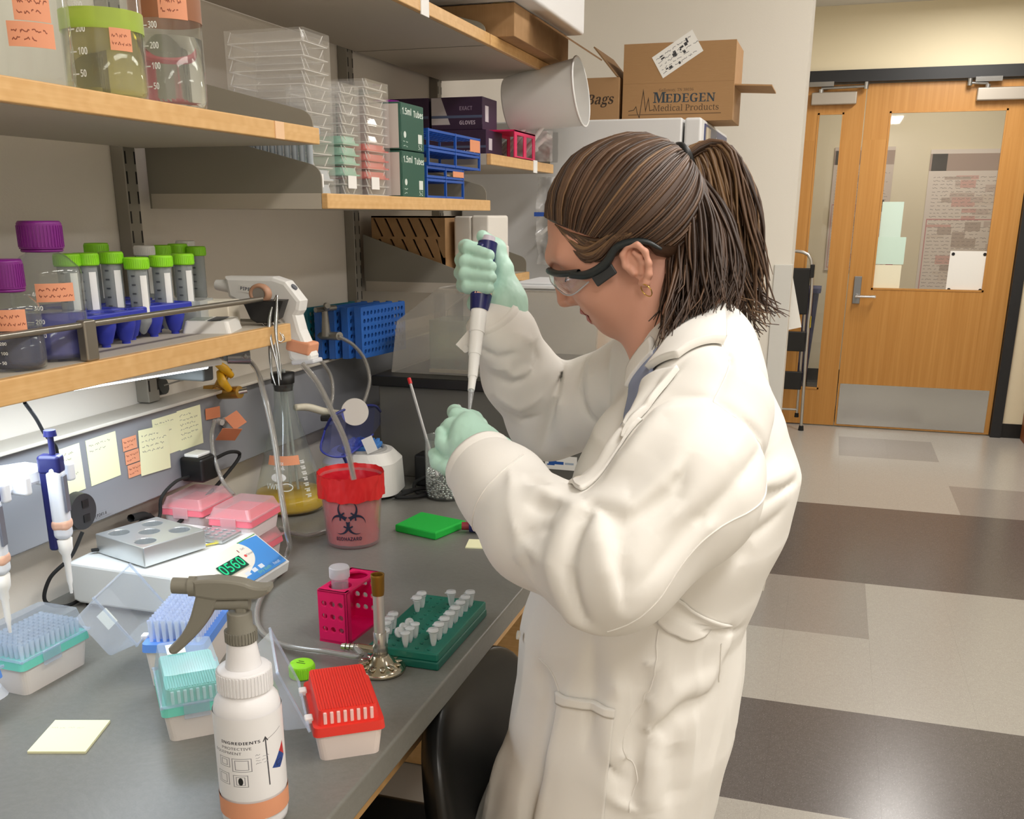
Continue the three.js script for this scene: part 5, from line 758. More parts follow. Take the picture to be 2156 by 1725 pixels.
// purple boxes on the far shelf
{
  const pt = (ang) => canvasTex(512, 256, (x, w, h) => { x.fillStyle = '#35203c'; x.fillRect(0, 0, w, h); if (ang) { x.fillStyle = '#b9b2b4'; x.beginPath(); x.moveTo(0, 0); x.lineTo(100, 0); x.lineTo(190, h * 0.85); x.lineTo(0, h * 0.85); x.fill(); } x.fillStyle = '#4f5a78'; x.fillRect(0, h * 0.56, w, 22); x.fillStyle = '#8f7f94'; x.font = 'bold 44px sans-serif'; x.fillText('EXACT', w * 0.55, h * 0.4); x.fillStyle = '#c9bccb'; x.fillText('GLOVES', w * 0.55, h * 0.85); });
  const pb = (label, x0, x1, y0, y1, z0, z1, ang) => { const b = thing('glove_box', label, 'box'); part(b, 'carton', bxc(x0, x1, y0, y1, z0, z1, 0.001), mat(0x3a2242, 0.45)); part(b, 'printed_side', sheet(x1 - x0 - 0.002, y1 - y0 - 0.002), mat(0xffffff, 0.45, { map: pt(ang) }), [(x0 + x1) / 2, (y0 + y1) / 2, z0 + 0.0006]); part(b, 'barcode_patch', bxc(x1, x1 + 0.0008, y0 + 0.02, y1 - 0.02, z0 - 0.02, z0 - 0.045), mat(0xd9d2da, 0.5)); };
  pb('purple glove box with a pale diagonal stripe on the far shelf', -1.025, -0.885, 1.712, 1.79, -2.55, -2.665, true); pb('plain purple glove box left of the striped one on the far shelf', -1.14, -1.032, 1.712, 1.79, -2.55, -2.665, false); pb('dark purple glove box underneath the striped one', -1.09, -0.872, 1.643, 1.711, -2.54, -2.67, false);
}
// blue wire racks
{
  const bm = mat(0x1f55b0, 0.4);
  const wr = (label, x0, x1, y0, y1, z0, z1, tag) => {
    const t = thing('wire_rack', label, 'tube rack', [0, 0, 0], 0, 'blue racks on the middle shelf'), n = Math.round((z0 - z1) / 0.022), m = Math.round((x1 - x0) / 0.022);
    for (const y of [y0 + 0.003, y1 - 0.003]) { const g = []; for (let i = 0; i <= n; i++) g.push(bxc(x0, x1, y - 0.0025, y + 0.0025, z0 - i * (z0 - z1) / n - 0.0018, z0 - i * (z0 - z1) / n + 0.0018)); for (let i = 0; i <= m; i++) g.push(bxc(x0 + i * (x1 - x0) / m - 0.0018, x0 + i * (x1 - x0) / m + 0.0018, y - 0.0025, y + 0.0025, z0, z1)); part(t, 'grid', g, bm); }
    for (const x of [x0, x1]) for (const z of [z0, (z0 + z1) / 2, z1]) part(t, 'post', bxc(x - 0.0025, x + 0.0025, y0, y1, z - 0.0025, z + 0.0025), bm);
    if (tag) part(t, 'tape_label', bxc(x1 + 0.0026, x1 + 0.0034, y0 + 0.006, y1 - 0.006, z1 + 0.07, z1 + 0.002), M.orangeTape, null, null, 'orange tape label');
  };
  wr('bottom blue rack of the stack on the middle shelf', -0.92, -0.83, 1.537, 1.577, -2.03, -2.25, false); wr('third blue rack of the stack, counted from the top, with an orange label', -0.92, -0.83, 1.578, 1.602, -2.03, -2.25, true); wr('second blue rack from the top of the stack', -0.925, -0.825, 1.603, 1.636, -2.03, -2.35, false); wr('topmost blue rack of the stack with an orange label', -0.925, -0.825, 1.637, 1.675, -2.03, -2.35, true);
}
// small pink rack
{
  const t = thing('tube_rack', 'small pink tube rack with open windows on the far shelf', 'tube rack'), pk = mat(0xe0165e, 0.35), x0 = -0.89, x1 = -0.815, y0 = 1.643, y1 = 1.714, z0 = -2.6, z1 = -2.79;
  for (const x of [x0, x1 - 0.003]) { const s = poly([[z1, y0], [z0, y0], [z0, y1], [z1, y1]]); const m = (z0 + z1) / 2; rhole(s, z1 + 0.022, m - 0.012, y0 + 0.008, y1 - 0.012); rhole(s, m + 0.012, z0 - 0.022, y0 + 0.008, y1 - 0.012); part(t, 'side_frame', extrude(s, 0.003, 0.0006).rotateY(-PI / 2).translate(x + 0.003, 0, 0), pk); }
  part(t, 'top_plate', bxc(x0, x1, y1 - 0.004, y1, z0, z1), pk); part(t, 'base_plate', bxc(x0, x1, y0, y0 + 0.004, z0, z1), pk);
}
// blue grid racks on the raceway ledge
{
  const bm = mat(0x2a62b4, 0.4), z0 = -2.11, z1 = -2.28;
  for (let k = 0; k < 5; k++) {
    const t = thing('grid_rack', ['frontmost blue grid rack leaning over the raceway ledge', 'second blue grid rack of the leaning row', 'third blue grid rack of the leaning row', 'fourth blue grid rack of the leaning row, near the tap', 'rearmost teal grid rack by the wall tap'][k], 'tube rack', [-1.02 - k * 0.028, 1.179, -2.2 + k * 0.012], 0.0, 'blue grid racks above the bench');
    const s = rrect(0.2, 0.118, 0.004); for (let i = 0; i < 12; i++) for (let j = 0; j < 6; j++) hole(s, (i - 5.5) * 0.0155, (j - 2.5) * 0.0175, 0.0052);
    part(t, 'grid_plate', extrude(s, 0.004, 0.0006, 4).rotateY(PI / 2 - 0.12).translate(0, 0.061, 0), k === 4 ? mat(0x1d6a78, 0.4) : bm);
    for (const e of [-1, 1]) part(t, 'side_rail', box(0.014, 0.118, 0.004), k === 4 ? mat(0x1d6a78, 0.4) : bm, [-0.006 - e * 0.012, 0.061, e * 0.098]);
  }
}
// lowest far shelf: brown divided carton, white paper stack, clear bag
{
  const t = thing('divided_carton', 'brown slotted cardboard dividers on the lowest far shelf', 'carton'); const x0 = -1.13, x1 = -0.93, y0 = 1.343, y1 = 1.5, z = -2.39;
  { const s = poly([[x0, y0], [x1, y0], [x1, y1], [x0, y1]]); for (let i = 0; i < 6; i++) for (let j = 0; j < 3; j++) { const cx = x0 + 0.018 + i * 0.031 + (j % 2) * 0.014, cy = y1 - 0.028 - j * 0.05, h = new THREE.Path(); h.moveTo(cx - 0.014, cy + 0.022); h.lineTo(cx - 0.008, cy + 0.022); h.lineTo(cx + 0.014, cy - 0.022); h.lineTo(cx + 0.008, cy - 0.022); h.closePath(); s.holes.push(h); } part(t, 'slotted_board', metreUV(extrude(s, 0.006).translate(0, 0, z - 0.006)), M.card); }
  part(t, 'side_board', bxc(x1 - 0.004, x1, y0, y1, z - 0.006, z - 0.28), M.card); part(t, 'side_board', bxc(x0, x0 + 0.004, y0, y1, z - 0.006, z - 0.28), M.card); part(t, 'rear_board', bxc(x0, x1, y0, y1, z - 0.276, z - 0.28), M.card); part(t, 'top_board', bxc(x0, x1, y1 - 0.004, y1, z, z - 0.28), M.card); part(t, 'base_board', bxc(x0, x1, y0, y0 + 0.004, z, z - 0.28), M.card);
  const w = thing('paper_towel_stack', 'stack of folded white paper packs hanging over the lowest far shelf', 'paper stack'); for (const [x, y, h, ww] of [[-0.895, 1.45, 0.1, 0.046], [-0.848, 1.452, 0.1, 0.046], [-0.885, 1.385, 0.09, 0.05], [-0.84, 1.392, 0.07, 0.036]]) part(w, 'paper_pack', box(ww, h, 0.16, 0.006), mat(0xe9e4db, 0.8), [x, y, -2.5]);
}
function bag(label, x0, x1, y0, y1, z, amp, sd) {
  const g = new THREE.PlaneGeometry(x1 - x0, y1 - y0, 40, 40), p = g.attributes.position; for (let i = 0; i < p.count; i++) { const x = p.getX(i), y = p.getY(i); p.setZ(i, amp * (noise3.noise(x * 14 + sd, y * 14, sd) + 0.6 * noise3.noise(x * 34, y * 30 + sd, 2) + 0.3 * Math.abs(noise3.noise(x * 70 + y * 60, y * 50, sd)))); } g.computeVertexNormals();
  const t = thing('plastic_bag', label, 'bag', [(x0 + x1) / 2, (y0 + y1) / 2, z]); const bm = mat(0xffffff, 0.12, { transmission: 0.74, thickness: 0, ior: 1.5, side: THREE.DoubleSide }); part(t, 'front_film', g, bm); part(t, 'back_film', g.clone().scale(1, 1, -1).translate(0, 0, -0.05), bm);
  for (let i = 0; i < 14; i++) { const a = rnd(-0.4, 0.4) + 0.7, L = rnd(0.08, 0.14), cx = rnd(-0.3, 0.3) * (x1 - x0), cy = rnd(-0.3, 0.3) * (y1 - y0); part(t, 'wrapped_pipette', bar([cx - Math.cos(a) * L / 2, cy - Math.sin(a) * L / 2, -0.03 + i * 0.003], [cx + Math.cos(a) * L / 2, cy + Math.sin(a) * L / 2, -0.03 + i * 0.003], 0.006, 8), mat(0xfbfaf8, 0.2, { transmission: 0.25, thickness: 0 })); }
  return t;
}
{ const b = bag('crumpled clear bag of wrapped pipettes between shelves, beside the freezer', -0.86, -0.6, 1.36, 1.61, -2.97, 0.03, 3.3); part(b, 'blue_zip', box(0.06, 0.012, 0.004), mat(0x3a63c4, 0.4), [-0.1, 0.02, 0.03]); bag('crumpled clear bag lying under the white pitcher on the far shelf', -0.95, -0.77, 1.645, 1.725, -2.81, 0.012, 8.1); }
// top shelf: carton and foam box
{
  const c = thing('cardboard_carton', 'flattened brown carton on the top shelf under the white foam box', 'carton'); part(c, 'body', bxc(-1.1, -0.76, 1.903, 1.975, -2.42, -2.922, 0.002), M.card); part(c, 'open_flap', at(box(0.1, 0.004, 0.4), -0.71, 1.942, -2.74, 0, 0, -0.55), M.cardDark);
  const f = thing('foam_box', 'large white foam box overhanging the top shelf', 'box'); part(f, 'body', bxc(-1.12, -0.715, 1.978, 2.25, -2.2, -2.922, 0.008), mat(0xf2f2f2, 0.6)); part(f, 'lid', bxc(-1.125, -0.71, 2.25, 2.3, -2.195, -2.926, 0.008), mat(0xf5f5f5, 0.6)); part(f, 'base_mark', at(cyl(0.025, 0.025, 0.001, 20), -0.8, 1.977, -2.45), mat(0xcdbb8c, 0.7));
}
// on the freezer
{
  const tx = canvasTex(1024, 700, (x, w, h) => {
    x.fillStyle = '#a88258'; x.fillRect(0, 0, w, h); for (let i = 0; i < 900; i++) { x.fillStyle = rnd() < 0.5 ? 'rgba(120,88,55,0.12)' : 'rgba(205,170,125,0.12)'; x.fillRect(rnd(0, w), rnd(0, h), rnd(10, 80), 1.5); }
    x.fillStyle = '#8d6b46'; x.fillRect(0, 352, w, 3); x.strokeStyle = '#3a2c22'; x.lineWidth = 6; x.beginPath(); const P = [[60, 600], [110, 590], [130, 560], [145, 620], [165, 660], [195, 420], [222, 600], [245, 490], [262, 600], [300, 590]]; P.forEach((p, i) => i ? x.lineTo(...p) : x.moveTo(...p)); x.stroke();
    x.fillStyle = '#33404a'; x.font = 'bold 132px serif'; x.fillText('M', 285, 530); x.font = 'bold 108px serif'; x.fillText('EDEGEN', 400, 530, 500); x.fillStyle = '#4a3a2c'; x.font = '74px serif'; x.fillText('Medical Products', 290, 605, 620); x.font = '34px serif'; x.fillText('Gallaway, TN 38036', 340, 430); x.fillStyle = '#6d5339'; x.fillRect(60, 630, 860, 8);
  });
  const b = thing('cardboard_box', 'big cardboard box lettered MEDEGEN on top of the freezer', 'cardboard box'); const x0 = -0.655, x1 = -0.325, y0 = 1.773, y1 = 1.99, z = -3.18;
  part(b, 'carton', bxc(x0, x1, y0, y1, z, z - 0.22, 0.002), M.card); part(b, 'printed_front', sheet(x1 - x0, y1 - y0), mat(0xffffff, 0.85, { map: tx }), [(x0 + x1) / 2, (y0 + y1) / 2, z + 0.0006]);
  const ltx = canvasTex(256, 160, (x, w, h) => { x.fillStyle = '#f0eee8'; x.fillRect(0, 0, w, h); x.fillStyle = '#3a3a3c'; for (let i = 0; i < 14; i++) x.fillRect(rnd(10, 220), rnd(10, 130), rnd(6, 24), rnd(8, 30)); scribble(x, 16, 30, 220, 5, 26, '#777', 3, 10); });
  part(b, 'shipping_label', sheet(0.135, 0.068), mat(0xffffff, 0.7, { map: ltx }), [-0.495, 1.957, z + 0.0016], [0, 0, 0.55], 'white shipping label stuck askew'); part(b, 'side_flap', at(box(0.11, 0.004, 0.2), x1 + 0.052, 1.868, z - 0.11, 0, 0, -0.05), M.card);
  const s = thing('cardboard_box', 'smaller cardboard box with one raised flap, left of the MEDEGEN box', 'cardboard box'); const sx = canvasTex(256, 256, (x, w, h) => { x.fillStyle = '#a9845c'; x.fillRect(0, 0, w, h); x.fillStyle = '#3d2f24'; x.font = 'italic bold 78px serif'; x.fillText('Bags', 40, 150); });
  part(s, 'carton', bxc(-0.785, -0.665, 1.773, 1.9, -3.17, -3.45, 0.002), M.card); part(s, 'printed_front', sheet(0.12, 0.127), mat(0xffffff, 0.85, { map: sx }), [-0.725, 1.8365, -3.1694]); part(s, 'raised_flap', at(box(0.004, 0.11, 0.28), -0.707, 1.943, -3.3, 0, 0, 0.72), mat(0x8a6b4a, 0.9));
  const j = thing('plastic_pitcher', 'translucent white plastic pitcher lying on its side above the pink rack shelf', 'pitcher', [-0.82, 1.806, -2.82]); const pm = mat(0xf6f6f4, 0.5, { transmission: 0.5, thickness: 0, ior: 1.4, side: THREE.DoubleSide });
  part(j, 'body', lathe([[0, 0], [0.07, 0], [0.073, 0.004], [0.086, 0.2], [0.089, 0.203], [0.089, 0.208], [0.084, 0.208], [0.07, 0.01], [0, 0.006]], 36).rotateZ(-PI / 2 + 0.14), pm, [-0.08, -0.012, 0]); part(j, 'rim_ring', new THREE.TorusGeometry(0.0885, 0.003, 8, 40).rotateY(PI / 2).rotateZ(0.14), mat(0xf0f0ee, 0.3), [0.124, 0.017, 0]);
}

// ---------- black lab chair tucked under the bench ----------
{
  const t = thing('lab_chair', 'black office chair tucked under the bench beside her', 'chair', [-0.63, 0, -1.26], PI / 2), lm = mat(0x121212, 0.32);
  const g = new THREE.SphereGeometry(1, 64, 40), p = g.attributes.position, se = (v, e) => Math.sign(v) * Math.pow(Math.abs(v), e);
  for (let i = 0; i < p.count; i++) { const x = p.getX(i), y = p.getY(i), z = p.getZ(i), r = Math.hypot(x, y) || 1e-6, m = Math.pow(Math.pow(Math.abs(x / r), 3.2) + Math.pow(Math.abs(y / r), 3.2), -1 / 3.2); p.setXYZ(i, 0.21 * x * m * Math.pow(r, -0.35), 0.22 * y * m * Math.pow(r, -0.35), 0.03 * se(z, 0.6)); }
  for (let i = 0; i < p.count; i++) { const x = p.getX(i), y = p.getY(i); p.setZ(i, p.getZ(i) + 0.9 * x * x - 0.15 * Math.max(0, y) * 0.4); } g.computeVertexNormals();
  part(t, 'backrest', g, lm, [0.0, 0.635, 0.17], [-0.06, 0, 0]);
  part(t, 'back_post', [bar([0, 0.4, 0.12], [0, 0.62, 0.17], 0.02, 10)], M.black); part(t, 'seat', box(0.46, 0.07, 0.44, 0.03), lm, [0, 0.43, -0.1]);
  part(t, 'gas_column', [cyl(0.028, 0.022, 0.3, 16).translate(0, 0.1, -0.1)], M.blackFrame);
  for (let i = 0; i < 5; i++) { const a = i / 5 * 2 * PI; const L = part(t, 'base_leg', bar([0, 0.11, -0.1], [Math.cos(a) * 0.27, 0.07, -0.1 + Math.sin(a) * 0.27], 0.02, 8, 0.014), M.black); part(L, 'caster', new THREE.SphereGeometry(0.026, 12, 10).translate(Math.cos(a) * 0.27, 0.026, -0.1 + Math.sin(a) * 0.27), M.rubber); }
}

// ---------- signed distance modelling (bodies and cloth) ----------
const smin = (a, b, k) => { const h = Math.max(k - Math.abs(a - b), 0) / k; return Math.min(a, b) - h * h * k * 0.25; };
const smax = (a, b, k) => -smin(-a, -b, k);
function cone3(a, b, r1, r2) { // tapered capsule
  const bx = b[0] - a[0], by = b[1] - a[1], bz = b[2] - a[2], bb = bx * bx + by * by + bz * bz;
  return (x, y, z) => { const px = x - a[0], py = y - a[1], pz = z - a[2]; let h = (px * bx + py * by + pz * bz) / bb; h = h < 0 ? 0 : h > 1 ? 1 : h; return Math.hypot(px - bx * h, py - by * h, pz - bz * h) - (r1 + (r2 - r1) * h); };
}
function chain(pts, rs, k) { const f = []; for (let i = 0; i < pts.length - 1; i++) f.push(cone3(pts[i], pts[i + 1], rs[i], rs[i + 1])); return (x, y, z) => { let d = f[0](x, y, z); for (let i = 1; i < f.length; i++) d = smin(d, f[i](x, y, z), k); return d; }; }
function ell(c, r) { return (x, y, z) => { const a = (x - c[0]) / r[0], b = (y - c[1]) / r[1], e = (z - c[2]) / r[2], k0 = Math.hypot(a, b, e), k1 = Math.hypot(a / r[0], b / r[1], e / r[2]); return k1 < 1e-9 ? -Math.min(...r) : k0 * (k0 - 1) / k1; }; }
// surface nets over the box lo..hi
function nets(f, lo, hi, cell) {
  const n = [0, 1, 2].map(i => Math.ceil((hi[i] - lo[i]) / cell) + 1), [nx, ny, nz] = n, F = new Float32Array(nx * ny * nz), id = (i, j, k) => (k * ny + j) * nx + i;
  for (let k = 0; k < nz; k++) for (let j = 0; j < ny; j++) for (let i = 0; i < nx; i++) F[id(i, j, k)] = f(lo[0] + i * cell, lo[1] + j * cell, lo[2] + k * cell);
  const vid = new Int32Array(nx * ny * nz).fill(-1), pos = [], idx = [];
  for (let k = 0; k < nz - 1; k++) for (let j = 0; j < ny - 1; j++) for (let i = 0; i < nx - 1; i++) {
    let m = 0; const c = []; for (let q = 0; q < 8; q++) { const v = F[id(i + (q & 1), j + ((q >> 1) & 1), k + (q >> 2))]; c.push(v); if (v < 0) m |= 1 << q; }
    if (m === 0 || m === 255) continue; let sx = 0, sy = 0, sz = 0, cnt = 0;
    for (const [a, b] of EDGES) { if ((c[a] < 0) === (c[b] < 0)) continue; const t = c[a] / (c[a] - c[b]); sx += (a & 1) + ((b & 1) - (a & 1)) * t; sy += ((a >> 1) & 1) + (((b >> 1) & 1) - ((a >> 1) & 1)) * t; sz += (a >> 2) + ((b >> 2) - (a >> 2)) * t; cnt++; }
    vid[id(i, j, k)] = pos.length / 3; pos.push(lo[0] + (i + sx / cnt) * cell, lo[1] + (j + sy / cnt) * cell, lo[2] + (k + sz / cnt) * cell);
  }
  const quad = (a, b, c, d, flip) => { if (a < 0 || b < 0 || c < 0 || d < 0) return; if (flip) idx.push(a, c, b, a, d, c); else idx.push(a, b, c, a, c, d); };
  for (let k = 1; k < nz - 1; k++) for (let j = 1; j < ny - 1; j++) for (let i = 1; i < nx - 1; i++) {
    const s = F[id(i, j, k)] < 0;
    if (s !== (F[id(i + 1, j, k)] < 0)) quad(vid[id(i, j - 1, k - 1)], vid[id(i, j, k - 1)], vid[id(i, j, k)], vid[id(i, j - 1, k)], !s);
    if (s !== (F[id(i, j + 1, k)] < 0)) quad(vid[id(i - 1, j, k - 1)], vid[id(i - 1, j, k)], vid[id(i, j, k)], vid[id(i, j, k - 1)], !s);
    if (s !== (F[id(i, j, k + 1)] < 0)) quad(vid[id(i - 1, j - 1, k)], vid[id(i, j - 1, k)], vid[id(i, j, k)], vid[id(i - 1, j, k)], !s);
  }
  const g = new THREE.BufferGeometry(), nor = new Float32Array(pos.length), e = cell * 0.35;
  for (let i = 0; i < pos.length; i += 3) { const [x, y, z] = [pos[i], pos[i + 1], pos[i + 2]]; let a = f(x + e, y, z) - f(x - e, y, z), b = f(x, y + e, z) - f(x, y - e, z), c = f(x, y, z + e) - f(x, y, z - e); const L = Math.hypot(a, b, c) || 1; nor[i] = a / L; nor[i + 1] = b / L; nor[i + 2] = c / L; }
  g.setAttribute('position', new THREE.Float32BufferAttribute(pos, 3)); g.setAttribute('normal', new THREE.BufferAttribute(nor, 3)); g.setIndex(idx); return g;
}
const EDGES = [[0, 1], [2, 3], [4, 5], [6, 7], [0, 2], [1, 3], [4, 6], [5, 7], [0, 4], [1, 5], [2, 6], [3, 7]];
const grad = (f, p, e = 0.002) => { const v = V(f(p.x + e, p.y, p.z) - f(p.x - e, p.y, p.z), f(p.x, p.y + e, p.z) - f(p.x, p.y - e, p.z), f(p.x, p.y, p.z + e) - f(p.x, p.y, p.z - e)); return v.normalize(); };
function snap(f, p, off = 0, e = 0.002) { const v = V(p); for (let i = 0; i < 14; i++) { const d = f(v.x, v.y, v.z) - off; if (Math.abs(d) < 2e-5) break; v.addScaledVector(grad(f, v, e), -d * 0.8); } return v; }
// strip of cloth lying on a surface: corner points a b c d (a-b top edge, d-c bottom edge)
function patchOn(f, [a, b, c, d], off, n = 16, m = 16, wave) {
  [a, b, c, d] = [a, b, c, d].map(p => V(p)); const pos = [], idx = [], N = n + 1;
  const layer = (o) => { for (let j = 0; j <= m; j++) for (let i = 0; i <= n; i++) { const s = i / n, t = j / m, p = a.clone().lerp(b, s).lerp(d.clone().lerp(c, s), t), q = snap(f, p, o, wave); pos.push(q.x, q.y, q.z); } };
  layer(off); const K = pos.length / 3; layer(off * 0.25);
  for (let j = 0; j < m; j++) for (let i = 0; i < n; i++) { const p = j * N + i; idx.push(p, p + N, p + 1, p + 1, p + N, p + N + 1); idx.push(K + p, K + p + 1, K + p + N, K + p + 1, K + p + N + 1, K + p + N); }
  const rim = []; for (let i = 0; i <= n; i++) rim.push(i); for (let j = 1; j <= m; j++) rim.push(j * N + n); for (let i = n - 1; i >= 0; i--) rim.push(m * N + i); for (let j = m - 1; j > 0; j--) rim.push(j * N);
  for (let i = 0; i < rim.length; i++) { const p = rim[i], q = rim[(i + 1) % rim.length]; idx.push(p, q, K + p, q, K + q, K + p); }
  const g = new THREE.BufferGeometry(); g.setAttribute('position', new THREE.Float32BufferAttribute(pos, 3)); g.setIndex(idx); g.computeVertexNormals(); return g;
}

// ---------- the person at the bench ----------
const person = thing('person', 'woman in a white lab coat, pale green gloves and safety glasses pipetting at the bench', 'person');
const coatMat = mat(0xeeebe5, 0.85, { sheen: 0.3, side: THREE.DoubleSide }), skinMat = mat(0xdaa088, 0.48), gloveMat = mat(0xb6dccb, 0.42), shirtMat = mat(0x8f98b4, 0.85);
const SL = [-0.1236, 1.2861, -1.1353], SR = [-0.2493, 1.2763, -1.4160];
const rows = [[[-0.2011, 1.3516, -1.2800], [-0.0881, 1.3560, -1.2800], 0.085], [[-0.2300, 1.3043, -1.2800], [-0.0692, 1.3123, -1.2800], 0.14], [[-0.2794, 1.2325, -1.2750], [-0.0371, 1.2485, -1.2750], 0.178], [[-0.3029, 1.1728, -1.2700], [-0.0140, 1.1958, -1.2700], 0.188], [[-0.3249, 1.0978, -1.2650], [-0.0244, 1.1269, -1.2650], 0.182], [[-0.3498, 1.0269, -1.2600], [-0.0476, 1.0611, -1.2600], 0.176], [[-0.3693, 0.9543, -1.2550], [-0.0692, 0.9932, -1.2550], 0.178], [[-0.3702, 0.8798, -1.2550], [-0.0687, 0.9241, -1.2550], 0.186], [[-0.3798, 0.8015, -1.2550], [-0.0713, 0.8522, -1.2550], 0.194], [[-0.4033, 0.7179, -1.2550], [-0.0838, 0.7763, -1.2550], 0.2], [[-0.4372, 0.6076, -1.2550], [-0.1002, 0.6771, -1.2550], 0.205], [[-0.4842, 0.4431, -1.2550], [-0.1227, 0.5303, -1.2550], 0.21]]
  .map(([p, q, b]) => ({ y: (p[1] + q[1]) / 2, cx: (p[0] + q[0]) / 2, a: (q[0] - p[0]) / 2, cz: p[2], b }));
const HEM = rows[rows.length - 1].y;
function torso(x, y, z) {
  let i = 0; while (i < rows.length - 2 && y < rows[i + 1].y) i++;
  const A = rows[i], B = rows[i + 1]; let t = (y - A.y) / (B.y - A.y); t = t < 0 ? 0 : t > 1 ? 1 : t; const s = t * t * (3 - 2 * t) * 0.35 + t * 0.65;
  const a = A.a + (B.a - A.a) * s, b = A.b + (B.b - A.b) * s, dx = (x - A.cx - (B.cx - A.cx) * s) / a, dz = (z - A.cz - (B.cz - A.cz) * s) / b;
  const k = Math.pow(Math.pow(Math.abs(dx), 2.3) + Math.pow(Math.abs(dz), 2.3), 1 / 2.3), d = (k - 1) * Math.min(a, b) * 0.95;
  return smax(smax(d, y - rows[0].y, 0.05), HEM - y, 0.01);
}
const shoulders = [cone3([-0.1556, 1.3325, -1.2881], SL, 0.06, 0.068), cone3([-0.1706, 1.3374, -1.3069], SR, 0.07, 0.066)];
const armL = chain([SL, [-0.1385, 1.2169, -1.0536], [-0.1942, 1.1498, -0.9761], [-0.2942, 1.1588, -1.0352], [-0.3573, 1.1871, -1.0957], [-0.3829, 1.2007, -1.1139]], [0.076, 0.083, 0.068, 0.058, 0.049, 0.0445], 0.035);
const armR = chain([SR, [-0.3432, 1.2268, -1.4692], [-0.4072, 1.1963, -1.4831], [-0.4352, 1.2730, -1.4221], [-0.4451, 1.3362, -1.3735], [-0.4524, 1.3517, -1.3652]], [0.07, 0.062, 0.06, 0.052, 0.042, 0.0395], 0.03);
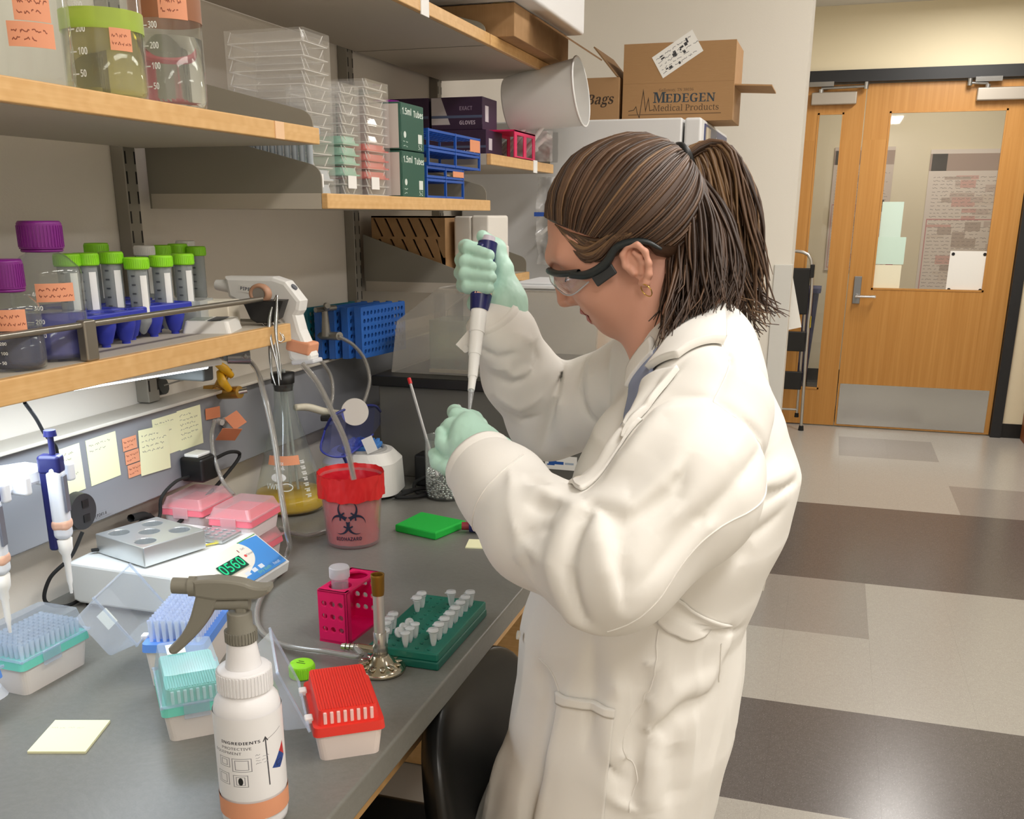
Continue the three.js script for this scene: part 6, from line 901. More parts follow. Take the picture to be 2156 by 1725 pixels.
// folds: points, height (metres, negative is a valley), width
const FOLDS = [
  [[[-0.1478, 1.3439, -1.1078], [-0.1894, 1.2816, -1.0528], [-0.2022, 1.2677, -1.0224], [-0.2198, 1.2173, -0.9897]], -0.012, 0.012],
  [[[-0.1138, 1.3089, -1.0635], [-0.1508, 1.3089, -1.0628], [-0.1714, 1.2980, -1.0528], [-0.1924, 1.2632, -1.0131]], -0.009, 0.01],
  [[[-0.1221, 1.2938, -1.0450], [-0.1554, 1.2889, -1.0330], [-0.1780, 1.2645, -0.9961], [-0.2037, 1.2360, -0.9789]], 0.01, 0.016],
  [[[-0.1179, 1.2948, -1.0467], [-0.1359, 1.2521, -0.9835], [-0.1703, 1.2270, -0.9426], [-0.2134, 1.2245, -0.9611]], 0.011, 0.018],
  [[[-0.1250, 1.2633, -1.0014], [-0.1327, 1.2344, -0.9678], [-0.1733, 1.2131, -0.9263], [-0.2106, 1.2189, -0.9493]], -0.013, 0.016],
  [[[-0.0895, 1.2825, -1.0736], [-0.1014, 1.2529, -1.0165], [-0.1227, 1.2257, -0.9682], [-0.1446, 1.2042, -0.9325]], 0.008, 0.018],
  [[[-0.0787, 1.2631, -1.0817], [-0.0927, 1.2364, -1.0139], [-0.1159, 1.2027, -0.9630]], -0.008, 0.016],
  [[[-0.0579, 1.2359, -1.1015], [-0.1039, 1.2021, -0.9775], [-0.1688, 1.1226, -0.9206]], 0.009, 0.012],
  [[[-0.0702, 1.2334, -1.0968], [-0.1118, 1.2074, -0.9657], [-0.1597, 1.1533, -0.9223]], -0.008, 0.013],
  [[[-0.2182, 1.2152, -0.9567], [-0.2216, 1.1957, -0.9603], [-0.2283, 1.1569, -0.9457], [-0.2161, 1.1186, -0.9373], [-0.1976, 1.1073, -0.9395]], 0.014, 0.014],
  [[[-0.2130, 1.2110, -0.9460], [-0.2157, 1.1948, -0.9399], [-0.2181, 1.1623, -0.9287], [-0.2048, 1.1238, -0.9315]], -0.02, 0.01],
  [[[-0.2066, 1.2163, -0.9387], [-0.1956, 1.1873, -0.9219], [-0.1874, 1.1637, -0.9169], [-0.1798, 1.1327, -0.9203]], 0.014, 0.014],
  [[[-0.1832, 1.2101, -0.9331], [-0.1770, 1.1816, -0.9150], [-0.1739, 1.1405, -0.9138]], -0.012, 0.014],
  [[[-0.3005, 1.2049, -1.0151], [-0.2781, 1.1951, -1.0081], [-0.2527, 1.2008, -0.9850], [-0.2201, 1.2005, -0.9623]], 0.011, 0.013],
  [[[-0.2899, 1.1876, -1.0020], [-0.2642, 1.1861, -0.9876], [-0.2374, 1.1897, -0.9753]], -0.011, 0.012],
  [[[-0.2883, 1.1500, -0.9904], [-0.2617, 1.1590, -0.9798], [-0.2337, 1.1568, -0.9550]], 0.009, 0.012],
  [[[-0.2824, 1.1657, -0.9863], [-0.2579, 1.1745, -0.9749], [-0.2383, 1.1760, -0.9597]], -0.007, 0.011],
  [[[-0.3107, 1.2226, -1.0395], [-0.2926, 1.2125, -1.0200], [-0.2818, 1.2076, -1.0109]], -0.01, 0.013],
  [[[-0.3335, 1.2175, -1.0526], [-0.3119, 1.1917, -1.0292], [-0.2908, 1.1670, -1.0060], [-0.2542, 1.1320, -0.9735]], 0.005, 0.01],
  [[[-0.0237, 1.2039, -1.2336], [-0.0516, 1.2079, -1.1164], [-0.0779, 1.1701, -1.0741]], 0.018, 0.016],
  [[[-0.0246, 1.1899, -1.2288], [-0.0521, 1.1914, -1.1110], [-0.0782, 1.1575, -1.0700], [-0.0923, 1.1473, -1.0623]], -0.018, 0.014],
  [[[-0.0928, 1.1519, -1.0636], [-0.1196, 1.1150, -1.0214], [-0.1390, 1.0892, -1.0070]], -0.01, 0.016],
  [[[-0.0528, 1.1667, -1.1028], [-0.0762, 1.1373, -1.0641], [-0.1061, 1.1068, -1.0449]], 0.01, 0.018],
  [[[-0.0372, 1.1702, -1.1966], [-0.0575, 1.1449, -1.1163], [-0.0650, 1.1135, -1.1039]], -0.006, 0.016],
  [[[-0.1095, 1.3132, -1.0552], [-0.0863, 1.2963, -1.0571], [-0.0664, 1.2631, -1.0856], [-0.0508, 1.2208, -1.1208]], -0.011, 0.009],
  [[[-0.1137, 1.3679, -1.1811], [-0.0999, 1.3450, -1.1013], [-0.1095, 1.3132, -1.0552]], -0.006, 0.009],
  [[[-0.0602, 1.2970, -1.2300], [-0.0652, 1.2812, -1.1576], [-0.0647, 1.2490, -1.1255]], -0.006, 0.018],
  [[[-0.2122, 1.3436, -1.1313], [-0.2155, 1.3032, -1.0734], [-0.2440, 1.2574, -1.0388], [-0.2624, 1.2126, -1.0296]], -0.012, 0.01],
  [[[-0.1930, 1.0661, -1.0045], [-0.1727, 0.9617, -1.0322], [-0.1771, 0.8052, -1.0574]], -0.014, 0.018],
  [[[-0.2182, 1.0661, -0.9965], [-0.1980, 0.9510, -1.0208], [-0.2072, 0.8166, -1.0296]], 0.009, 0.024],
  [[[-0.0640, 0.9660, -1.1226], [-0.0971, 0.9561, -1.0433], [-0.1359, 0.9246, -1.0210]], 0.012, 0.02],
  [[[-0.0677, 0.9412, -1.1135], [-0.1009, 0.9275, -1.0439], [-0.1474, 0.8984, -1.0309]], -0.014, 0.018],
  [[[-0.1407, 1.0461, -1.0145], [-0.1542, 0.9712, -1.0192], [-0.1746, 0.8498, -1.0506]], -0.009, 0.01],
  [[[-0.1007, 0.8826, -1.0624], [-0.1143, 0.7914, -1.0728]], -0.01, 0.022],
  [[[-0.1440, 0.8825, -1.0488], [-0.1534, 0.7913, -1.0604]], 0.009, 0.02],
  [[[-0.3181, 0.9600, -1.0955], [-0.2997, 0.9170, -1.0875], [-0.2991, 0.7324, -1.1053]], -0.024, 0.015],
  [[[-0.3589, 0.8171, -1.1465], [-0.3749, 0.6854, -1.1540]], 0.01, 0.024],
  [[[-0.0656, 1.0039, -1.1891], [-0.0868, 1.0210, -1.1112], [-0.1242, 1.0532, -1.0440], [-0.1486, 1.0764, -1.0218]], -0.01, 0.01],
  [[[-0.0682, 1.0131, -1.1584], [-0.0706, 0.9715, -1.1223], [-0.0788, 0.9370, -1.0867]], 0.008, 0.014],
  [[[-0.1198, 1.0069, -1.0305], [-0.1336, 0.9560, -1.0317], [-0.1411, 0.8985, -1.0438]], 0.008, 0.013],
  [[[-0.2530, 1.0302, -1.0289], [-0.2347, 0.9521, -1.0315], [-0.2372, 0.8717, -1.0379]], -0.007, 0.016],
  [[[-0.2163, 0.9040, -1.0329], [-0.1976, 0.8769, -1.0301], [-0.1769, 0.8662, -1.0441]], 0.007, 0.01],
  [[[-0.2207, 0.8717, -1.0431], [-0.1988, 0.8442, -1.0411], [-0.1747, 0.8304, -1.0553]], -0.007, 0.01],
  [[[-0.2172, 0.8276, -1.0519], [-0.1939, 0.8052, -1.0521], [-0.1724, 0.7939, -1.0662]], 0.007, 0.01],
  [[[-0.1599, 0.9965, -1.0145], [-0.1463, 0.9888, -1.0163], [-0.1363, 0.9914, -1.0203]], 0.006, 0.008],
  [[[-0.1650, 0.9559, -1.0218], [-0.1498, 0.9497, -1.0246], [-0.1386, 0.9534, -1.0293]], 0.006, 0.008],
  [[[-0.1702, 0.9143, -1.0288], [-0.1561, 0.9063, -1.0307], [-0.1431, 0.9091, -1.0356]], 0.006, 0.008],
  [[[-0.4675, 1.3223, -1.3291], [-0.4428, 1.3152, -1.3401], [-0.4291, 1.3243, -1.3528]], -0.007, 0.008],
  [[[-0.4524, 1.2969, -1.3476], [-0.4368, 1.3035, -1.3547], [-0.4288, 1.2889, -1.3635], [-0.4126, 1.2941, -1.3812]], 0.008, 0.009],
  [[[-0.4606, 1.2790, -1.3503], [-0.4335, 1.2709, -1.3672], [-0.4209, 1.2793, -1.3848]], -0.007, 0.008],
  [[[-0.4547, 1.2508, -1.3760], [-0.4265, 1.2390, -1.3920], [-0.4113, 1.2559, -1.4023]], 0.008, 0.01],
  [[[-0.4522, 1.2269, -1.3910], [-0.4266, 1.2114, -1.4051], [-0.4074, 1.2252, -1.4155]], -0.007, 0.009],
  [[[-0.4311, 1.3449, -1.3478], [-0.4139, 1.3341, -1.3607], [-0.4012, 1.3395, -1.3774]], 0.006, 0.008],
  [[[-0.4094, 1.3231, -1.3696], [-0.4009, 1.3054, -1.3776], [-0.4117, 1.2842, -1.3783]], -0.007, 0.008],
  [[[-0.3760, 1.2816, -1.4326], [-0.3806, 1.2372, -1.4388], [-0.4002, 1.1672, -1.4321]], -0.016, 0.011],
  [[[-0.3681, 1.2850, -1.4361], [-0.3579, 1.2340, -1.4230], [-0.3606, 1.1717, -1.4241]], 0.014, 0.013],
  [[[-0.3314, 1.2914, -1.4279], [-0.3293, 1.2596, -1.4073], [-0.3075, 1.2196, -1.4014]], -0.013, 0.012],
  [[[-0.3139, 1.3109, -1.4177], [-0.2998, 1.2762, -1.4000], [-0.3067, 1.2348, -1.3956]], 0.01, 0.013],
  [[[-0.2814, 1.3228, -1.3879], [-0.2735, 1.2954, -1.3706], [-0.2794, 1.2570, -1.3565]], -0.009, 0.012],
].map(([p, h, w]) => { const s = []; for (let i = 0; i < p.length - 1; i++) s.push([p[i], p[i + 1]]); const lo = [0, 1, 2].map(k => Math.min(...p.map(q => q[k])) - 2.2 * w), hi = [0, 1, 2].map(k => Math.max(...p.map(q => q[k])) + 2.2 * w + 0.02); return { s, h, w, lo, hi }; });
const torsoF = (x, y, z) => smin(smin(torso(x, y, z), shoulders[0](x, y, z), 0.045), shoulders[1](x, y, z), 0.045);
function coatBase(x, y, z) {
  let d = torsoF(x, y, z);
  d = smin(d, armR(x, y, z), 0.014); return smin(d, armL(x, y, z), 0.012);
}
for (const f of FOLDS) for (const sg of f.s) for (const e of [0, 1]) sg[e] = snap(coatBase, sg[e]).toArray();
for (const f of FOLDS) { const P = f.s.flat(); f.lo = [0, 1, 2].map(k => Math.min(...P.map(q => q[k])) - 2.2 * f.w); f.hi = [0, 1, 2].map(k => Math.max(...P.map(q => q[k])) + 2.2 * f.w); }
const coatF = (x, y, z) => cloth(coatBase(x, y, z), x, y, z), lowF = (x, y, z) => cloth(torsoF(x, y, z), x, y, z);   // all of the coat; the coat without its sleeves
function cloth(d, x, y, z) {
   if (d > 0.045 || d < -0.045) return d;
  let s = 0;
  for (const f of FOLDS) {
    if (x < f.lo[0] || x > f.hi[0] || y < f.lo[1] || y > f.hi[1] || z < f.lo[2] || z > f.hi[2]) continue;
    let m = 1e9, edge = 1; const n = f.s.length;
    for (let i = 0; i < n; i++) { const [a, b] = f.s[i], bx = b[0] - a[0], by = b[1] - a[1], bz = b[2] - a[2]; let h = ((x - a[0]) * bx + (y - a[1]) * by + (z - a[2]) * bz) / (bx * bx + by * by + bz * bz + 1e-12); h = h < 0 ? 0 : h > 1 ? 1 : h; const q = (x - a[0] - bx * h) ** 2 + (y - a[1] - by * h) ** 2 + (z - a[2] - bz * h) ** 2; if (q < m) { m = q; const t = (i + h) / n; edge = Math.min(1, 4 * t, 4 * (1 - t) + 0.15); } }
    const r = Math.sqrt(m / (f.w * f.w) + 0.03); s += f.h * 1.05 * (0.2 + 0.8 * edge) * Math.exp(-1.9 * r + 0.32);
  }
  s += 0.0026 * noise3.noise(x * 13, y * 7 + 2, z * 13); if (y < 1.05) { const vf = noise3.noise(x * 15 + 2, y * 3.2, z * 15); s += 0.011 * Math.max(0, 0.26 - Math.abs(vf)) * Math.min(1, (1.05 - y) * 6); }
  return d - s * 0.95;
}
{
  const g = nets(coatF, [-0.56, HEM - 0.02, -1.68], [0.09, 1.44, -0.86], 0.005);
  const coat = part(person, 'lab_coat', g, coatMat, null, null, 'white cotton lab coat with loose creased sleeves');
  // seams as fine raised cords on the cloth
  const seam = (name, pts, r = 0.0009, F = coatF) => { const c = new THREE.CatmullRomCurve3(pts.map(p => V(p))), P = []; for (let i = 0; i <= 40; i++) P.push(snap(F, c.getPoint(i / 40).toArray(), 0.0004, 0.012).toArray()); part(coat, name, tube(P, r, 80, 6), coatMat); };
  seam('armhole_seam', [[-0.1104, 1.3122, -1.0546], [-0.0863, 1.2963, -1.0571], [-0.0664, 1.2631, -1.0856], [-0.0518, 1.2208, -1.1205]]); seam('yoke_seam', [[-0.1140, 1.3710, -1.1820], [-0.0991, 1.3474, -1.1024], [-0.1095, 1.3132, -1.0552]]); seam('sleeve_seam', [[-0.0572, 1.2284, -1.0993], [-0.0967, 1.1936, -0.9661], [-0.1505, 1.1328, -0.9296], [-0.1892, 1.1074, -0.9312]]);
  seam('cuff_seam', [[-0.3281, 1.2338, -1.0815], [-0.3382, 1.2122, -1.0494], [-0.3511, 1.1753, -1.0445], [-0.3813, 1.1443, -1.0799]]); seam('side_seam', [[-0.1438, 1.0359, -1.0103], [-0.1587, 0.9560, -1.0238], [-0.1751, 0.8498, -1.0504], [-0.1788, 0.7940, -1.0533]], 0.001, lowF); seam('hem_fold', [[-0.3212, 0.9629, -1.0954], [-0.2916, 0.9339, -1.0626], [-0.2872, 0.8452, -1.0684], [-0.2856, 0.7441, -1.0913]], 0.0012, lowF); seam('back_vent_seam', [[-0.0790, 1.0018, -1.1294], [-0.0700, 0.9825, -1.1261], [-0.0640, 0.9458, -1.1381]], 0.0009, lowF);
    const pk = part(coat, 'hip_pocket', patchOn(lowF, [[-0.2930, 0.9367, -1.0630], [-0.2009, 0.9349, -1.0367], [-0.2137, 0.7535, -1.0622], [-0.2925, 0.7232, -1.0824]], 0.004, 24, 24, 0.012), coatMat, null, null, 'patch pocket'); part(pk, 'pocket_hem', patchOn(lowF, [[-0.2932, 0.9384, -1.0635], [-0.2005, 0.9366, -1.0373], [-0.2000, 0.9253, -1.0339], [-0.2914, 0.9249, -1.0598]], 0.0062, 24, 4, 0.012), coatMat);
  part(coat, 'back_belt', patchOn(lowF, [[-0.1477, 1.0774, -1.0224], [-0.0741, 1.0255, -1.1386], [-0.0974, 1.0148, -1.0620], [-0.1479, 1.0420, -1.0110]], 0.004, 20, 10, 0.012), coatMat, null, null, 'half belt at the back');
  // shirt showing in the neck opening, collar and lapels
  const ring = (pts, r) => tube(pts, r, 40, 8);
  part(person, 'shirt', patchOn(coatF, [[-0.2486, 1.3229, -1.1790], [-0.1816, 1.3653, -1.1808], [-0.2014, 1.3259, -1.1071], [-0.2402, 1.2660, -1.0866]], 0.004, 24, 24), shirtMat, null, null, 'blue grey shirt at the open collar');
  const flap = (name, pts, th, nrm) => { const c = pts.map(p => V(p)), pos = [], idx = []; const n = V(nrm); for (const o of [th / 2, -th / 2]) c.forEach(p => pos.push(p.x + n.x * o, p.y + n.y * o, p.z + n.z * o)); const N = c.length; const tri = THREE.ShapeUtils.triangulateShape(pts.map((p, i) => new THREE.Vector2(p[0] * 1, p[1])), []); tri.forEach(([a, b, d]) => { idx.push(a, b, d, N + a, N + d, N + b); }); for (let i = 0; i < N; i++) { const j = (i + 1) % N; idx.push(i, j, N + i, j, N + j, N + i); } let g2 = new THREE.BufferGeometry(); g2.setAttribute('position', new THREE.Float32BufferAttribute(pos, 3)); g2.setIndex(idx); g2 = g2.toNonIndexed(); g2.computeVertexNormals(); return g2; };
  part(coat, 'collar', [patchOn(coatF, [[-0.2082, 1.3457, -1.1332], [-0.1119, 1.4237, -1.2544], [-0.1060, 1.3807, -1.1547], [-0.1558, 1.3535, -1.1084]], 0.011, 30, 16, 0.006)], coatMat, null, null, 'folded collar');
  part(coat, 'lapel', patchOn(coatF, [[-0.2040, 1.3310, -1.1079], [-0.1537, 1.3483, -1.0855], [-0.1955, 1.2745, -1.0267], [-0.2234, 1.3203, -1.0874]], 0.009, 24, 24, 0.006), coatMat, null, null, 'near lapel with its notch'); part(coat, 'front_placket', patchOn(coatF, [[-0.2157, 1.3047, -1.0739], [-0.1847, 1.2989, -1.0379], [-0.2269, 1.2105, -0.9853], [-0.2611, 1.2095, -1.0290]], 0.006, 16, 30, 0.006), coatMat); part(coat, 'far_lapel', patchOn(coatF, [[-0.2544, 1.3265, -1.2222], [-0.2088, 1.3672, -1.2057], [-0.2075, 1.3555, -1.1695], [-0.2466, 1.3130, -1.1764]], 0.008, 14, 14, 0.006), coatMat);
  for (const p of [[-0.2498, 1.2025, -1.0303], [-0.3354, 0.9741, -1.1494]]) { const q = snap(coatF, p, 0.005), n = grad(coatF, q); part(coat, 'button', cyl(0.006, 0.006, 0.003, 14).applyQuaternion(new THREE.Quaternion().setFromUnitVectors(V(0, 1, 0), n)).translate(q.x, q.y, q.z), mat(0xe8e2d6, 0.3)); }
  { // cuffs and the loose button tab of the far sleeve
    const cuff = (name, c, ax, r) => { const q = new THREE.Quaternion().setFromUnitVectors(V(0, 1, 0), V(ax).normalize()); return part(coat, name, lathe([[r * 0.88, -0.004], [r, -0.006], [r + 0.003, 0.0], [r + 0.002, 0.022], [r - 0.004, 0.024]], 36).applyQuaternion(q).translate(...c), coatMat); };
    const a = V([-0.3573, 1.1871, -1.0957]), b = V([-0.3829, 1.2007, -1.1139]); cuff('cuff', b.clone().addScaledVector(b.clone().sub(a).normalize(), 0.02).toArray(), a.clone().sub(b).toArray(), 0.0445); const c = V([-0.4451, 1.3362, -1.3735]), d = V([-0.4524, 1.3517, -1.3652]); cuff('cuff', d.clone().addScaledVector(d.clone().sub(c).normalize(), 0.016).toArray(), c.clone().sub(d).toArray(), 0.04);
    part(coat, 'cuff_tab', [at(box(0.03, 0.018, 0.003, 0.001), 0, 0, 0, 0.2, 0.3, 0.9).translate(...[-0.4852, 1.3332, -1.3270]), at(cyl(0.005, 0.005, 0.002, 12), 0, 0, 0, PI / 2).translate(...[-0.4843, 1.3229, -1.3185])], coatMat);
  }
}
// head and neck, built in a frame of its own: x forward, y up, z towards her left
const headO = [-0.2257, 1.4449, -1.3021], HP = 30 * PI / 180;
const headM = new THREE.Matrix4().makeBasis(V(-Math.cos(HP), -Math.sin(HP), 0), V(-Math.sin(HP), Math.cos(HP), 0), V(0, 0, 1)).setPosition(...headO), headI = headM.clone().invert();
THREE.BufferGeometry.prototype.intoHead = function () { // the head frame is a mirrored one: turn the faces over as well
  this.applyMatrix4(headM); const ix = this.index;
  if (ix) { for (let i = 0; i < ix.count; i += 3) { const a = ix.getX(i + 1); ix.setX(i + 1, ix.getX(i + 2)); ix.setX(i + 2, a); } }
  else for (const k of Object.keys(this.attributes)) { const A = this.attributes[k], n = A.itemSize, d = A.array; for (let i = 0; i < A.count; i += 3) for (let q = 0; q < n; q++) { const a = (i + 1) * n + q, b = (i + 2) * n + q, t = d[a]; d[a] = d[b]; d[b] = t; } }
  return this;
};
const loc = (p) => V(p).applyMatrix4(headI).toArray();
const neckB = loc([-0.1503, 1.3255, -1.2875]), neckF = loc([-0.1782, 1.3028, -1.2660]);
const HS = [ell([0.008, 0.072, 0], [0.094, 0.084, 0.074]), ell([0.05, 0.02, 0], [0.056, 0.078, 0.06]), ell([0.042, -0.028, 0], [0.05, 0.036, 0.05]), ell([0.076, -0.043, 0], [0.016, 0.016, 0.02])];
const brow = chain([[0.082, 0.06, -0.046], [0.1, 0.066, -0.016], [0.101, 0.066, 0.016], [0.082, 0.06, 0.046]], [0.011, 0.011, 0.011, 0.011], 0.01), nose = chain([[0.103, 0.058, 0], [0.114, 0.036, 0], [0.1225, 0.0135, 0]], [0.0075, 0.008, 0.0092], 0.01), ala = [cone3([0.111, 0.009, 0.009], [0.103, 0.01, 0.012], 0.0068, 0.0065), cone3([0.111, 0.009, -0.009], [0.103, 0.01, -0.012], 0.0068, 0.0065)], septum = cone3([0.116, 0.008, 0], [0.101, 0.001, 0], 0.0055, 0.0048);
const lipU = ell([0.0985, -0.0125, 0], [0.0105, 0.0055, 0.02]), lipL = ell([0.0945, -0.0255, 0], [0.011, 0.0066, 0.018]), mouth = chain([[0.094, -0.0195, -0.022], [0.1075, -0.0188, -0.008], [0.1075, -0.0188, 0.008], [0.094, -0.0195, 0.022]], [0.0022, 0.0026, 0.0026, 0.0022], 0.002), cheek = [ell([0.062, 0.008, 0.036], [0.03, 0.03, 0.024]), ell([0.062, 0.008, -0.036], [0.03, 0.03, 0.024])], sock = [ell([0.106, 0.044, 0.031], [0.012, 0.011, 0.016]), ell([0.106, 0.044, -0.031], [0.012, 0.011, 0.016])], lidE = [ell([0.087, 0.042, 0.031], [0.013, 0.0135, 0.014]), ell([0.087, 0.042, -0.031], [0.013, 0.0135, 0.014])];
const neckC = cone3([-0.012, 0.0, 0], neckB, 0.05, 0.056), neckD = cone3([0.02, -0.02, 0], neckF, 0.044, 0.05);
function headF(x, y, z) {
  let d = smin(HS[0](x, y, z), HS[1](x, y, z), 0.03); d = smin(d, HS[2](x, y, z), 0.025); d = smin(d, HS[3](x, y, z), 0.02); d = smin(d, cheek[0](x, y, z), 0.025); d = smin(d, cheek[1](x, y, z), 0.025); d = smin(d, brow(x, y, z), 0.018);
  d = smax(d, -sock[0](x, y, z), 0.014); d = smax(d, -sock[1](x, y, z), 0.014); d = smin(d, lidE[0](x, y, z), 0.003); d = smin(d, lidE[1](x, y, z), 0.003);
  d = smin(d, nose(x, y, z), 0.012); d = smin(d, ala[0](x, y, z), 0.006); d = smin(d, ala[1](x, y, z), 0.006); d = smin(d, septum(x, y, z), 0.006); d = smin(d, lipU(x, y, z), 0.008); d = smin(d, lipL(x, y, z), 0.006); d = smax(d, -mouth(x, y, z), 0.003);
  d = smin(d, neckC(x, y, z), 0.03); return smin(d, neckD(x, y, z), 0.03);
}
// ear
const earPts = [[0.012, -0.002], [0.016, 0.012], [0.012, 0.026], [0.0, 0.033], [-0.013, 0.028], [-0.018, 0.014], [-0.015, -0.001], [-0.008, -0.014], [0.001, -0.022], [0.008, -0.02]];
const earZ = (i) => 0.074 + [0.001, 0.003, 0.006, 0.008, 0.0105, 0.011, 0.0105, 0.0085, 0.006, 0.003][i];
const helix = chain(earPts.map((p, i) => [p[0], p[1], earZ(i)]), [0.0035, 0.0038, 0.0038, 0.0038, 0.004, 0.004, 0.0042, 0.0048, 0.0055, 0.004], 0.004), antihelix = chain([[-0.003, 0.021, 0.08], [-0.007, 0.012, 0.0805], [-0.006, 0.003, 0.079], [0.001, -0.007, 0.078]], [0.003, 0.0036, 0.0034, 0.003], 0.004), tragus = cone3([0.011, 0.004, 0.077], [0.0095, -0.003, 0.079], 0.004, 0.0036), concha = ell([-0.002, 0.006, 0.0745], [0.016, 0.026, 0.0045]);
const earF = (x0, y0, z0) => { const x = x0 / 0.9, y = (y0 + 0.002) / 0.9, z = 0.074 + (z0 - 0.074) / 0.9; let d = smin(concha(x, y, z), helix(x, y, z), 0.005); d = smin(d, antihelix(x, y, z), 0.004); return smin(d, tragus(x, y, z), 0.004) * 0.9; };
const earR = (x, y, z) => earF(x, y, -z);
const headG = nets((x, y, z) => Math.min(headF(x, y, z)), [-0.2, -0.24, -0.12], [0.14, 0.165, 0.12], 0.0032), earG = nets(earF, [-0.03, -0.04, 0.06], [0.03, 0.045, 0.1], 0.0014), earG2 = nets(earR, [-0.03, -0.04, -0.1], [0.03, 0.045, -0.06], 0.0022);
const bodyMesh = part(person, 'body', merge([headG, earG, earG2]).intoHead(), skinMat, null, null, 'head and neck bent forward over the work');
{ const mk = (name, geo, m, label) => part(person, name, (Array.isArray(geo) ? merge(geo) : geo).intoHead(), m, null, null, label);
  const lipsG = patchOn(headF, [[0.105, -0.009, -0.016], [0.1, -0.0105, 0.021], [0.098, -0.0285, 0.019], [0.1, -0.03, -0.014]], 0.0006, 10, 10); part(bodyMesh, 'lips', lipsG.intoHead(), mat(0xb8625a, 0.45));
  part(bodyMesh, 'eyelash', [taper([snap(headF, [0.1, 0.036, 0.022], 0.001).toArray(), snap(headF, [0.101, 0.032, 0.032], 0.002).toArray(), snap(headF, [0.09, 0.034, 0.044], 0.001).toArray()], [0.0006, 0.0012, 0.0005], 12, 5)].map(g => g.intoHead()), mat(0x2a1d16, 0.8));
  // safety glasses
  const gl = mk('safety_glasses', [tube([[0.07, 0.03, 0.072], [0.097, 0.042, 0.055], [0.114, 0.054, 0.028], [0.119, 0.056, 0], [0.114, 0.054, -0.028], [0.097, 0.042, -0.055], [0.07, 0.03, -0.072]], 0.0044, 60, 8)], mat(0x1d2426, 0.4), 'black safety glasses with clear wraparound lenses'); const gp = (n, g, m) => part(gl, n, g.intoHead(), m);
  for (const s of [1, -1]) gp('temple', taper([[-0.034, 0.004, s * 0.079], [-0.02, 0.022, s * 0.081], [0.01, 0.0325, s * 0.083], [0.035, 0.022, s * 0.081], [0.06, 0.022, s * 0.077], [0.082, 0.033, s * 0.068]], [0.002, 0.0042, 0.0048, 0.0058, 0.0058, 0.0045], 30, 8), mat(0x1d2426, 0.4));
  gp('side_block', box(0.03, 0.02, 0.004, 0.002).rotateZ(-0.1).translate(0.042, 0.014, 0.0785), mat(0x2a2c2e, 0.45));
  const pos = [], idx = []; const top = new THREE.CatmullRomCurve3([[0.07, 0.029, 0.0735], [0.099, 0.04, 0.056], [0.116, 0.052, 0.028], [0.121, 0.053, 0], [0.116, 0.052, -0.028], [0.099, 0.04, -0.056], [0.07, 0.029, -0.0735]].map(p => V(p))), bot = new THREE.CatmullRomCurve3([[0.064, 0.014, 0.073], [0.092, 0.011, 0.058], [0.11, 0.019, 0.032], [0.123, 0.038, 0], [0.11, 0.019, -0.032], [0.092, 0.011, -0.058], [0.064, 0.014, -0.073]].map(p => V(p))); for (let j = 0; j <= 6; j++) for (let i = 0; i <= 40; i++) { const p = top.getPoint(i / 40).lerp(bot.getPoint(i / 40), j / 6); p.x += 0.004 * Math.sin(j / 6 * PI); pos.push(p.x, p.y, p.z); } for (let j = 0; j < 6; j++) for (let i = 0; i < 40; i++) { const a = j * 41 + i; idx.push(a, a + 41, a + 1, a + 1, a + 41, a + 42); } const lg = new THREE.BufferGeometry(); lg.setAttribute('position', new THREE.Float32BufferAttribute(pos, 3)); lg.setIndex(idx); lg.computeVertexNormals(); gp('lens', lg, mat(0xf6f8fa, 0.03, { transmission: 0.93, thickness: 0, ior: 1.6, side: THREE.DoubleSide })); gp('lens_edge', tube(bot.getPoints(30).map(p => p.toArray()), 0.0011, 60, 6), mat(0xe6e6ea, 0.1, { transmission: 0.5, thickness: 0 }));
  mk('earring', new THREE.TorusGeometry(0.0085, 0.0007, 8, 28).rotateX(0.2).rotateY(0.8).translate(0.004, -0.03, 0.081), mat(0xe0b860, 0.2, { metalness: 1 }), 'small gold hoop earring');
}
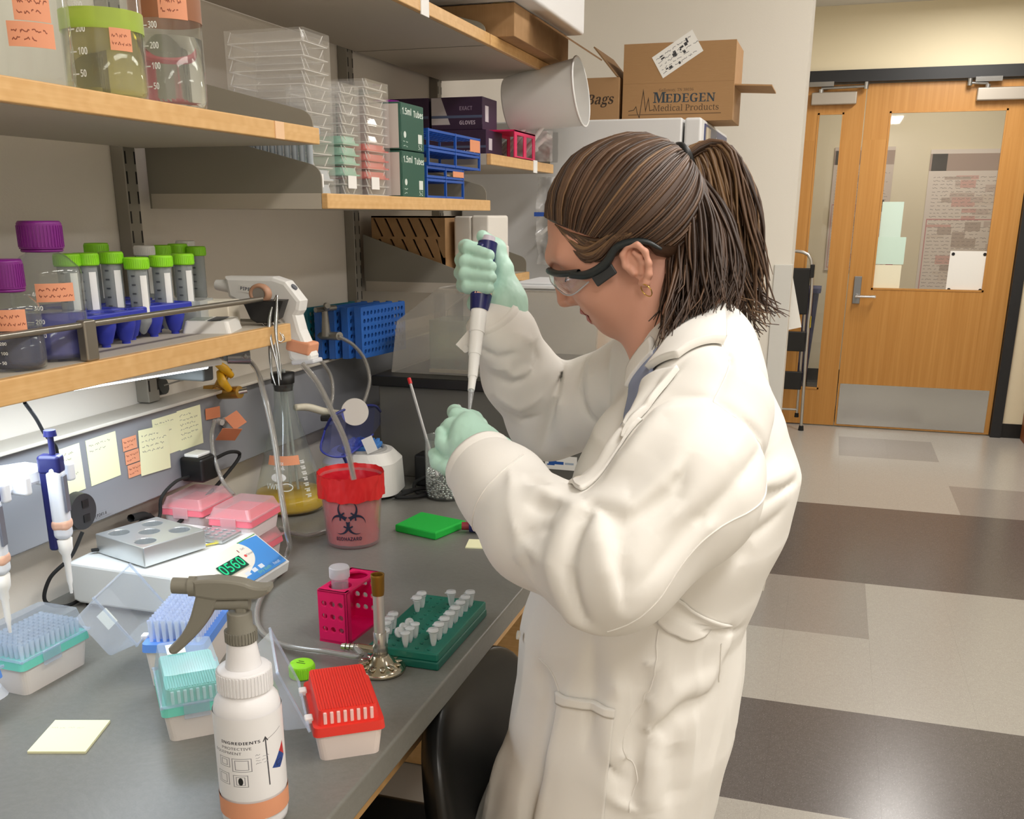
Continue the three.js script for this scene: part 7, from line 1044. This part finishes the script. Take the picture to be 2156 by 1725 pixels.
// hair: a close cap combed back to a tie, then a ponytail and loose locks
{
  const tones = [mat(0x3a291e, 0.5), mat(0x4d3728, 0.48), mat(0x614733, 0.46), mat(0x7f6143, 0.44)];
  const capF = (x, y, z) => { const s = smin(ell([0.002, 0.074, 0], [0.1, 0.09, 0.081])(x, y, z), ell([-0.03, 0.045, 0], [0.062, 0.075, 0.076])(x, y, z), 0.03); const ax = Math.abs(z); const front = x - (0.097 - 1.1 * Math.max(0, 0.118 - y) - 0.0 * ax); // forehead line
    const hl = smax(x + 0.55 * y - 0.153 + ax * 0.28, 0.0, 0.001); const face = Math.max(x + 0.62 * y - 0.157 + 0.0 * ax, -1); const side = 0.03 - y + 0.9 * Math.max(0, -x - 0.01) * -1; const cut = smax(Math.max(x - 0.02 - Math.max(0, (y - 0.05)) * 1.15, -0.2), -1, 0.01); const e = 0.042 - y - 0.25 * Math.min(0, x); // keep above the ears
    let k = smax(s, face > -0.2 ? (x - 0.045 - 1.0 * (y - 0.068)) * 0.7 : -1, 0.008); if (x > -0.02) k = smax(k, 0.036 - y + (x < 0.01 ? -0.02 : 0), 0.008); else k = smax(k, -0.05 - y, 0.01); return k; };
  const hair = part(person, 'hair', nets(capF, [-0.12, -0.08, -0.1], [0.13, 0.18, 0.1], 0.0034).intoHead(), tones[1], null, null, 'brown hair combed back into a ponytail with lighter streaks');
  const tie = V(loc([-0.1977, 1.5735, -1.3521])), byTone = [[], [], [], []];
  const lock = (pts, r, tone) => byTone[tone].push(taper(pts, r, 14, 5));
  const pick = () => { const t = rnd(); return t < 0.3 ? 0 : t < 0.68 ? 1 : t < 0.92 ? 2 : 3; };
  for (let i = 0; i < 420; i++) { // combed strands from the hairline to the tie
    const th = rnd(-1, 1), side = th < 0 ? -1 : 1, a = Math.abs(th); let st; // hairline from the forehead middle down to behind the ear
    if (a < 0.45) st = [0.092 - 0.05 * a, 0.123 - 0.05 * a, side * a * 0.13]; else if (a < 0.75) { const q = (a - 0.45) / 0.3; st = [0.07 - 0.055 * q, 0.1 - 0.058 * q, side * (0.06 + 0.018 * q)]; } else { const q = (a - 0.75) / 0.25; st = [0.0 - 0.07 * q, 0.04 - 0.06 * q, side * (0.078 - 0.02 * q)]; }
    const P = [], A = V(st), n = 7; for (let k = 0; k <= n; k++) { const t = k / n, p = A.clone().lerp(tie, t); const c = V(-0.005, 0.065, 0); const out = p.clone().sub(c).normalize().multiplyScalar(0.11).add(c); const q = snap(capF, out.toArray(), 0.0006 + rnd(0, 0.0016)); if (t > 0.86) q.lerp(tie, (t - 0.86) / 0.14); P.push(q.toArray()); }
    const r = rnd(0.0014, 0.003); lock(P, [r * 0.5, r, r, r, r * 0.8], pick());
  }
  for (let i = 0; i < 110; i++) { // short strands over temple and brow
    const t = i / 110, dn = rnd(-0.002, 0.014), s = V(0.075 - 0.03 * t, 0.098 - 0.035 * t, 0.052 + 0.022 * t), e = V(0.012 - 0.02 * t + rnd(-0.006, 0.006), 0.05 - 0.012 * t - dn * 0.5, 0.083), m = s.clone().lerp(e, 0.5).add(V(0.012 - 0.01 * t, -0.02 + 0.008 * t - dn, 0.006)); lock([s, m, e].map(v => snap((x, y, z) => Math.min(capF(x, y, z), headF(x, y, z)), v.toArray(), 0.0012).toArray()), [0.0008, 0.0018, 0.001], rnd() < 0.25 ? 3 : rnd() < 0.6 ? 2 : 1);
  }
  const W = (u) => loc(u);
  const pony = [W([-0.1958, 1.5717, -1.3522]), W([-0.1787, 1.5814, -1.3661]), W([-0.1590, 1.5700, -1.3742]), W([-0.1408, 1.5272, -1.3717]), W([-0.1271, 1.4710, -1.3634]), W([-0.1148, 1.4173, -1.3556]), W([-0.0984, 1.3697, -1.3455])].map(p => V(p));
  const pc = new THREE.CatmullRomCurve3(pony), wid = [0.008, 0.014, 0.022, 0.028, 0.03, 0.03, 0.026];
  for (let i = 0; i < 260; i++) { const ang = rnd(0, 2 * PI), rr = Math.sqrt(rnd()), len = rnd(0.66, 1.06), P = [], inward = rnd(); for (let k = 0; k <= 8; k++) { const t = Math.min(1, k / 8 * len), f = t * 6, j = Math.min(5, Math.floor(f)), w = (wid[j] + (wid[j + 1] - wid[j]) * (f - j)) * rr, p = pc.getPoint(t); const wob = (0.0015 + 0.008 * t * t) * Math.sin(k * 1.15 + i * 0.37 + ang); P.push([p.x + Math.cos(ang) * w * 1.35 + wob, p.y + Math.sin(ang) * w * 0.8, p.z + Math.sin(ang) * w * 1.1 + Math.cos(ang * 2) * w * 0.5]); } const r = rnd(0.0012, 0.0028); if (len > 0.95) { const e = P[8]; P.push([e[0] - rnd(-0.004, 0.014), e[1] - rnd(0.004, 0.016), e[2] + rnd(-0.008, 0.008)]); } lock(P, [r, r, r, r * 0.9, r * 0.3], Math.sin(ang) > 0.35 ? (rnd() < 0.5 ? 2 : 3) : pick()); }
  const under = [[W([-0.1969, 1.5681, -1.3616]), W([-0.1781, 1.5240, -1.3534]), W([-0.1624, 1.4656, -1.3286]), W([-0.1601, 1.4087, -1.2892]), W([-0.1688, 1.3661, -1.2399])], [W([-0.1955, 1.5686, -1.3732]), W([-0.1636, 1.5124, -1.3652]), W([-0.1420, 1.4535, -1.3422]), W([-0.1336, 1.4073, -1.3190]), W([-0.1334, 1.3686, -1.2847])], [W([-0.1936, 1.5642, -1.3395]), W([-0.1843, 1.5121, -1.3147]), W([-0.1773, 1.4558, -1.2660]), W([-0.1737, 1.4078, -1.2188]), W([-0.1800, 1.3653, -1.1813])], [W([-0.1955, 1.5686, -1.3732]), W([-0.1511, 1.5244, -1.3840]), W([-0.1275, 1.4647, -1.3722]), W([-0.1188, 1.4170, -1.3597]), W([-0.1166, 1.3791, -1.3372])], [W([-0.1985, 1.5661, -1.3824]), W([-0.1708, 1.5124, -1.3739]), W([-0.1544, 1.4523, -1.3708]), W([-0.1498, 1.4041, -1.3568]), W([-0.1475, 1.3801, -1.3498])], [W([-0.1901, 1.5642, -1.3406]), W([-0.1590, 1.5179, -1.3245]), W([-0.1348, 1.4669, -1.2939]), W([-0.1238, 1.4223, -1.2721]), W([-0.1243, 1.3924, -1.2514])], [W([-0.1896, 1.5626, -1.3293]), W([-0.1652, 1.5119, -1.2823]), W([-0.1513, 1.4567, -1.2525]), W([-0.1434, 1.4161, -1.2310]), W([-0.1450, 1.3876, -1.2159])]];
  under.forEach((u, ui) => { const c = new THREE.CatmullRomCurve3(u.map(p => V(p))); for (let i = 0; i < 90; i++) { const ang = rnd(0, 2 * PI), rr = Math.sqrt(rnd()) * 0.024, len = rnd(0.68, 1.06), P = []; for (let k = 0; k <= 7; k++) { const t = Math.min(1, k / 7 * len), p = c.getPoint(t), w = rr * Math.min(1, 0.2 + t * 2), wv = 0.0085 * t * t * Math.sin(k * 1.2 + ui * 2 + i * 0.25); P.push([p.x + Math.cos(ang) * w + wv, p.y + Math.sin(ang) * w * 0.4, p.z + Math.sin(ang) * w + wv]); } const e = P[7]; P.push([e[0] + rnd(-0.002, 0.012), e[1] - rnd(0, 0.01), e[2] + rnd(-0.008, 0.008)]); const r = rnd(0.0012, 0.0026); lock(P, [r, r, r, r * 0.9, r * 0.25], rnd() < 0.55 ? 0 : rnd() < 0.8 ? 1 : 2); } });
  for (let i = 0; i < 14; i++) { const s = W([-0.1014, 1.4177, -1.3544]), e = [s[0] - rnd(0.0, 0.02), s[1] - rnd(0.03, 0.06), s[2] + rnd(-0.02, 0.03)]; lock([s, [(s[0] + e[0]) / 2 + rnd(-0.01, 0.01), (s[1] + e[1]) / 2, (s[2] + e[2]) / 2], [e[0] - rnd(0, 0.02), e[1], e[2]]], [0.0016, 0.0012, 0.0004], 1); }
  byTone.forEach((g, i) => { const o = part(hair, 'strands', merge(g).intoHead(), tones[i]); o.userData.kind = 'stuff'; });
  part(hair, 'hair_tie', new THREE.TorusGeometry(0.016, 0.0062, 10, 24).applyQuaternion(new THREE.Quaternion().setFromUnitVectors(V(0, 0, 1), pony[1].clone().sub(pony[0]).normalize())).translate(tie.x, tie.y, tie.z).intoHead(), M.black, null, null, 'black hair tie');
}
// gloved hands
function hand(name, palm, fingers, thumb, label, lo, hi) {
  const P = palm.map(([a, b, r, s]) => cone3(a, b, r, s)), F = fingers.map(f => chain(f.p, f.r || [0.0105, 0.0098, 0.0092, 0.0082], 0.006)), T = chain(thumb.p, thumb.r || [0.0135, 0.012, 0.0105, 0.0088], 0.008);
  const f = (x, y, z) => { let d = P[0](x, y, z); for (let i = 1; i < P.length; i++) d = smin(d, P[i](x, y, z), 0.016); for (const q of F) d = smin(d, q(x, y, z), 0.0042); d = smin(d, T(x, y, z), 0.007); return d - 0.0006 * noise3.noise(x * 90, y * 90, z * 90) - 0.0003 * noise3.noise(x * 220, y * 90, z * 220); };
  return part(person, name, nets(f, lo, hi, 0.0024), gloveMat, null, null, label);
}
const bb = (pts, m) => [[0, 1, 2].map(k => Math.min(...pts.map(p => p[k])) - m), [0, 1, 2].map(k => Math.max(...pts.map(p => p[k])) + m)];
{ // her left hand, holding the microtube
  const w = [-0.3752, 1.2016, -1.1276], w2 = [-0.3833, 1.2105, -1.1334], kI = [-0.4256, 1.2504, -1.1679], kM = [-0.4275, 1.2446, -1.1501], kR = [-0.4269, 1.2274, -1.1360], kP = [-0.4231, 1.2115, -1.1321];
  const fingers = [{ p: [kI, [-0.4459, 1.2559, -1.1775], [-0.4575, 1.2558, -1.2013], [-0.4527, 1.2499, -1.2206]] }, { p: [kM, [-0.4472, 1.2462, -1.1598], [-0.4597, 1.2380, -1.1784], [-0.4595, 1.2271, -1.1914]] }, { p: [kR, [-0.4410, 1.2203, -1.1359], [-0.4520, 1.2281, -1.1415], [-0.4585, 1.2381, -1.1536]] }, { p: [kP, [-0.4418, 1.2002, -1.1270], [-0.4555, 1.2039, -1.1326], [-0.4647, 1.2119, -1.1433]], r: [0.0102, 0.0096, 0.009, 0.0082] }], thumb = { p: [[-0.4109, 1.2262, -1.1845], [-0.4305, 1.2359, -1.2144], [-0.4421, 1.2407, -1.2320], [-0.4481, 1.2452, -1.2337]] };
  const palm = [[w, w2, 0.03, 0.029], [w2, kI, 0.026, 0.0145], [w2, kM, 0.026, 0.014], [w2, kR, 0.026, 0.014], [w2, kP, 0.026, 0.0135], [[-0.4043, 1.2214, -1.1653], [-0.4230, 1.2316, -1.1550], 0.024, 0.018]];
  const b = bb([w, w2, ...fingers.flatMap(f => f.p), ...thumb.p], 0.04); hand('glove', palm, fingers, thumb, 'pale green glove on the hand pinching the microtube', b[0], b[1]);
  const tm = thing('microtube', 'open clear microtube held between her gloved fingertips', 'microtube', [-0.4474, 1.2419, -1.2241], 0.3), cm = mat(0xf3f4f4, 0.2, { transmission: 0.6, thickness: 0, ior: 1.4 }); part(tm, 'body', lathe([[0, -0.028], [0.0018, -0.027], [0.0046, -0.012], [0.005, 0.008], [0.0062, 0.0085], [0.0062, 0.0105], [0.0045, 0.0105], [0.0042, -0.01], [0, -0.025]], 18), cm); part(tm, 'lid', [cyl(0.0066, 0.0066, 0.003, 18), new THREE.TorusGeometry(0.0055, 0.0012, 8, 18).rotateX(PI / 2)], cm, [-0.0135, 0.0145, 0.003], [0.5, 0, 0.95]); part(tm, 'hinge', tube([[-0.006, 0.0095, 0], [-0.0085, 0.0105, 0.001], [-0.01, 0.011, 0.002]], 0.001, 10, 6), cm);
}
{ // her right hand, holding the pipette
  const w = [-0.4410, 1.3611, -1.3696], w2 = [-0.4475, 1.3818, -1.3764], fi = [[[-0.4899, 1.4537, -1.4212], [-0.5127, 1.4594, -1.3983], [-0.4950, 1.4581, -1.3618], [-0.4586, 1.4500, -1.3465]], [[-0.4934, 1.4375, -1.4182], [-0.5152, 1.4410, -1.3905], [-0.4950, 1.4403, -1.3495], [-0.4534, 1.4351, -1.3390]], [[-0.4931, 1.4201, -1.4127], [-0.5141, 1.4239, -1.3832], [-0.4927, 1.4238, -1.3427], [-0.4517, 1.4206, -1.3338]], [[-0.4886, 1.4044, -1.4036], [-0.5082, 1.4070, -1.3763], [-0.4873, 1.4072, -1.3391], [-0.4551, 1.4065, -1.3315]]].map(p => ({ p }));
  const thumb = { p: [[-0.4422, 1.4008, -1.3732], [-0.4494, 1.4292, -1.3822], [-0.4623, 1.4589, -1.3910], [-0.4798, 1.4747, -1.3796]], r: [0.017, 0.0135, 0.0115, 0.009] };
  const palm = [[w, w2, 0.03, 0.029], [w2, fi[0].p[0], 0.026, 0.015], [w2, fi[1].p[0], 0.026, 0.015], [w2, fi[2].p[0], 0.026, 0.015], [w2, fi[3].p[0], 0.026, 0.015], [[-0.4551, 1.4006, -1.3910], [-0.4823, 1.4290, -1.4157], 0.024, 0.018], [[-0.4934, 1.3799, -1.3833], w2, 0.012, 0.024]];
  const b = bb([w, w2, ...fi.flatMap(f => f.p), ...thumb.p], 0.04); hand('glove', palm, fi, thumb, 'pale green glove gripping the pipette', b[0], b[1]);
  const pp = thing('pipette', 'dark blue and white pipette she holds upright in her raised hand', 'pipette'), A = (p) => p;
  const head = [-0.4708, 1.4657, -1.3762], mid = [-0.4711, 1.4157, -1.3557], col0 = [-0.4691, 1.3958, -1.3412], col1 = [-0.4682, 1.3751, -1.3304], s1 = [-0.4652, 1.3463, -1.3112], s2 = [-0.4622, 1.3185, -1.2923], s3 = [-0.4572, 1.2912, -1.2698], s4 = [-0.4544, 1.2760, -1.2559], tip = [-0.4468, 1.2419, -1.2243], top = [-0.4706, 1.4735, -1.3799];
  part(pp, 'handle', [bar(head, mid, 0.0142, 18, 0.0115), bar(mid, col0, 0.0115, 18, 0.0125)], M.navy); part(pp, 'finger_hook', [bar(head, [-0.4777, 1.4596, -1.3611], 0.008, 12, 0.006)], M.navy); part(pp, 'plunger_button', bar(head, top, 0.0098, 18), mat(0xcfc7d2, 0.4)); part(pp, 'tape_wrap', bar([-0.4690, 1.4047, -1.3441], [-0.4688, 1.3946, -1.3398], 0.0147, 18), mat(0xe8b9a0, 0.6), null, null, 'peach tape'); part(pp, 'lower_collar', bar(col0, col1, 0.0155, 20, 0.013), M.navy, null, null, 'navy blue collar'); part(pp, 'shaft', [bar(col1, s1, 0.0118, 18, 0.0108), bar(s1, s2, 0.0098, 18, 0.0088), bar(s2, s3, 0.0078, 16, 0.0066)], M.white); part(pp, 'ejector_arm', bar([-0.4722, 1.3724, -1.3218], [-0.4581, 1.2943, -1.2705], 0.0018, 8), M.white); part(pp, 'shaft_end', bar(s3, s4, 0.0058, 14, 0.0048), M.white); part(pp, 'pipette_tip', bar(s4, tip, 0.0042, 12, 0.0009), mat(0xf2f4f6, 0.1, { transmission: 0.75, thickness: 0, ior: 1.4 }), null, null, 'clear disposable tip');
}
{ // trousers and shoes below the coat
  const hy = HEM + 0.06, tr = mat(0x2b2f3a, 0.9), cx = rows[rows.length - 1].cx + 0.03, legs = [chain([[cx, hy, -1.165], [cx + 0.0, 0.46, -1.165], [cx + 0.03, 0.06, -1.16]], [0.085, 0.065, 0.055], 0.02), chain([[cx, hy, -1.345], [cx, 0.46, -1.345], [cx + 0.03, 0.06, -1.35]], [0.085, 0.065, 0.055], 0.02)];
  part(person, 'trousers', nets((x, y, z) => smax(smin(legs[0](x, y, z), legs[1](x, y, z), 0.02), 0.05 - y, 0.01), [cx - 0.14, 0.03, -1.5], [cx + 0.16, hy + 0.1, -1.0], 0.011), tr);
  for (const z of [-1.16, -1.35]) part(person, 'shoe', [at(box(0.26, 0.025, 0.09, 0.012), cx - 0.03, 0.0125, z), at(new THREE.SphereGeometry(0.05, 18, 12).scale(2.3, 0.95, 0.86), cx - 0.03, 0.045, z)], mat(0x1c1c1e, 0.6));
}

renderer.render(scene, camera);
